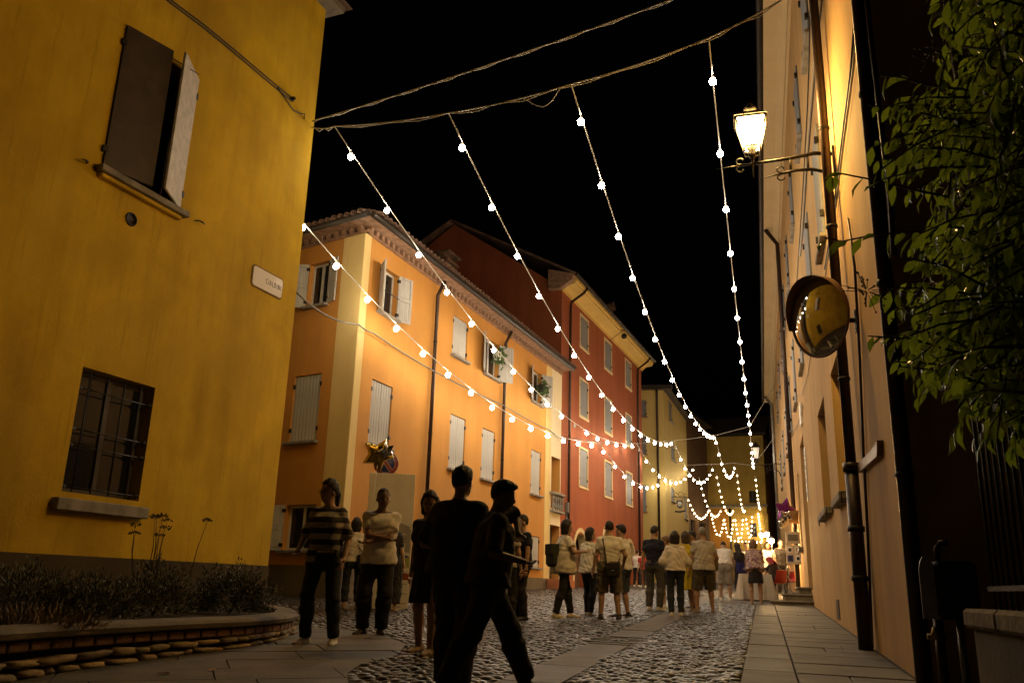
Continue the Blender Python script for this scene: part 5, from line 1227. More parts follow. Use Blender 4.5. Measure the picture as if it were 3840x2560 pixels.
for pts in ([(.50, .97), (.75, 1.0), (.95, .93), (.9, .78), (.55, .82)], [(.55, .80), (.88, .76), (.86, .6), (.5, .66)], [(.5, .63), (.83, .57), (.78, .42), (.44, .5)], [(.44, .47), (.74, .39), (.72, .3), (.42, .33)], [(.88, .9), (.97, .88), (.97, .4), (.86, .42)], [(.0, .55), (.12, .62), (.16, .45), (.02, .2)], [(.52, .3), (.72, .27), (.7, .16), (.5, .18)], [(.2, .97), (.46, 1.0), (.46, .86), (.36, .82)]): flat('map_block', [(x, zb_ + z * (zt_ - zb_)) for x, z in pts], m_mapg, .004)
for pts in ([(.15, .6), (.34, .66), (.4, .4), (.3, .3), (.13, .4)], [(.8, .35), (.97, .33), (.97, .1), (.78, .16)]): flat('map_park', [(x, zb_ + z * (zt_ - zb_)) for x, z in pts], m_grn, .005)
for (x, z) in ((.62, .66), (.78, .27)): flat('map_label', [(x, zb_ + z * 1.0), (x + .16, zb_ + z * 1.0 - .01), (x + .16, zb_ + z * 1.0 + .03), (x, zb_ + z * 1.0 + .035)], m_mblu, .007)
circ = [(.155 + .145 * math.cos(a) , zb_ + .78 * (zt_ - zb_) + .145 * WB * math.sin(a)) for a in np.linspace(0, 2 * math.pi, 28, endpoint=False)]
flat('legend_ring', circ, m_ink, .007); circ2 = [(.155 + .137 * math.cos(a), zb_ + .78 * (zt_ - zb_) + .137 * WB * math.sin(a)) for a in np.linspace(0, 2 * math.pi, 28, endpoint=False)]; flat('legend_disc', circ2, m_mapw, .009)
for k in range(5):
    z = zb_ + .78 * (zt_ - zb_) + .15 - k * .065; L_ = (.17, .08, .11, .16, .09)[k]; flat('legend_line', [(.105, z - .009), (.105 + L_, z - .009), (.105 + L_, z + .009), (.105, z + .009)], m_ink, .011); flat('legend_dot', [(.07 + .018 * math.cos(a), z + .018 * WB * math.sin(a)) for a in np.linspace(0, 6.28, 9)[:-1]], (m_mred, m_mblu)[k in (1, 3)], .011)
for (x, z) in ((.70, .74), (.86, .68), (.87, .62), (.66, .5), (.74, .45), (.8, .2), (.52, .4), (.62, .28), (.74, .63)): flat('map_marker', [(x + .016 * math.cos(a), zb_ + z * (zt_ - zb_) + .016 * WB * math.sin(a)) for a in np.linspace(0, 6.28, 9)[:-1]], m_mred, .008)
flat('red_banner', [(.45, zb_ - .12), (.98, zb_ - .12), (.98, zb_ - .01), (.45, zb_ - .01)], m_mred, .003)
for k in range(9): flat('text_line', [(.48, zb_ - .2 - k * .055), (.95 - .1 * (k % 3), zb_ - .2 - k * .055), (.95 - .1 * (k % 3), zb_ - .185 - k * .055), (.48, zb_ - .185 - k * .055)], m_mapg, .004)

# ------------------------------------------------------------------ no parking sign
sgc = ondist(1448, 1738, MBp[1] + .9); rs = 47 / F * ((sgc - CAM) @ _fw)
ns_ = empty('no_parking_sign', (sgc[0], sgc[1], gz(sgc[0], sgc[1])), math.radians(8), 'round blue and red no parking sign on a post behind the map board', 'traffic sign')
hz_ = sgc[2] - gz(sgc[0], sgc[1])
MB().tube([(0, .03, -.05), (0, .03, hz_ + rs)], .03, 10).build('post', MT['steel'], ns_)
m_sr = mat('sign_red', (.22, .035, .02), .45); m_sb = mat('sign_blue', (.015, .02, .12), .45); m_sw = mat('sign_white', (.55, .5, .45), .45)
MB().lathe([(rs, 0), (rs, .012), (0, .012)], (0, -.002, hz_), (0, -1, 0), 40).build('disc', m_sw, ns_)
MB().lathe([(rs * .96, .0), (rs * .96, .002), (0, .002)], (0, -.0145, hz_), (0, -1, 0), 40).build('red_ring', m_sr, ns_)
MB().lathe([(rs * .715, .0), (rs * .715, .002), (0, .002)], (0, -.018, hz_), (0, -1, 0), 40).build('white_line', m_sw, ns_)
MB().lathe([(rs * .685, .0), (rs * .685, .002), (0, .002)], (0, -.0215, hz_), (0, -1, 0), 40).build('blue_field', m_sb, ns_)
c_, s_ = math.cos(math.radians(-52)), math.sin(math.radians(-52))
def bar(w_, y, m, nm): MB().poly([(x * c_ - z * s_, y, hz_ + x * s_ + z * c_) for x, z in ((-rs * .7, -w_), (rs * .7, -w_), (rs * .7, w_), (-rs * .7, w_))]).build(nm, m, ns_)
bar(rs * .145, -.0245, m_sw, 'white_line'); bar(rs * .115, -.0265, m_sr, 'red_bar')

# ------------------------------------------------------------------ foil balloons
def balloon(px_, py_, Y, R_, kind, m, label, rot=(0, 0, 0), grp=None, string_to=None):
    p = ondist(px_, py_, Y); e = empty('foil_balloon', p, 0, label, 'balloon', grp); mb = MB()
    n5 = 10 if kind == 'star' else 16; rings = 5; out = []
    for k in range(n5):
        a = 2 * math.pi * k / n5 + math.pi / 2
        rr = R_ * (1 if k % 2 == 0 else .56) if kind == 'star' else R_ * (1.0 / max(abs(math.cos(a)), abs(math.sin(a)))) * .72 if kind == 'square' else R_
        out.append((rr * math.cos(a), rr * math.sin(a)))
    for sg in (1, -1):
        b0 = len(mb.v); th = R_ * .32
        for j in range(rings):
            f_ = 1 - j / rings; h_ = th * math.sqrt(max(0, 1 - f_ ** 2.2))
            for k, (x, z) in enumerate(out): mb.v.append((x * f_, sg * h_ * (1 + .08 * math.sin(k * 2.7)), z * f_))
        mb.v.append((0, sg * th, 0))
        for j in range(rings - 1):
            for k in range(n5): q = (b0 + j * n5 + k, b0 + j * n5 + (k + 1) % n5, b0 + (j + 1) * n5 + (k + 1) % n5, b0 + (j + 1) * n5 + k); mb.f.append(q if sg < 0 else q[::-1])
        for k in range(n5): q = (b0 + (rings - 1) * n5 + k, b0 + (rings - 1) * n5 + (k + 1) % n5, b0 + rings * n5); mb.f.append(q if sg < 0 else q[::-1])
    o = mb.build('foil', m, e, smooth=False); o.rotation_euler = rot
    if string_to is not None:
        q = np.array(string_to) - p; MB().tube([(0, 0, -R_ * .6), tuple(q * .5 + np.array([.03, 0, -.03])), tuple(q)], .006, 5).build('ribbon', MT['white'], e)
    return e
m_gold = mat('gold_foil', (.55, .38, .06), .22, .9); m_silv = mat('silver_foil', (.8, .8, .8), .15, 1.0); m_purp = mat('purple_foil', (.22, .03, .22), .25, .5)
balloon(1418, 1704, MBp[1] - 1.2, .30, 'star', m_gold, 'gold foil star balloon floating in front of the no parking sign', (.3, .35, .5), None, MBp + np.array([.15, -1.0, 1.0]))
balloon(1449, 1690, MBp[1] - 1.3, .16, 'star', m_silv, 'silver foil star balloon beside the gold one above the map board', (.5, -.4, .2))
bp = RW.pt(du0 + 5.6, .5, 0); Yb = bp[1]
m_purp2 = m_purp
balloon(2945, 1912, Yb, .42, 'star', m_purp, 'purple foil star balloon tied to the downpipe of the peach building', (0, .2, .3)); balloon(2946, 1937, Yb - .3, .26, 'star', m_silv, 'silver foil star balloon tied below the purple one', (.3, .5, .2)); balloon(2940, 1958, Yb - .35, .22, 'round', m_silv, 'round silver foil balloon lowest of the balloons on the downpipe', (.6, .3, .8)); balloon(2972, 1935, Yb, .30, 'square', mat('copper_foil', (.5, .32, .17), .35, .6), 'square copper foil balloon against the downpipe of the peach building', (0, .1, .3))
# electric panels on the second downpipe
ep = RW.root('electric_panel', pu2 - .1, .2, RW.gz(pu2)); tag(ep, 'white socket panels strapped to the downpipe by the market table', 'electric panel'); s = RW.out; P = lambda u, o, z: (u, o * s, z)
m_pnl = mat('beige_panel', (.5, .46, .36), .5)
MB(s).bbox(-.12, .0, -.22, .22, 1.75, 2.12, .01).build('upper_panel', m_pnl, ep); MB(s).bbox(-.14, -.121, -.15, .15, 1.83, 2.04, .004).build('meter_window', mat('meter_glass', (.12, .12, .1), .2), ep)
lo_ = MB(s).bbox(-.12, 0, -.24, .24, 1.1, 1.7, .01).build('lower_panel', m_pnl, ep)
for (y, z, mm) in ((-.12, 1.55, MT['white']), (.12, 1.55, MT['white']), (-.12, 1.28, MT['white']), (.12, 1.28, mat('blue_socket', (.02, .04, .25), .4))):
    q = MB(s).bbox(-.15, -.121, y - .09, y + .09, z - .1, z + .1, .01).build('socket_cover', mm, ep); MB(s).box(-.156, -.151, y - .045, y + .045, z - .05, z + .05).build('socket_hole', MT['dark'], q)
MB().tube([P(-.06, -.1, 2.12), P(-.06, -.22, 2.35), P(-.06, -.05, 2.5), P(-.03, .0, 2.9)], .012, 6).tube([P(-.06, .2, 1.1), P(-.06, .3, .8), P(-.06, .1, .5)], .012, 6).build('lead', MT['cablel'], ep)

# ------------------------------------------------------------------ market table, chairs, lamps
TB = ground(2790, 2258); tb_rz = math.atan2(DR[1], DR[0])
tz = gz(TB[0], TB[1])
tb = empty('market_table', (TB[0], TB[1] + .9, tz + .02), tb_rz, 'long market table standing at the foot of the stone steps', 'table')
m_cl = mat('white_tablecloth', (.62, .58, .50), .8, var=.08, vs=4, bump=.15, bs=9)
MB().bbox(-.35, 3.0, -1.0, -.15, .72, .75, .006).build('tabletop', MT['brown'], tb)
for (x, y) in ((-.25, -.95), (-.25, -.22), (2.9, -.95), (2.9, -.22)): MB().tube([(x, y, 0), (x, y, .72)], .02, 8).build('leg', MT['steel'], tb)
cl = empty('tablecloth', (TB[0], TB[1] + .9, tz + .02), tb_rz, 'white cloth draped over the market table down to the ground', 'tablecloth')
mb = MB(); per = []; cx0, cx1, cy0, cy1 = -.37, 3.02, -1.02, -.13
for k in range(120):
    f_ = k / 120 * 2 * ((cx1 - cx0) + (cy1 - cy0)); a_, b_ = cx1 - cx0, cy1 - cy0
    if f_ < a_: q, nn_ = (cx0 + f_, cy0), (0, -1)
    elif f_ < a_ + b_: q, nn_ = (cx1, cy0 + f_ - a_), (1, 0)
    elif f_ < 2 * a_ + b_: q, nn_ = (cx1 - (f_ - a_ - b_), cy1), (0, 1)
    else: q, nn_ = (cx0, cy1 - (f_ - 2 * a_ - b_)), (-1, 0)
    per.append((q, nn_, f_))
for z_, am in ((.765, 0), (.74, .008), (.5, .03), (.25, .06), (.06, .085)):
    for (q, nn_, f_) in per: w_ = am * (1 + .8 * math.sin(f_ * 14) + .4 * math.sin(f_ * 31)); mb.v.append((q[0] + nn_[0] * w_, q[1] + nn_[1] * w_, z_))
for j in range(4):
    for k in range(120): a_, b_ = j * 120 + k, j * 120 + (k + 1) % 120; mb.f.append((a_, a_ + 120, b_ + 120, b_))
mb.f.append(tuple(range(120))); mb.build('cloth', m_cl, cl, smooth=False)
def chair(loc, rz, label):
    e = empty('red_chair', loc, rz, label, 'chair', None); m_rd = mat('red_plastic', (.28, .012, .015), .35)
    mb = MB()   # moulded shell: seat and back in one sweep
    prof = [(.22, .44), (.2, .455), (.05, .44), (-.15, .445), (-.2, .48), (-.23, .6), (-.26, .82), (-.265, .86)]; nx = 8
    for (y, z) in prof:
        for k in range(nx + 1):
            x = (k / nx - .5) * (.46 if z < .8 else .40); c_ = (abs(x) / .23) ** 2 * .035; mb.v.append((x, y + (c_ if z > .47 else 0), z + (c_ if z <= .47 else 0)))
    for j in range(len(prof) - 1):
        for k in range(nx): a = j * (nx + 1) + k; mb.f.append((a, a + 1, a + nx + 2, a + nx + 1))
    o = mb.build('seat', m_rd, e, smooth=True); md = o.modifiers.new('thickness', 'SOLIDIFY'); md.thickness = .012
    for (x, y) in ((-.2, .2), (.2, .2), (-.2, -.2), (.2, -.2)): MB().tube([(x * .8, y * .8, .44), (x * 1.1, y * 1.15, 0)], .011, 8).build('leg', MT['steel'], e)
    MB().tube([(-.17, -.17, .42), (.17, -.17, .42)], .009, 6).build('crossbar', MT['steel'], e); return e
CH = ground(2925, 2250); CH2 = ground(3000, 2232)
chair((CH[0], CH[1] + .2, gz(CH[0], CH[1]) + .05), math.radians(25), 'red plastic chair with steel legs on which the red haired woman sits')
chair((CH2[0] - .1, CH2[1] + .9, gz(CH2[0], CH2[1]) + .05), math.radians(110), 'empty red plastic chair turned sideways by the wall of the peach building')
m_mk = emitter('market_lamp_glow', (1.0, .62, .24), 1300)
for k, (x, y, Y) in enumerate(((2856, 2005, 33), (2876, 2003, 34), (2893, 2028, 29))):
    p = ondist(x, y, Y); g_ = gz(p[0], p[1]); e = empty('market_lamp', (p[0], p[1], g_), 0, ('bright market lamp on a thin pole, leftmost of three behind the table', 'bright market lamp on a thin pole, middle one of three behind the table', 'bright market lamp on a thin pole closest to the peach building')[k], 'lamp', 'market lamps behind the table')
    MB().tube([(0, 0, 0), (0, 0, p[2] - g_ - .05)], .015, 8).build('pole', MT['iron'], e); MB().lathe([(.0, -.085), (.06, -.06), (.085, 0), (.06, .06), (0, .085)], (0, 0, p[2] - g_), n=14).build('bulb', m_mk, e, smooth=True); MB().lathe([(.11, 0), (.05, .07), (.02, .1)], (0, 0, p[2] - g_ + .06), n=14).build('lamp_shade', MT['steel'], e)

# ------------------------------------------------------------------ low wall, railing, meter cabinet on the right
lw = onz(3628, 2352, .5); lwd = -DR
lwall = Facade(lw, lwd, +1 if (np.array([-lwd[1], lwd[0]]) @ RW.n[:2]) > 0 else -1)
s = lwall.out; P = lambda u, o, z: (u, o * s, z)
lr = lwall.root('low_wall'); tag(lr, 'low weathered garden wall with a thick stone coping under the tree', 'wall')
m_lw = plaster('mossy_wall', (.13, .10, .055), (.06, .047, .028), .7, .6, 1.2, .5); m_lc = mat('rough_coping', (.13, .10, .055), .9, var=.4, vs=6, bump=.8, bs=14)
MB(s).box(0.03, 5, -.3, -.03, -.5, .5).build('wall_body', m_lw, lr)
u_ = 0
while u_ < 5: L_ = random.uniform(.7, 1.1); MB(s).bbox(u_, u_ + L_ - .01, -.36, .02, .5, .615, .02).build('coping_stone', m_lc, lr); u_ += L_
fn = lwall.root('iron_railing', 0, -.15, .615); tag(fn, 'dark iron railing of thin upright bars on the low garden wall', 'fence')
bmm = MB().tube([(0, 0, 0), (0, 0, 1.55)], .009, 6).mesh('bar', MT['iron'])
for k in range(30): link('bar', bmm, fn, (.1 + k * .13, 0, 0))
for z_ in (.12, 1.4): MB(s).box(0, 4, -.012, .012, z_ - .015, z_ + .015).build('rail', MT['iron'], fn)
cb_ = ondist(3492, 2320, 6.35); cbz = cb_[2]
mc = empty('meter_cabinet', (cb_[0], cb_[1], gz(cb_[0], cb_[1])), math.atan2(-DR[0], DR[1]) * 1.0, 'round topped grey metal meter cabinet on a pipe at the corner of the peach building', 'cabinet')
zc0 = cbz - gz(cb_[0], cb_[1]); hc = vert_z(np.array([cb_[0], cb_[1], gz(cb_[0], cb_[1])]), 3492, 2084) - zc0; wc = .10
pts = [(wc / 2 * math.cos(a), zc0 + hc - .12 + .12 * math.sin(a)) for a in np.linspace(0, math.pi, 11)] + [(-wc / 2, zc0), (wc / 2, zc0)]
MB().prism(pts, -.008, .0, lambda x, y, z: (x, z, y)).build('front_plate', MT['steel'], mc)
MB().prism([(x * .98 + .14 * 0, z) for x, z in pts], .001, .02, lambda x, y, z: (x, z, y)).build('plate_edge', MT['iron'], mc)
MB().bbox(wc / 2, wc / 2 + .28, -.02, .3, zc0, zc0 + hc - .03, .03).build('housing', MT['iron'], mc)
MB().tube([(.06, .1, -.05), (.06, .1, zc0)], .035, 10).build('pipe', MT['pipe'], mc); MB().tube([(.2, .1, -.05), (.2, .1, zc0)], .025, 10).build('pipe', MT['steel'], mc)
MB().tube([(-.03, .05, zc0 - .12), (.1, .05, zc0 - .12)], .02, 8).lathe([(.03, -.03), (.035, .0), (.02, .05)], (.03, .05, zc0 - .1), n=10).build('valve', mat('brass_valve', (.25, .18, .07), .4, .8), mc)
MB().tube([(.1, .1, zc0 + hc - .03), (.1, .1, zc0 + hc + .06), (.13, .1, zc0 + hc + .1), (.18, .1, zc0 + hc + .1)], .022, 8).build('vent_pipe', MT['pipe'], mc)

# ------------------------------------------------------------------ tree over the garden wall
def leafmat():
    m = bpy.data.materials.new('hackberry_leaf'); m.use_nodes = True; t = m.node_tree; b = t.nodes['Principled BSDF']; L = t.links.new
    b.inputs['Roughness'].default_value = .26; oi = t.nodes.new('ShaderNodeTexCoord'); n = t.nodes.new('ShaderNodeTexNoise'); n.inputs['Scale'].default_value = 4; L(oi.outputs['Object'], n.inputs['Vector'])
    r = t.nodes.new('ShaderNodeValToRGB'); r.color_ramp.elements[0].color = (.03, .06, .01, 1); r.color_ramp.elements[1].color = (.09, .13, .02, 1); r.color_ramp.elements[0].position = .35; r.color_ramp.elements[1].position = .68
    L(n.outputs[0], r.inputs[0]); L(r.outputs[0], b.inputs['Base Color']); tr = t.nodes.new('ShaderNodeBsdfTranslucent'); tr.inputs[0].default_value = (.28, .38, .03, 1)
    mx = t.nodes.new('ShaderNodeMixShader'); mx.inputs[0].default_value = .48; L(b.outputs[0], mx.inputs[1]); L(tr.outputs[0], mx.inputs[2]); L(mx.outputs[0], t.nodes['Material Output'].inputs[0]); return m
MT['leaf'] = leafmat()
lfv = [(0, 0, 0), (.12, .2, .035), (.0, .2, 0), (-.12, .2, .035), (.22, .42, .05), (.0, .42, -.01), (-.22, .42, .05), (.16, .7, .02), (.0, .7, -.03), (-.16, .7, .02), (0, 1.02, -.14)]
lff = [(0, 1, 2), (0, 2, 3), (1, 4, 5, 2), (2, 5, 6, 3), (4, 7, 8, 5), (5, 8, 9, 6), (7, 10, 8), (8, 10, 9)]
def leaf_obj_mesh(sz, v):
    mb = MB(); r = random.Random(v); mb.v = [(x * sz * r.uniform(.9, 1.1), y * sz, (z + r.uniform(-.02, .02) - .1 * (y ** 2) * r.uniform(0, 1.6)) * sz) for x, y, z in lfv]; mb.f = lff[:]; mb.sm = list(range(8)); return mb.mesh('leaf', MT['leaf'])
LM = [leaf_obj_mesh(.105, v) for v in range(8)]
trk = ondist(4080, 2500, 4.6); tg = gz(trk[0], trk[1])
tr_ = empty('garden_tree', (trk[0], trk[1], tg), 0, 'leafy tree with pointed leaves overhanging the garden wall, lit from behind by the lantern', 'tree'); O_ = np.array([trk[0], trk[1], tg])
m_bark = mat('grey_bark', (.06, .048, .035), .9, var=.3, vs=8, bump=.6, bs=18)
MB().tube([(0, 0, -.2), (.05, .05, 1.0), (.0, .1, 2.0), (-.1, .2, 3.2), (-.15, .2, 4.6)], [.13, .11, .09, .06, .03], 10).build('trunk', m_bark, tr_)
def orient(o, p, dr, roll):
    dr = dr / np.linalg.norm(dr); a = np.cross(dr, [0, 0, 1.0]); a = a / (np.linalg.norm(a) + 1e-9); b = np.cross(a, dr); a2 = a * math.cos(roll) + b * math.sin(roll); b2 = np.cross(a2, dr)
    o.matrix_local = Matrix(((a2[0], dr[0], b2[0], p[0]), (a2[1], dr[1], b2[1], p[1]), (a2[2], dr[2], b2[2], p[2]), (0, 0, 0, 1)))
nleaf = 0; r = random.Random(31); brm = MB(); stuffV = []; lfA = np.array(lfv) * .1
def put_leaf(p, dr, roll, sz, single):
    global nleaf
    if single and nleaf < 290:
        o = link('leaf', LM[nleaf % 8], tr_); orient(o, p, dr, roll); o.scale = (sz, sz, sz); nleaf += 1; return
    dr = dr / np.linalg.norm(dr); a = np.cross(dr, [0, 0, 1.0]); a = a / (np.linalg.norm(a) + 1e-9); b = np.cross(a, dr); a2 = a * math.cos(roll) + b * math.sin(roll); b2 = np.cross(a2, dr)
    stuffV.append((lfA[:, :1] * a2 + lfA[:, 1:2] * dr + lfA[:, 2:] * b2) * sz + p)
def spray(pts, n, sz, single=True):
    """twig through 3-D points with alternate drooping leaves"""
    P_ = np.array(pts); brm.tube([tuple(p) for p in P_], list(np.linspace(.007, .003, len(P_))), 5)
    for k in range(n):
        f_ = (k + .4) / n * (len(P_) - 1); i = min(int(f_), len(P_) - 2); p = P_[i] + (P_[i + 1] - P_[i]) * (f_ - i); d = P_[i + 1] - P_[i]; d /= np.linalg.norm(d) + 1e-9
        sd_ = np.cross(d, [0, 0, 1.0]) * (1 if k % 2 else -1); dr = d * r.uniform(.2, .7) + sd_ * r.uniform(.2, .6) + np.array([0, 0, -r.uniform(.05, 1.3)]); put_leaf(p, dr, r.uniform(-1.3, 1.3), sz * r.uniform(.75, 1.2), single)
def pxs_(lst, Y): return [ondist(x, y, Y + .05 * i) - O_ for i, (x, y) in enumerate(lst)]
for lst, n, Y in ((((3640, 340), (3480, 320), (3380, 290), (3300, 285)), 6, 3.6), (((3660, 460), (3520, 440), (3400, 410), (3250, 395)), 7, 3.6), (((3560, 740), (3420, 710), (3300, 680), (3150, 650), (3110, 660)), 9, 3.7), (((3540, 880), (3400, 870), (3280, 880), (3160, 905), (3090, 890)), 9, 3.7), (((3620, 1100), (3480, 1080), (3360, 1080), (3290, 1110)), 7, 3.7), (((3640, 1330), (3540, 1380), (3480, 1440), (3440, 1500)), 7, 3.6), (((3700, 1450), (3640, 1520), (3600, 1580), (3560, 1640)), 8, 3.6), (((3840, 1420), (3780, 1500), (3720, 1590), (3690, 1650)), 9, 3.6), (((3840, 1560), (3800, 1640), (3790, 1700)), 6, 3.6), (((3900, 40), (3760, 0), (3650, 60), (3560, 150)), 9, 2.9), (((3900, 160), (3780, 120), (3700, 200), (3640, 330)), 9, 2.9), (((3950, 300), (3840, 230), (3760, 300), (3700, 420)), 9, 3.0), (((3900, -60), (3700, -40), (3560, 0), (3490, 40)), 8, 2.9), (((3700, 1250), (3580, 1230), (3480, 1260), (3430, 1300)), 7, 3.7)):
    spray(pxs_(lst, Y), n, 1.0)
# boughs fan out from the trunk; every one carries sprays of leaves filling the crown
top = np.array([-.1, .15, 2.6])
while len(stuffV) < 9000:
    x, y = r.gauss(3790, 200), r.uniform(-250, 1560)
    edge = 3330 + 180 * abs(math.sin(y * .0045 + .6)) + (160 if y < 300 else 0) + max(0, y - 1250) * .8
    if x < edge or x > 4500: continue
    Y = r.uniform(3.3, 5.6); c = ondist(x, y, Y) - O_; dv = np.array([r.uniform(-1, .2), r.uniform(-.5, .5), r.uniform(-.5, .25)]); dv /= np.linalg.norm(dv)
    spray([c - dv * .22, c, c + dv * .2 - np.array([0, 0, .05])], 10, r.choice((.6, .75, .9, 1.05)), nleaf < 290 and Y < 3.9)
for k in range(16):
    x, y = r.uniform(3560, 4200), r.uniform(-150, 1450); c = ondist(x, y, r.uniform(3.8, 5.2)) - O_; brm.tube([tuple(top + np.array([0, 0, r.uniform(-1.2, .8)])), tuple((top + c) / 2 + np.array([0, 0, .15])), tuple(c)], [.03, .016, .006], 6)
tag(brm.build('branches', m_bark, tr_), kind='stuff')
SV = np.array(stuffV); nl = len(SV); off = (np.arange(nl) * len(lfv))[:, None, None]
q4 = np.array([f for f in lff if len(f) == 4]); q3 = np.array([f for f in lff if len(f) == 3])
tag(link('foliage', np_mesh('foliage', SV.reshape(-1, 3), (q4[None] + off).reshape(-1, 4), (q3[None] + off).reshape(-1, 3), MT['leaf']), tr_), kind='stuff')
# dry seed clusters
m_seed = mat('seed_cluster', (.10, .075, .03), .8)
for k, (x, y) in enumerate(((3500, 190), (3500, 560), (3250, 1090), (3420, 1190), (3550, 1370))):
    c = ondist(x, y, 3.75) - O_; mb = MB()
    for j in range(26):
        d = np.array([r.gauss(0, 1), r.gauss(0, .6), r.gauss(0, .8)]) * .055; mb.tube([tuple(c + d * .2), tuple(c + d)], .0018, 4); mb.lathe([(0, -.007), (.007, 0), (0, .007)], tuple(c + d), n=5)
    mb.build('seed_cluster', m_seed, tr_)
# ================================================================== PEOPLE
# Bodies are grown as one continuous surface: tapered limbs blended together in a distance field, then meshed.
def surfnet(f, org, h):
    s_ = f < 0
    c = s_[:-1, :-1, :-1].astype(np.int8)
    for a in (0, 1):
        for b in (0, 1):
            for d in (0, 1):
                if a + b + d: c = c + s_[a:a + c.shape[0], b:b + c.shape[1], d:d + c.shape[2]]
    I, J, Kk = np.nonzero((c > 0) & (c < 8)); n = len(I)
    if not n: return np.zeros((0, 3)), np.zeros((0, 4), int)
    cor = [(a, b, d) for a in (0, 1) for b in (0, 1) for d in (0, 1)]
    val = {k: f[I + k[0], J + k[1], Kk + k[2]] for k in cor}; acc = np.zeros((n, 3)); cnt = np.zeros(n)
    for k in cor:
        for ax in range(3):
            if k[ax] == 0:
                k2_ = list(k); k2_[ax] = 1; k2_ = tuple(k2_); va, vb = val[k], val[k2_]; m = (va < 0) != (vb < 0)
                t = np.where(m, va / np.where(m, va - vb, 1), 0); p = np.zeros((n, 3)) + np.array(k); p[:, ax] += t; acc += p * m[:, None]; cnt += m
    V = (np.stack([I, J, Kk], 1) + acc / cnt[:, None]) * h + org
    idx = -np.ones(c.shape, np.int32); idx[I, J, Kk] = np.arange(n); Fs = []
    for ax in range(3):
        lo = [slice(1, -1)] * 3; hi = [slice(1, -1)] * 3; lo[ax] = slice(0, -1); hi[ax] = slice(1, None)
        a_, b_ = s_[tuple(lo)], s_[tuple(hi)]; X_ = np.nonzero(a_ != b_); inside = a_[X_]
        g = [X_[0] + (0 if ax == 0 else 1), X_[1] + (0 if ax == 1 else 1), X_[2] + (0 if ax == 2 else 1)]
        o1, o2 = (ax + 1) % 3, (ax + 2) % 3
        def cell(d1, d2): q = [g[0].copy(), g[1].copy(), g[2].copy()]; q[o1] -= d1; q[o2] -= d2; return idx[q[0], q[1], q[2]]
        Q = np.stack([cell(1, 1), cell(0, 1), cell(0, 0), cell(1, 0)], 1); Q[~inside] = Q[~inside][:, ::-1]; Q = Q[(Q >= 0).all(1)]; Fs.append(Q)
    return V, np.concatenate(Fs)
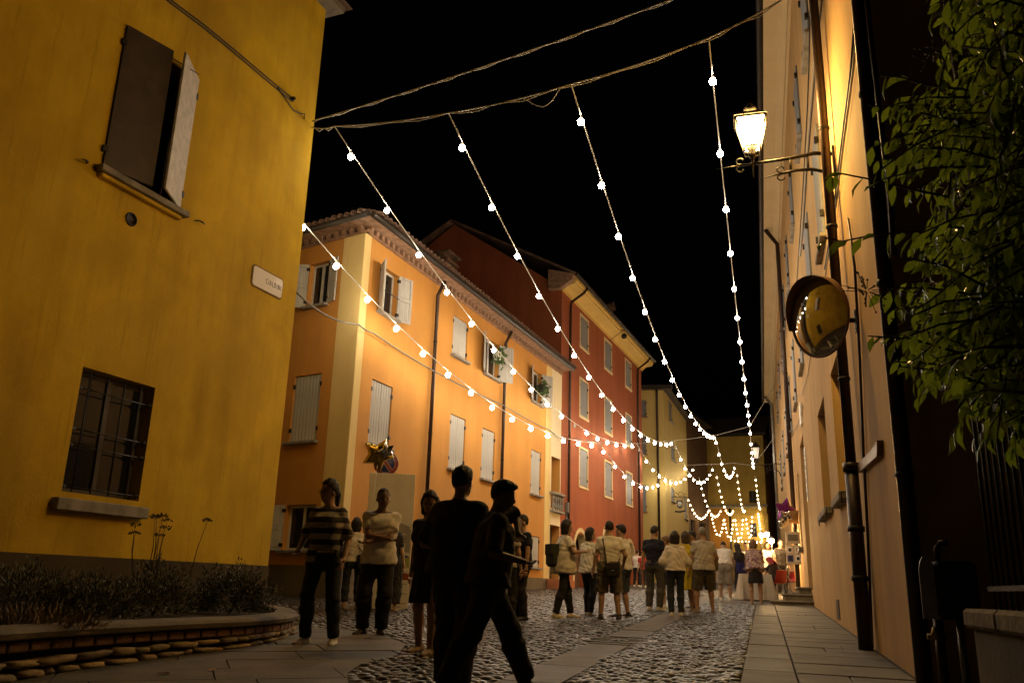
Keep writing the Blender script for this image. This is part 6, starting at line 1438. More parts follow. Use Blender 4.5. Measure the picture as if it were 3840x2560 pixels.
class Field:
    def __init__(self, lo, hi, h):
        self.h = h; self.lo = np.array(lo, float); n = np.ceil((np.array(hi) - self.lo) / h).astype(int) + 1; self.n = n
        self.ax = [(self.lo[i] + h * np.arange(n[i])).astype(np.float32) for i in range(3)]; self.f = np.full(n, .25, np.float32)
    def sub(self, lo, hi):
        sl_ = []
        for i in range(3): a = int(max(0, math.floor((lo[i] - self.lo[i]) / self.h))); b = int(min(self.n[i], math.ceil((hi[i] - self.lo[i]) / self.h) + 1)); sl_.append(slice(a, max(a, b)))
        return tuple(sl_)
    def grid(self, sl_): return self.ax[0][sl_[0]][:, None, None], self.ax[1][sl_[1]][None, :, None], self.ax[2][sl_[2]][None, None, :]
    def smin(self, sl_, d, k):
        g = self.f[sl_]
        if k > 0: hh = np.clip(.5 + .5 * (g - d) / k, 0, 1); self.f[sl_] = g + (d - g) * hh - k * hh * (1 - hh)
        else: self.f[sl_] = np.minimum(g, d)
    def cone(self, a, b, ra, rb, k=.03, cut=None, sq=None):
        """tapered limb a->b; sq squashes it along one axis: (axis, factor)"""
        a, b = np.array(a, float), np.array(b, float); m = max(ra, rb) + k + .03
        if sq: m *= max(1, sq[1])
        sl_ = self.sub(np.minimum(a, b) - m, np.maximum(a, b) + m)
        if any(q.stop <= q.start for q in sl_): return self
        X, Y, Z = self.grid(sl_); C = [X, Y, Z]; ab = b - a; L2 = ab @ ab + 1e-9; sc = [1, 1, 1]
        if sq: sc[sq[0]] = 1 / sq[1]
        t = np.clip(((X - a[0]) * ab[0] + (Y - a[1]) * ab[1] + (Z - a[2]) * ab[2]) / L2, 0, 1)
        d = np.sqrt(((X - a[0] - t * ab[0]) * sc[0]) ** 2 + ((Y - a[1] - t * ab[1]) * sc[1]) ** 2 + ((Z - a[2] - t * ab[2]) * sc[2]) ** 2) - (ra + (rb - ra) * t)
        if cut is not None:
            for (p, nrm) in cut: d = np.maximum(d, (X - p[0]) * nrm[0] + (Y - p[1]) * nrm[1] + (Z - p[2]) * nrm[2])
        self.smin(sl_, d, k); return self
    def ell(self, c, r, k=.02, M=None, cut=None):
        c = np.array(c, float); m = max(r) + k + .03; sl_ = self.sub(c - m, c + m)
        if any(q.stop <= q.start for q in sl_): return self
        X, Y, Z = self.grid(sl_); x, y, z = X - c[0], Y - c[1], Z - c[2]
        if M is not None: x, y, z = (M[0][0] * x + M[1][0] * y + M[2][0] * z), (M[0][1] * x + M[1][1] * y + M[2][1] * z), (M[0][2] * x + M[1][2] * y + M[2][2] * z)
        q = np.sqrt((x / r[0]) ** 2 + (y / r[1]) ** 2 + (z / r[2]) ** 2); d = (q - 1) * min(r)
        if cut is not None: d = np.maximum(d, cut(x, y, z))
        self.smin(sl_, d, k); return self
    def clip(self, p, nrm):
        X, Y, Z = self.grid((slice(None),) * 3); self.f = np.maximum(self.f, ((X - p[0]) * nrm[0] + (Y - p[1]) * nrm[1] + (Z - p[2]) * nrm[2]).astype(np.float32)); return self
    def wrinkle(self, amp, seed=0):
        X, Y, Z = self.grid((slice(None),) * 3); q = seed * 1.7
        self.f = self.f + (amp * (np.sin(38 * Z + 9 * np.sin(9 * X + q) + 6 * Y + q) * .5 + np.sin(21 * X + 27 * Z + 5 * np.sin(14 * Z + q)) * .5)).astype(np.float32); return self
    def mesh(self): return surfnet(self.f, self.lo, self.h)
def rotx(a): c, s_ = math.cos(a), math.sin(a); return np.array([[1, 0, 0], [0, c, -s_], [0, s_, c]])
def roty(a): c, s_ = math.cos(a), math.sin(a); return np.array([[c, 0, s_], [0, 1, 0], [-s_, 0, c]])
def rotz(a): c, s_ = math.cos(a), math.sin(a); return np.array([[c, -s_, 0], [s_, c, 0], [0, 0, 1]])
def ik(a, b, l1, l2, pole):
    a, b = np.array(a, float), np.array(b, float); d = b - a; L = np.linalg.norm(d); mx = (l1 + l2) * .998
    if L > mx: b = a + d / L * mx; d = b - a; L = mx
    u = d / L; x = (l1 * l1 - l2 * l2 + L * L) / (2 * L); hgt = math.sqrt(max(0, l1 * l1 - x * x)); p = np.array(pole, float); p = p - u * (p @ u); p /= np.linalg.norm(p) + 1e-9
    return a + u * x + p * hgt, b
SKIN = {}
def skin(c):
    if c not in SKIN:
        m = mat('skin_%d' % len(SKIN), c, .5, var=.12, vs=9); m.node_tree.nodes['Principled BSDF'].inputs['Subsurface Weight'].default_value = .08; SKIN[c] = m
    return SKIN[c]
CL = {}
def cloth(name, c, rough=.85, **k):
    if name not in CL: CL[name] = mat(name, c, rough, var=k.pop('var', .12), vs=k.pop('vs', 8), bump=k.pop('bump', .25), bs=k.pop('bs', 70), **k)
    return CL[name]
def striped(name, c1, c2, scale, axis='Z'):
    m = bpy.data.materials.new(name); m.use_nodes = True; t = m.node_tree; b = t.nodes['Principled BSDF']; b.inputs['Roughness'].default_value = .85; tc = t.nodes.new('ShaderNodeTexCoord'); w_ = t.nodes.new('ShaderNodeTexWave'); w_.bands_direction = axis; w_.inputs['Scale'].default_value = scale; w_.inputs['Distortion'].default_value = .4
    r_ = t.nodes.new('ShaderNodeValToRGB'); r_.color_ramp.interpolation = 'CONSTANT'; r_.color_ramp.elements[0].color = (*c1, 1); r_.color_ramp.elements[1].color = (*c2, 1); r_.color_ramp.elements[1].position = .5
    t.links.new(tc.outputs['Object'], w_.inputs['Vector']); t.links.new(w_.outputs[0], r_.inputs[0]); t.links.new(r_.outputs[0], b.inputs['Base Color']); return m
def person(label, x, yf, yh, yaw, top, bottom, shoes, hair, female=False, stout=1.0, lean=0.0, head=(0, 0), arms=None, feet=None, sk=(.42, .26, .17), vox=.014, sleeve='short', hem=None, leg='long', group=None, hairc=(.015, .010, .008), at=None, H=None, pelvis=(0, 0, .95), topfit=.016, glasses=False, botfit=.012, loose=0.0, dress=None, neck=0.0, tuck=False):
    """x, yf, yh: photo column, row of the soles and row of the crown; yaw 0 = seen from behind"""
    if at is None: loc = ground(x, yf)
    else: loc = np.array(at, float)
    if H is None: H = vert_z(loc, x, yh)
    k = H / 1.755
    e = empty('person', loc, math.radians(-yaw), label, 'person', group)
    bw = (.142 if female else .168) * (1 + .35 * (stout - 1)); hw = (.10 if female else .092) * (1 + .3 * (stout - 1)); pel = np.array(pelvis, float)
    Rl = rotx(-lean)
    up = lambda p: pel + Rl @ (np.array(p, float) - np.array([0, 0, .95]))          # upper body point, leaned about the hips
    feet = feet or ((-.12, .0, 0, -8), (.12, .0, 0, 8)); arms = arms or ((-.27, .04, .80), (.27, .04, .80))
    hipL = [pel + np.array([sg * hw, 0, -.02]) for sg in (-1, 1)]
    ank = [np.array([f_[0], f_[1], .085 + f_[2]]) for f_ in feet]; knee = []
    for i in (0, 1):
        kn, an = ik(hipL[i], ank[i], .43, .425, rotz(math.radians(-feet[i][3])) @ np.array([0, 1, 0.0])); knee.append(kn); ank[i] = an
    sh = [up((sg * bw, -.005, 1.405)) for sg in (-1, 1)]; el, wr = [], []
    for i in (0, 1):
        sg = (-1, 1)[i]; tgt = np.array(arms[i][:3], float); pole = arms[i][3] if len(arms[i]) > 3 else (sg * .5, -1, -.2)
        a_, b_ = ik(sh[i], tgt, .285, .255, pole); el.append(a_); wr.append(b_)
    nk0, nk1 = up((0, -.01, 1.43)), up((0, .005 + neck * .5, 1.56)); Rh = Rl @ rotz(math.radians(-head[0])) @ rotx(-math.radians(head[1])); hc = nk1 + Rh @ np.array([0, .022, .075])
    hp = lambda p: hc + Rh @ np.array(p, float)
    allp = np.array([hc, *knee, *ank, *el, *wr, *sh, *hipL]); lo = allp.min(0) - .2; hi = allp.max(0) + .2; lo[2] = min(-.02, lo[2] + .1); hi[2] = max(hi[2], hc[2] + .16)
    st_ = stout; T = []
    # ---- skin: one body
    B = Field(lo, hi, vox)
    for i in (0, 1):
        B.cone(hipL[i], knee[i], .083 * (.5 + .5 * st_), .056, .03); kk_ = knee[i] + (ank[i] - knee[i]) * .28 + np.array([0, -.012, 0]); B.cone(knee[i], kk_, .054, .056, .03).cone(kk_, ank[i], .055, .036, .03)
        fd = rotz(math.radians(-feet[i][3])) @ np.array([0, 1, 0.0]); B.cone(ank[i] + np.array([0, 0, -.04]) - fd * .03, ank[i] + np.array([0, 0, -.05]) + fd * .14, .036, .028, .02)
        B.cone(sh[i], el[i], .048, .038, .035).cone(el[i], wr[i], .040, .026, .02)
    cx = .05 * st_
    B.cone(pel + np.array([-cx, -.005, -.02]), pel + np.array([cx, -.005, -.02]), .115 * (.4 + .6 * st_), .115 * (.4 + .6 * st_), .05)
    B.cone(up((-.035, .0, 1.10)), up((.035, .0, 1.10)), .104 * st_, .104 * st_, .07); B.cone(up((-bw * .42, .005, 1.29)), up((bw * .42, .005, 1.29)), .112 * (.5 + .5 * st_), .112 * (.5 + .5 * st_), .07)
    B.cone(sh[0], sh[1], .05, .05, .05)
    for i in (0, 1): B.cone(up((0, -.012, 1.47)), sh[i], .045, .042, .04)
    B.cone(nk0, nk1, .058 if not female else .05, .05 if not female else .043, .03)
    if female:
        for sg in (-1, 1): B.ell(up((sg * .07, .085, 1.27)), (.06, .055, .06), .04)
    B.ell(hp((0, -.005, .02)), (.077, .097, .098), .02, Rh).ell(hp((0, .028, -.05)), (.056, .066, .072), .03, Rh).ell(hp((0, .096, -.022)), (.013, .020, .022), .012, Rh)
    for sg in (-1, 1): B.ell(hp((sg * .078, -.008, -.015)), (.013, .02, .032), .006, Rh)
    V, Q = B.mesh(); Vs, Qs = [V], [Q]
    # ---- hands: palm, four unequal curled fingers, thumb from the side of the palm
    for i in (0, 1):
        sg = (-1, 1)[i]; fd = wr[i] - el[i]; fd /= np.linalg.norm(fd); side = np.cross(fd, np.array([0, 0, 1.0])) if abs(fd[2]) < .8 else np.cross(fd, np.array([1.0, 0, 0])); side /= np.linalg.norm(side) + 1e-9; nr = np.cross(side, fd)
        if nr @ np.array([-sg, .2, 0]) < 0 and abs(fd[2]) >= .8: nr, side = -nr, -side
        Hh = Field(wr[i] - .21, wr[i] + .21, max(.006, vox * .5)); pc = wr[i] + fd * .05
        Hh.cone(wr[i] - fd * .02, wr[i] + fd * .02, .026, .026, .01); Hh.cone(pc - side * .02 - fd * .015, pc + side * .02 - fd * .015, .017, .017, .012); Hh.cone(pc - side * .026 + fd * .03, pc + side * .026 + fd * .03, .013, .013, .015)
        for q_, (o_, L_) in enumerate(((-.031, .062), (-.011, .074), (.011, .070), (.030, .054))):
            r0 = pc + side * o_ + fd * .035; m1 = r0 + fd * L_ * .5 + nr * L_ * .12; m2 = m1 + fd * L_ * .36 + nr * L_ * .38; Hh.cone(r0, m1, .0092, .0085, .004).cone(m1, m2, .0085, .0072, .003)
        th0 = pc - side * .022 - fd * .02; th1 = th0 - side * .028 + fd * .03 + nr * .012; th2 = th1 + fd * .03 + nr * .01 - side * .004; Hh.cone(th0, th1, .012, .0105, .008).cone(th1, th2, .0105, .008, .003)
        v_, q_ = Hh.mesh(); Qs.append(q_ + sum(len(a) for a in Vs)); Vs.append(v_)
    body = link('body', np_mesh('body', np.concatenate(Vs), np.concatenate(Qs), None, skin(sk)), e)
    for sg in (-1, 1):
        MB().lathe([(0, -.011), (.008, -.008), (.0115, 0), (.008, .008), (0, .011)], hp((sg * .032, .082, .005)), Rh @ np.array([0, 1, 0.0]), 10).build('eye', mat_eye, body, smooth=True)
    v_ = hp((0, .098, -.058)); MB().tube([hp((-.024, .088, -.058)), hp((0, .097, -.058)), hp((.024, .088, -.058))], [.003, .006, .003], 6).build('mouth', skin(tuple(c * .6 for c in sk)), body)
    if glasses:
        gl = MB()
        for sg in (-1, 1): gl.tube([hp((sg * .034 + .022 * math.cos(a), .1, .004 + .018 * math.sin(a))) for a in np.linspace(0, 6.283, 13)], .0022, 5).tube([hp((sg * .056, .1, .008)), hp((sg * .08, -.0, .012))], .0022, 5)
        gl.build('spectacles', MT['iron'], e)
    def add(name, fl, m): 
        v_, q_ = fl.mesh()
        if len(v_): return link(name, np_mesh(name, v_, q_, None, m), e)
    # ---- hair
    if hair:
        m_h = cloth('hair_%.3f_%.3f' % (hairc[0], hairc[2]), hairc, .62, bump=.5, bs=55, var=.3); h_ = max(.009, vox * .7); z0 = hc[2] - (.55 if hair in ('long', 'pony') else .24)
        Hf = Field(hc - np.array([.2, .22, hc[2] - z0]), hc + np.array([.2, .22, .2]), h_)
        gro = {'crop': .007, 'short': .014}.get(hair, .024)
        hl = {'crop': -.028, 'short': -.035, 'bob': -.07, 'long': -.08, 'pony': -.04}[hair]
        Hf.ell(hp((0, -.014, .020 + gro * .9)), (.077 + gro * .55, .095 + gro * .6, .098 + gro), .0, Rh, cut=lambda a, b, c: np.maximum(b * .72 - c * .70 - .024, -(c - hl) + .55 * b))
        if hair == 'short': Hf.ell(hp((0, .03, .095)), (.066, .07, .038), .02, Rh)
        if hair == 'bob':
            for sg in (-1, 1): Hf.cone(hp((sg * .06, -.03, .03)), hp((sg * .065, -.04, -.085)), .045, .04, .04)
            Hf.cone(hp((0, -.06, .03)), hp((0, -.07, -.09)), .06, .05, .04)
        if hair == 'long':
            for sg in (-1, 1): Hf.cone(hp((sg * .055, -.03, .03)), hp((sg * .07, -.05, -.2)), .05, .045, .04).cone(hp((sg * .07, -.05, -.2)), hp((sg * .05, -.09, -.33)), .045, .02, .04)
            Hf.cone(hp((0, -.07, .02)), hp((0, -.11, -.3)), .065, .05, .04)
        if hair == 'pony': Hf.cone(hp((0, -.1, .03)), hp((0, -.13, -.02)), .03, .03, .02).cone(hp((0, -.13, -.02)), hp((0, -.12, -.22)), .035, .012, .02)
        X, Y, Z = Hf.grid((slice(None),) * 3); Hf.f = Hf.f + (.005 * np.sin(120 * X + 30 * Z + 3 * np.sin(50 * Y)) * np.sin(85 * Y + 25 * Z)).astype(np.float32); add('hair', Hf, m_h)
    # ---- upper garment
    th = .012 + topfit; hemz = hem if hem is not None else (.90 if not tuck else 1.0)
    if top is not None:
        G = Field(lo, hi, vox)
        G.cone(up((-bw * .42, .005, 1.29)), up((bw * .42, .005, 1.29)), .112 * (.5 + .5 * st_) + th, .112 * (.5 + .5 * st_) + th, .07); G.cone(up((-.035, 0, 1.10)), up((.035, 0, 1.10)), .104 * st_ + th + loose, .104 * st_ + th + loose, .09)
        G.cone(up((-cx, -.005, .93)), up((cx, -.005, .93)), .115 * (.4 + .6 * st_) + th + loose, .115 * (.4 + .6 * st_) + th + loose, .06)
        G.cone(up((-cx, -.005, .84)), up((cx, -.005, .84)), .11 * (.4 + .6 * st_) + th + loose, .11 * (.4 + .6 * st_) + th + loose, .05)
        G.cone(sh[0], sh[1], .046 + th * .5, .046 + th * .5, .05)
        for i in (0, 1): G.cone(up((0, -.012, 1.455)), sh[i], .045 + th * .5, .044 + th * .5, .04)
        if female:
            for sg in (-1, 1): G.ell(up((sg * .07, .085, 1.27)), (.06 + th, .055 + th, .06 + th), .05)
        hn = Rl @ np.array([0, 0, 1.0]); hpz = up((0, 0, hemz)); G.clip(hpz, -hn); G.wrinkle(.0055 + loose * .07, len(label))
        nkz = up((0, .0, 1.468)); G.clip(nkz, Rl @ np.array([0, .35, .94]))
        for i in (0, 1):
            if sleeve in ('short', 'long', 'elbow'):
                f_ = {'short': .62, 'elbow': 1.0, 'long': 1.0}[sleeve]; se = sh[i] + (el[i] - sh[i]) * f_; ax_ = (el[i] - sh[i]) / np.linalg.norm(el[i] - sh[i])
                G.cone(sh[i], sh[i] + (el[i] - sh[i]) * (f_ + .12), .048 + th * .45, .045 + th * .75, .025, cut=None if sleeve == 'long' else [(se, ax_)])
                if sleeve == 'long':
                    w2_ = el[i] + (wr[i] - el[i]) * .86; a2_ = (wr[i] - el[i]) / np.linalg.norm(wr[i] - el[i]); G.cone(el[i], wr[i], .046 + th, .034 + th * .8, .02, cut=[(w2_, a2_)])
        add('top', G, top)
    # ---- dress or skirt
    if dress is not None:
        zt_d, zh, r0, r1, dm = dress
        G = Field(lo, hi, vox); X, Y, Z = G.grid((slice(None),) * 3); t_ = np.clip((zt_d - Z) / (zt_d - zh), 0, 1); an = np.arctan2(Y, X); rr = r0 + (r1 - r0) * t_ + .012 * t_ * np.sin(an * 9 + 2 * Z)
        d_ = np.sqrt((X - pel[0]) ** 2 + ((Y - pel[1]) * 1.22) ** 2) - rr; G.f = np.maximum(np.maximum(d_, Z - zt_d), zh - Z).astype(np.float32); add('skirt', G, dm)
    # ---- trousers or shorts
    if bottom is not None:
        G = Field(lo, hi, vox); lf = {'long': .97, 'crop': .78, 'knee': 0.02, 'short': -.45}[leg]
        for i in (0, 1):
            tb_ = botfit
            if lf > 0.1:
                e_ = knee[i] + (ank[i] - knee[i]) * lf; a_ = (ank[i] - knee[i]) / np.linalg.norm(ank[i] - knee[i]); kk_ = knee[i] + (ank[i] - knee[i]) * .28 + np.array([0, -.012, 0]); G.cone(hipL[i], knee[i], .084 * (.5 + .5 * st_) + tb_, .060 + tb_, .03).cone(knee[i], kk_, .060 + tb_, .064 + tb_, .03).cone(kk_, ank[i], .064 + tb_, .048 + tb_ * .9, .03, cut=[(e_, a_)])
            else:
                a_ = (knee[i] - hipL[i]) / np.linalg.norm(knee[i] - hipL[i]); e_ = hipL[i] + (knee[i] - hipL[i]) * (1 + lf); G.cone(hipL[i], knee[i] + a_ * .06, .086 * (.5 + .5 * st_) + tb_ * 1.2, .078 + tb_ * 1.3, .02, cut=[(e_, a_)])
        G.cone(pel + np.array([-cx, -.005, -.02]), pel + np.array([cx, -.005, -.02]), .115 * (.4 + .6 * st_) + tb_, .115 * (.4 + .6 * st_) + tb_, .05); G.cone(pel + np.array([-cx, -.005, .05]), pel + np.array([cx, -.005, .05]), .105 * (.4 + .6 * st_) + tb_, .105 * (.4 + .6 * st_) + tb_, .03); G.clip(pel + np.array([0, 0, .09]), np.array([0, 0, 1.0])); G.wrinkle(.006, len(label) + 3)
        add('trousers' if lf > .1 else 'shorts', G, bottom)
    # ---- shoes
    for i in (0, 1):
        fd = rotz(math.radians(-feet[i][3])) @ np.array([0, 1, 0.0]); a0 = ank[i] + np.array([0, 0, -.035]); low = ank[i][2] - .085
        G = Field(ank[i] - .2, ank[i] + np.array([.2, .2, .06]) + fd * .1, .009)
        G.cone(a0 - fd * .045 + np.array([0, 0, .0]), a0 + fd * .06 - np.array([0, 0, .008]), .044, .043, .02).cone(a0 + fd * .06 - np.array([0, 0, .012]), a0 + fd * .17 - np.array([0, 0, .02]), .043, .032, .02).cone(ank[i] - fd * .012 + np.array([0, 0, .01]), a0, .043, .042, .02)
        G.clip(np.array([0, 0, low + .012]), np.array([0, 0, -1.0])); so = add('shoe', G, shoes)
        if so:
            G = Field(ank[i] - .2, ank[i] + np.array([.2, .2, .0]) + fd * .1, .009); b0 = np.array([ank[i][0], ank[i][1], low + .012]); G.cone(b0 - fd * .05, b0 + fd * .165, .047, .039, 0.0, sq=None); G.clip(np.array([0, 0, low + .022]), np.array([0, 0, 1.0])); G.clip(np.array([0, 0, low]), np.array([0, 0, -1.0])); v_, q_ = G.mesh()
            if len(v_): link('sole', np_mesh('sole', v_, q_, None, m_sole), so)
    e.scale = (k, k, k)
    return dict(e=e, up=up, sh=sh, el=el, wr=wr, hp=hp, pel=pel, k=k, H=H, loc=loc, Rl=Rl)
mat_eye = mat('eye_gloss', (.03, .02, .015), .1); m_sole = mat('pale_sole', (.5, .47, .4), .7)
W_T = cloth('white_tee', (.74, .70, .63)); W_T2 = cloth('off_white_tee', (.80, .77, .70)); NAVY = cloth('navy_tee', (.010, .012, .028)); BLK = cloth('black_cloth', (.016, .015, .016)); CHA = cloth('charcoal_cloth', (.055, .05, .048)); CHA2 = cloth('dark_slate_cloth', (.035, .035, .042)); DEN = cloth('dark_denim', (.022, .028, .042)); DEN2 = cloth('blue_denim', (.05, .062, .085)); GREYT = cloth('grey_chinos', (.075, .070, .062)); KHA = cloth('khaki_shorts', (.15, .125, .085)); OLV = cloth('olive_shorts', (.075, .062, .038)); BEI = cloth('beige_polo', (.50, .46, .39)); CRM = cloth('cream_blouse', (.74, .67, .58)); YEL = cloth('yellow_dress_cloth', (.60, .46, .015)); LGS = cloth('light_grey_shorts', (.34, .31, .28)); PUR = mat('purple_print_blouse', (.20, .09, .16), .85, col2=(.55, .42, .36), vs=14, contrast=(.42, .55)); DKB = cloth('dark_brown_tee', (.022, .017, .015)); REDC = cloth('red_shirt', (.32, .02, .02)); STRP = striped('striped_knit', (.025, .022, .02), (.34, .31, .26), 2.6); PIN = striped('pinstripe', (.012, .012, .014), (.06, .055, .05), 12, 'X')
SH_W = cloth('white_trainer', (.62, .58, .50), .5); SH_B = cloth('black_trainer', (.015, .014, .013), .5); SH_T = cloth('tan_shoe', (.22, .16, .10), .6); SH_G = cloth('grey_trainer', (.3, .27, .22), .6)
def bag(p, pt, size, m, label, strap=None, rz=0, name='shoulder_bag', marks=None):
    """a bag hung at a point of a person's upper body, with its strap"""
    M_ = p['e'].matrix_basis; w_ = M_ @ Vector(tuple(pt)); e = empty(name, w_, p['e'].rotation_euler.z + rz, label, 'bag'); sx, sy, sz = (v * p['k'] for v in size)
    mb = MB().bbox(-sx / 2, sx / 2, -sy / 2, sy / 2, -sz / 2, sz / 2, min(sx, sy, sz) * .3); mb.build('bag_body', m, e); MB().bbox(-sx / 2 * .96, sx / 2 * .96, -sy / 2 - .006, sy / 2 + .006, sz * .02, sz / 2 + .004, .01).build('flap', m, e)
    if strap:
        inv = e.matrix_basis.inverted(); MB().tube([tuple(inv @ (M_ @ Vector(tuple(q)))) for q in strap], .012 * p['k'], 6).build('strap', m, e)
    if marks: marks(e, sx, sy, sz)
    return e
# ---- near left: woman in stripes, teenager with folded arms, two women at the map
p1 = person('woman in a striped knit top and spectacles standing by the planter with a belt bag', 1190, 2424, 1806, 188, STRP, DEN, SH_W, 'pony', True, 1.05, 0, (35, 0), ((-.25, .1, .92), (.25, .16, 1.0)), ((-.17, 0, 0, -10), (.13, .05, 0, 15)), glasses=True, vox=.012, sleeve='elbow', hem=.86, botfit=.014, loose=.015)
bag(p1, (-.08, .16, .93), (.26, .09, .15), BLK, 'black belt bag with a brass zip worn by the woman in stripes', [p1['up']((-.13, .12, .97)), p1['up']((-.2, 0, .99)), p1['up']((0, -.15, 1.0)), p1['up']((.19, 0, .99)), p1['up']((.05, .15, .97))], name='belt_bag', marks=lambda e, a, b, c: MB().bbox(-a * .38, a * .38, b / 2 + .002, b / 2 + .014, c * .28, c * .42, .004).build('zip', mat('brass_zip', (.6, .45, .2), .25, .9), e))
p2 = person('woman in a cream blouse with a hand on her hip reading the map board', 1312, 2290, 1945, -12, CRM, DEN, SH_T, 'bob', True, .98, 0, (0, 0), ((-.24, -.02, 1.0, (-1, -.4, .1)), (.26, .05, .85)), None, leg='crop', sleeve='long', hem=.92)
bag(p2, (.2, -.12, .92), (.3, .12, .28), BLK, 'black shoulder bag carried by the woman in the cream blouse', [p2['up']((.15, .05, 1.2)), p2['up']((-.1, .1, 1.47)), p2['up']((-.12, -.06, 1.48)), p2['up']((.15, -.15, 1.1))])
p3 = person('teenager in a white tee with folded arms facing away from the map board', 1400, 2386, 1832, 172, W_T, BLK, SH_B, 'crop', False, .95, 0, (-12, 8), ((.12, .2, 1.10, (-1, .1, -.6)), (-.10, .24, 1.13, (1, .1, -.6))), ((-.08, 0, 0, -12), (.14, .02, 0, 28)), sk=(.24, .14, .085), vox=.012, hem=.84, topfit=.03, botfit=.03, loose=.02)
p4 = person('person in wide pinstriped trousers standing close to the map board', 1455, 2296, 1950, 8, BLK, PIN, SH_T, 'bob', True, 1.0, 0, (0, 0), None, None, leg='crop', botfit=.05)
# ---- the dark walkers in the foreground
p5 = person('woman in a dark top and skirt walking across the cobbles in pale sandals', 1590, 2462, 1850, 205, cloth('dark_wine_top', (.03, .018, .016)), None, SH_T, 'bob', True, 1.1, .06, (-20, 5), ((-.24, .12, .9), (.26, -.06, .84)), ((-.16, .16, 0, 0), (.17, -.16, .0, 10)), vox=.013, dress=(1.04, .56, .15, .22, BLK))
p6 = person('man in black striding across the foreground with one elbow bent out', 1815, 2640, 1800, 80, CHA, CHA2, SH_B, 'short', False, 1.12, .10, (10, 6), ((-.12, .26, 1.34, (-.3, 1, .25)), (.2, .22, 1.1)), ((-.10, .40, 0, 0), (.10, -.36, .02, 0)), sk=(.2, .12, .08), vox=.014, topfit=.03, botfit=.03, sleeve='elbow', loose=.02)
p6b = person('broad dark clothed person seen from behind in the foreground next to the striding man', 1690, 2610, 1752, 25, CHA2, CHA, SH_B, 'short', False, 1.1, .02, (0, 0), ((-.2, .2, 1.1), (.24, .2, 1.1)), ((-.1, .05, 0, -5), (.12, -.08, 0, 5)), vox=.015, topfit=.035, botfit=.03, sleeve='elbow', loose=.03)
p7 = person('man in a pale textured shirt listening beside the man in navy', 1888, 2345, 1926, 20, BEI, BLK, SH_B, 'crop', False, 1.05, 0, (20, 0), None, None)
p8 = person('man in a navy shirt with a backpack strap turned towards the pale shirted man', 1955, 2330, 1932, 250, NAVY, BLK, SH_B, 'short', False, 1.1, 0, (0, 2), None, None, hairc=(.03, .018, .01))
# ---- group in front of the red house
p9 = person('woman in a loose white top and dark leggings with three stripe trainers', 2112, 2322, 1952, 70, W_T, BLK, SH_W, 'bob', True, 1.1, .05, (0, 0), ((-.22, .22, 1.15), (.22, .3, 1.2)), ((-.1, .2, 0, 0), (.1, -.2, .0, 0)), loose=.05, hem=.80, topfit=.03)
bag(p9, (0, -.24, 1.12), (.3, .16, .4), cloth('green_pack', (.03, .035, .02)), 'dark green backpack on the woman in the loose white top', None, name='backpack')
p10 = person('woman in a white tee and dark jeans beside the man in khaki shorts', 2208, 2314, 1982, 45, W_T2, DEN, SH_G, 'bob', True, 1.0, .03, (30, 0), ((-.2, .2, 1.0), (.22, .1, .95)), ((-.1, .08, 0, 0), (.1, -.08, 0, 10)), hem=.86, loose=.03)
p11 = person('man in a white tee and khaki shorts with a black bag across his back', 2286, 2328, 1953, 0, W_T2, KHA, SH_B, 'crop', False, 1.1, 0, (0, 0), ((-.29, .06, .88), (.27, .16, .98)), ((-.16, 0, 0, -6), (.16, -.01, 0, 6)), leg='knee', vox=.012, botfit=.028, hem=.93)
def swoosh(e, a, b, c): MB().poly([(-.03, -b / 2 - .009, -.005), (-.01, -b / 2 - .009, -.012), (.035, -b / 2 - .009, .01), (-.01, -b / 2 - .009, -.004)]).build('logo', MT['white'], e)
bag(p11, (.03, -.19, .88), (.26, .09, .25), BLK, 'black cross body bag on the back of the man in khaki shorts', [p11['up']((.13, -.15, 1.0)), p11['up']((.19, -.02, 1.1)), p11['up']((.05, .16, 1.3)), p11['up']((-.12, .06, 1.49)), p11['up']((-.13, -.1, 1.42)), p11['up']((-.1, -.165, 1.2)), p11['up']((-.07, -.17, .98))], marks=swoosh)
p12 = person('young man in profile with short dark hair beside the man in khaki shorts', 2337, 2318, 1968, -55, W_T2, DEN2, SH_B, 'short', False, 1.0, .02, (0, 0), ((-.24, .2, 1.05), (.25, .02, .88)), ((-.09, .06, 0, 0), (.1, -.05, 0, 6)), leg='knee', botfit=.025, loose=.02)
p13 = person('small figure in white and red leaning by the arches of the red house', 2388, 2200, 2062, 30, W_T, BLK, SH_W, 'crop', False, 1.0, .1, (0, 0), None, None, vox=.018)
p13b = person('small figure in a red shirt beside the arches of the red house', 2412, 2202, 2068, 0, REDC, BLK, SH_W, 'crop', False, 1.0, 0, (0, 0), None, None, vox=.018)
# ---- the queue
p14 = person('man in a navy tee and grey trousers with white canvas shoes looking down', 2455, 2292, 1972, 28, NAVY, GREYT, SH_W, 'short', False, 1.0, 0, (20, 14), ((-.29, .04, .84), (.2, .2, 1.0)), ((-.12, 0, 0, 0), (.1, .0, 0, 40)), hem=.93, botfit=.02)
p15 = person('short haired woman in a black dress behind the woman in the cream blouse and jeans', 2507, 2284, 2010, -30, BLK, None, SH_W, 'short', True, 1.0, 0, (-20, 8), None, None, dress=(1.1, .58, .15, .2, BLK), hairc=(.16, .085, .035))
def lettering(e, a, b, c): text_mesh('E BRAND', .07, MT['white'], e, Matrix(((1, 0, 0, 0), (0, 0, -1, -b / 2 - .008), (0, 1, 0, -.02), (0, 0, 0, 1))), sx=.9)
bag(p15, (-.02, -.26, .86), (.34, .08, .2), BLK, 'black bag with white lettering hanging behind the woman in the black dress', [p15['up']((-.12, -.2, .98)), p15['up']((-.14, -.05, 1.46)), p15['up']((.1, -.2, .98))], rz=math.radians(-30), marks=lettering)
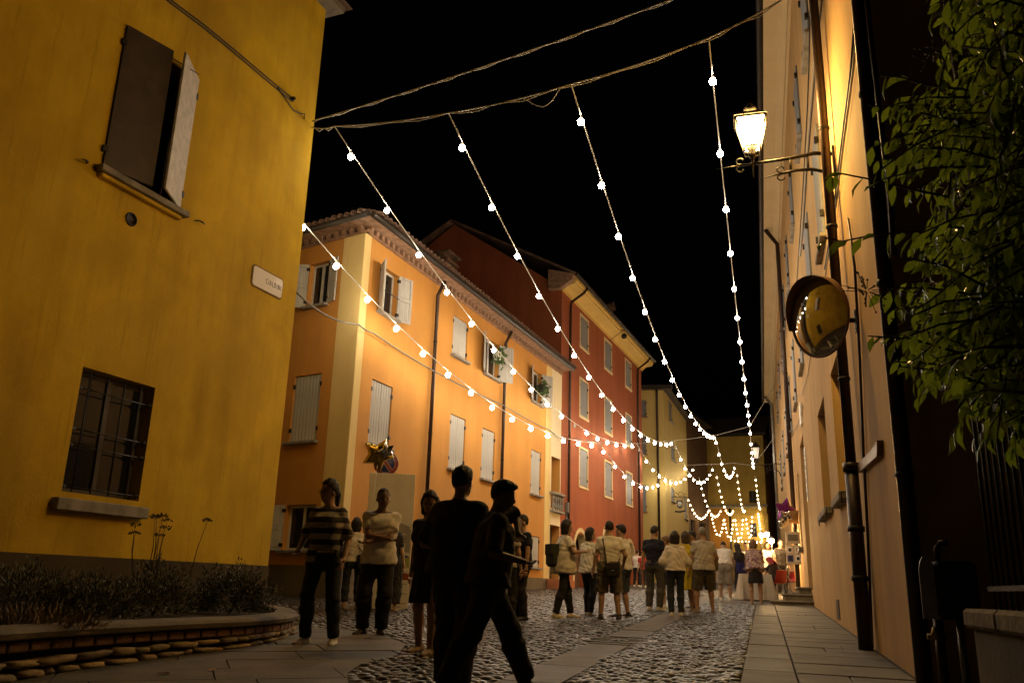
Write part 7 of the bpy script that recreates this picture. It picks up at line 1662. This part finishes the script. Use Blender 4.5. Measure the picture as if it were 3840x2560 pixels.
p16 = person('woman in a cream blouse with gathered sleeves and tight dark jeans', 2537, 2314, 1995, 4, CRM, DEN, SH_W, 'bob', True, 1.0, 0, (0, 4), ((-.19, .2, 1.06, (-.5, -.6, -.4)), (.19, .22, 1.06, (.5, -.6, -.4))), ((-.1, 0, 0, -4), (.1, .01, 0, 4)), sleeve='long', vox=.012, hem=.95, topfit=.03, loose=.03)
p17 = person('woman in a bright yellow dress beside the woman in the cream blouse', 2578, 2298, 1996, -15, YEL, None, SH_T, 'bob', True, 1.05, 0, (0, 4), None, None, dress=(1.06, .50, .16, .21, YEL), hairc=(.07, .045, .025), hem=.95)
p18 = person('man in a dark tee and spectacles next to the grey haired man', 2606, 2284, 1990, -75, DKB, DEN, SH_B, 'crop', False, 1.05, 0, (0, 6), None, None, glasses=True, leg='knee', sk=(.36, .2, .13))
p19 = person('grey haired man in a beige polo shirt and olive shorts', 2645, 2303, 1976, -4, BEI, OLV, SH_T, 'crop', False, 1.12, 0, (-22, 4), ((-.30, .08, .84), (.28, .16, .96)), ((-.17, 0, 0, -14), (.17, .02, 0, 12)), leg='knee', botfit=.03, vox=.012, hairc=(.30, .27, .23), sk=(.38, .23, .14), loose=.03, hem=.88)
bag(p19, (.26, .1, .98), (.1, .26, .2), cloth('tan_bag', (.16, .11, .035)), 'tan bag under the arm of the grey haired man', None)
p20 = person('man in a white tee and light shorts bending over the market table', 2722, 2258, 2010, 12, W_T2, LGS, SH_W, 'crop', False, 1.12, .55, (0, 20), ((-.1, .75, .95), (.3, .8, 1.0)), None, leg='knee', botfit=.035, H=1.78, hem=.92, loose=.03)
p21 = person('dark dressed person with a royal blue bag standing by the table', 2782, 2250, 2035, -20, BLK, BLK, SH_T, 'long', True, 1.05, .15, (0, 10), None, None)
bag(p21, (-.1, -.22, .98), (.36, .12, .3), cloth('royal_blue_bag', (.012, .015, .14)), 'royal blue bag on the dark dressed person by the table', [p21['up']((-.2, -.15, 1.1)), p21['up']((-.1, .0, 1.47)), p21['up']((.02, -.15, 1.1))])
p22 = person('dark haired man standing behind the market table', 2806, 2228, 2032, 190, W_T, DEN, SH_B, 'short', False, 1.0, 0, (0, 6), None, None, vox=.016)
p23 = person('woman in a purple patterned blouse and dark skirt leaning towards the table', 2838, 2270, 2042, 10, PUR, None, SH_T, 'bob', True, 1.15, .3, (0, 10), ((-.2, .5, 1.0), (.24, .45, 1.0)), None, dress=(1.0, .58, .17, .2, BLK), loose=.04, hairc=(.16, .09, .04), H=1.68)
p24 = person('woman in white standing at the far side of the market table', 2890, 2228, 2030, 200, W_T, BLK, SH_B, 'bob', True, 1.1, .1, (0, 15), None, None, vox=.016, loose=.03)
p26 = person('person in a dark top standing by the downpipe behind the red haired woman', 2937, 2228, 2022, 170, DKB, BLK, SH_B, 'crop', False, 1.0, 0, (0, 0), None, None, vox=.016)
cp = np.array([CH[0], CH[1] + .2, gz(CH[0], CH[1]) + .05])
p25 = person('red haired woman seated on a red chair writing at the market table', 0, 0, 0, -25, DKB, BLK, SH_B, 'long', True, 1.0, .32, (-10, 30), ((-.12, .5, .80, (-1, -.3, -.3)), (.16, .48, .80, (1, -.3, -.3))), ((-.12, .42, 0, 0), (.12, .40, 0, 0)), hairc=(.30, .02, .03), at=cp, H=1.66, pelvis=(0, .02, .58), sk=(.5, .34, .25))
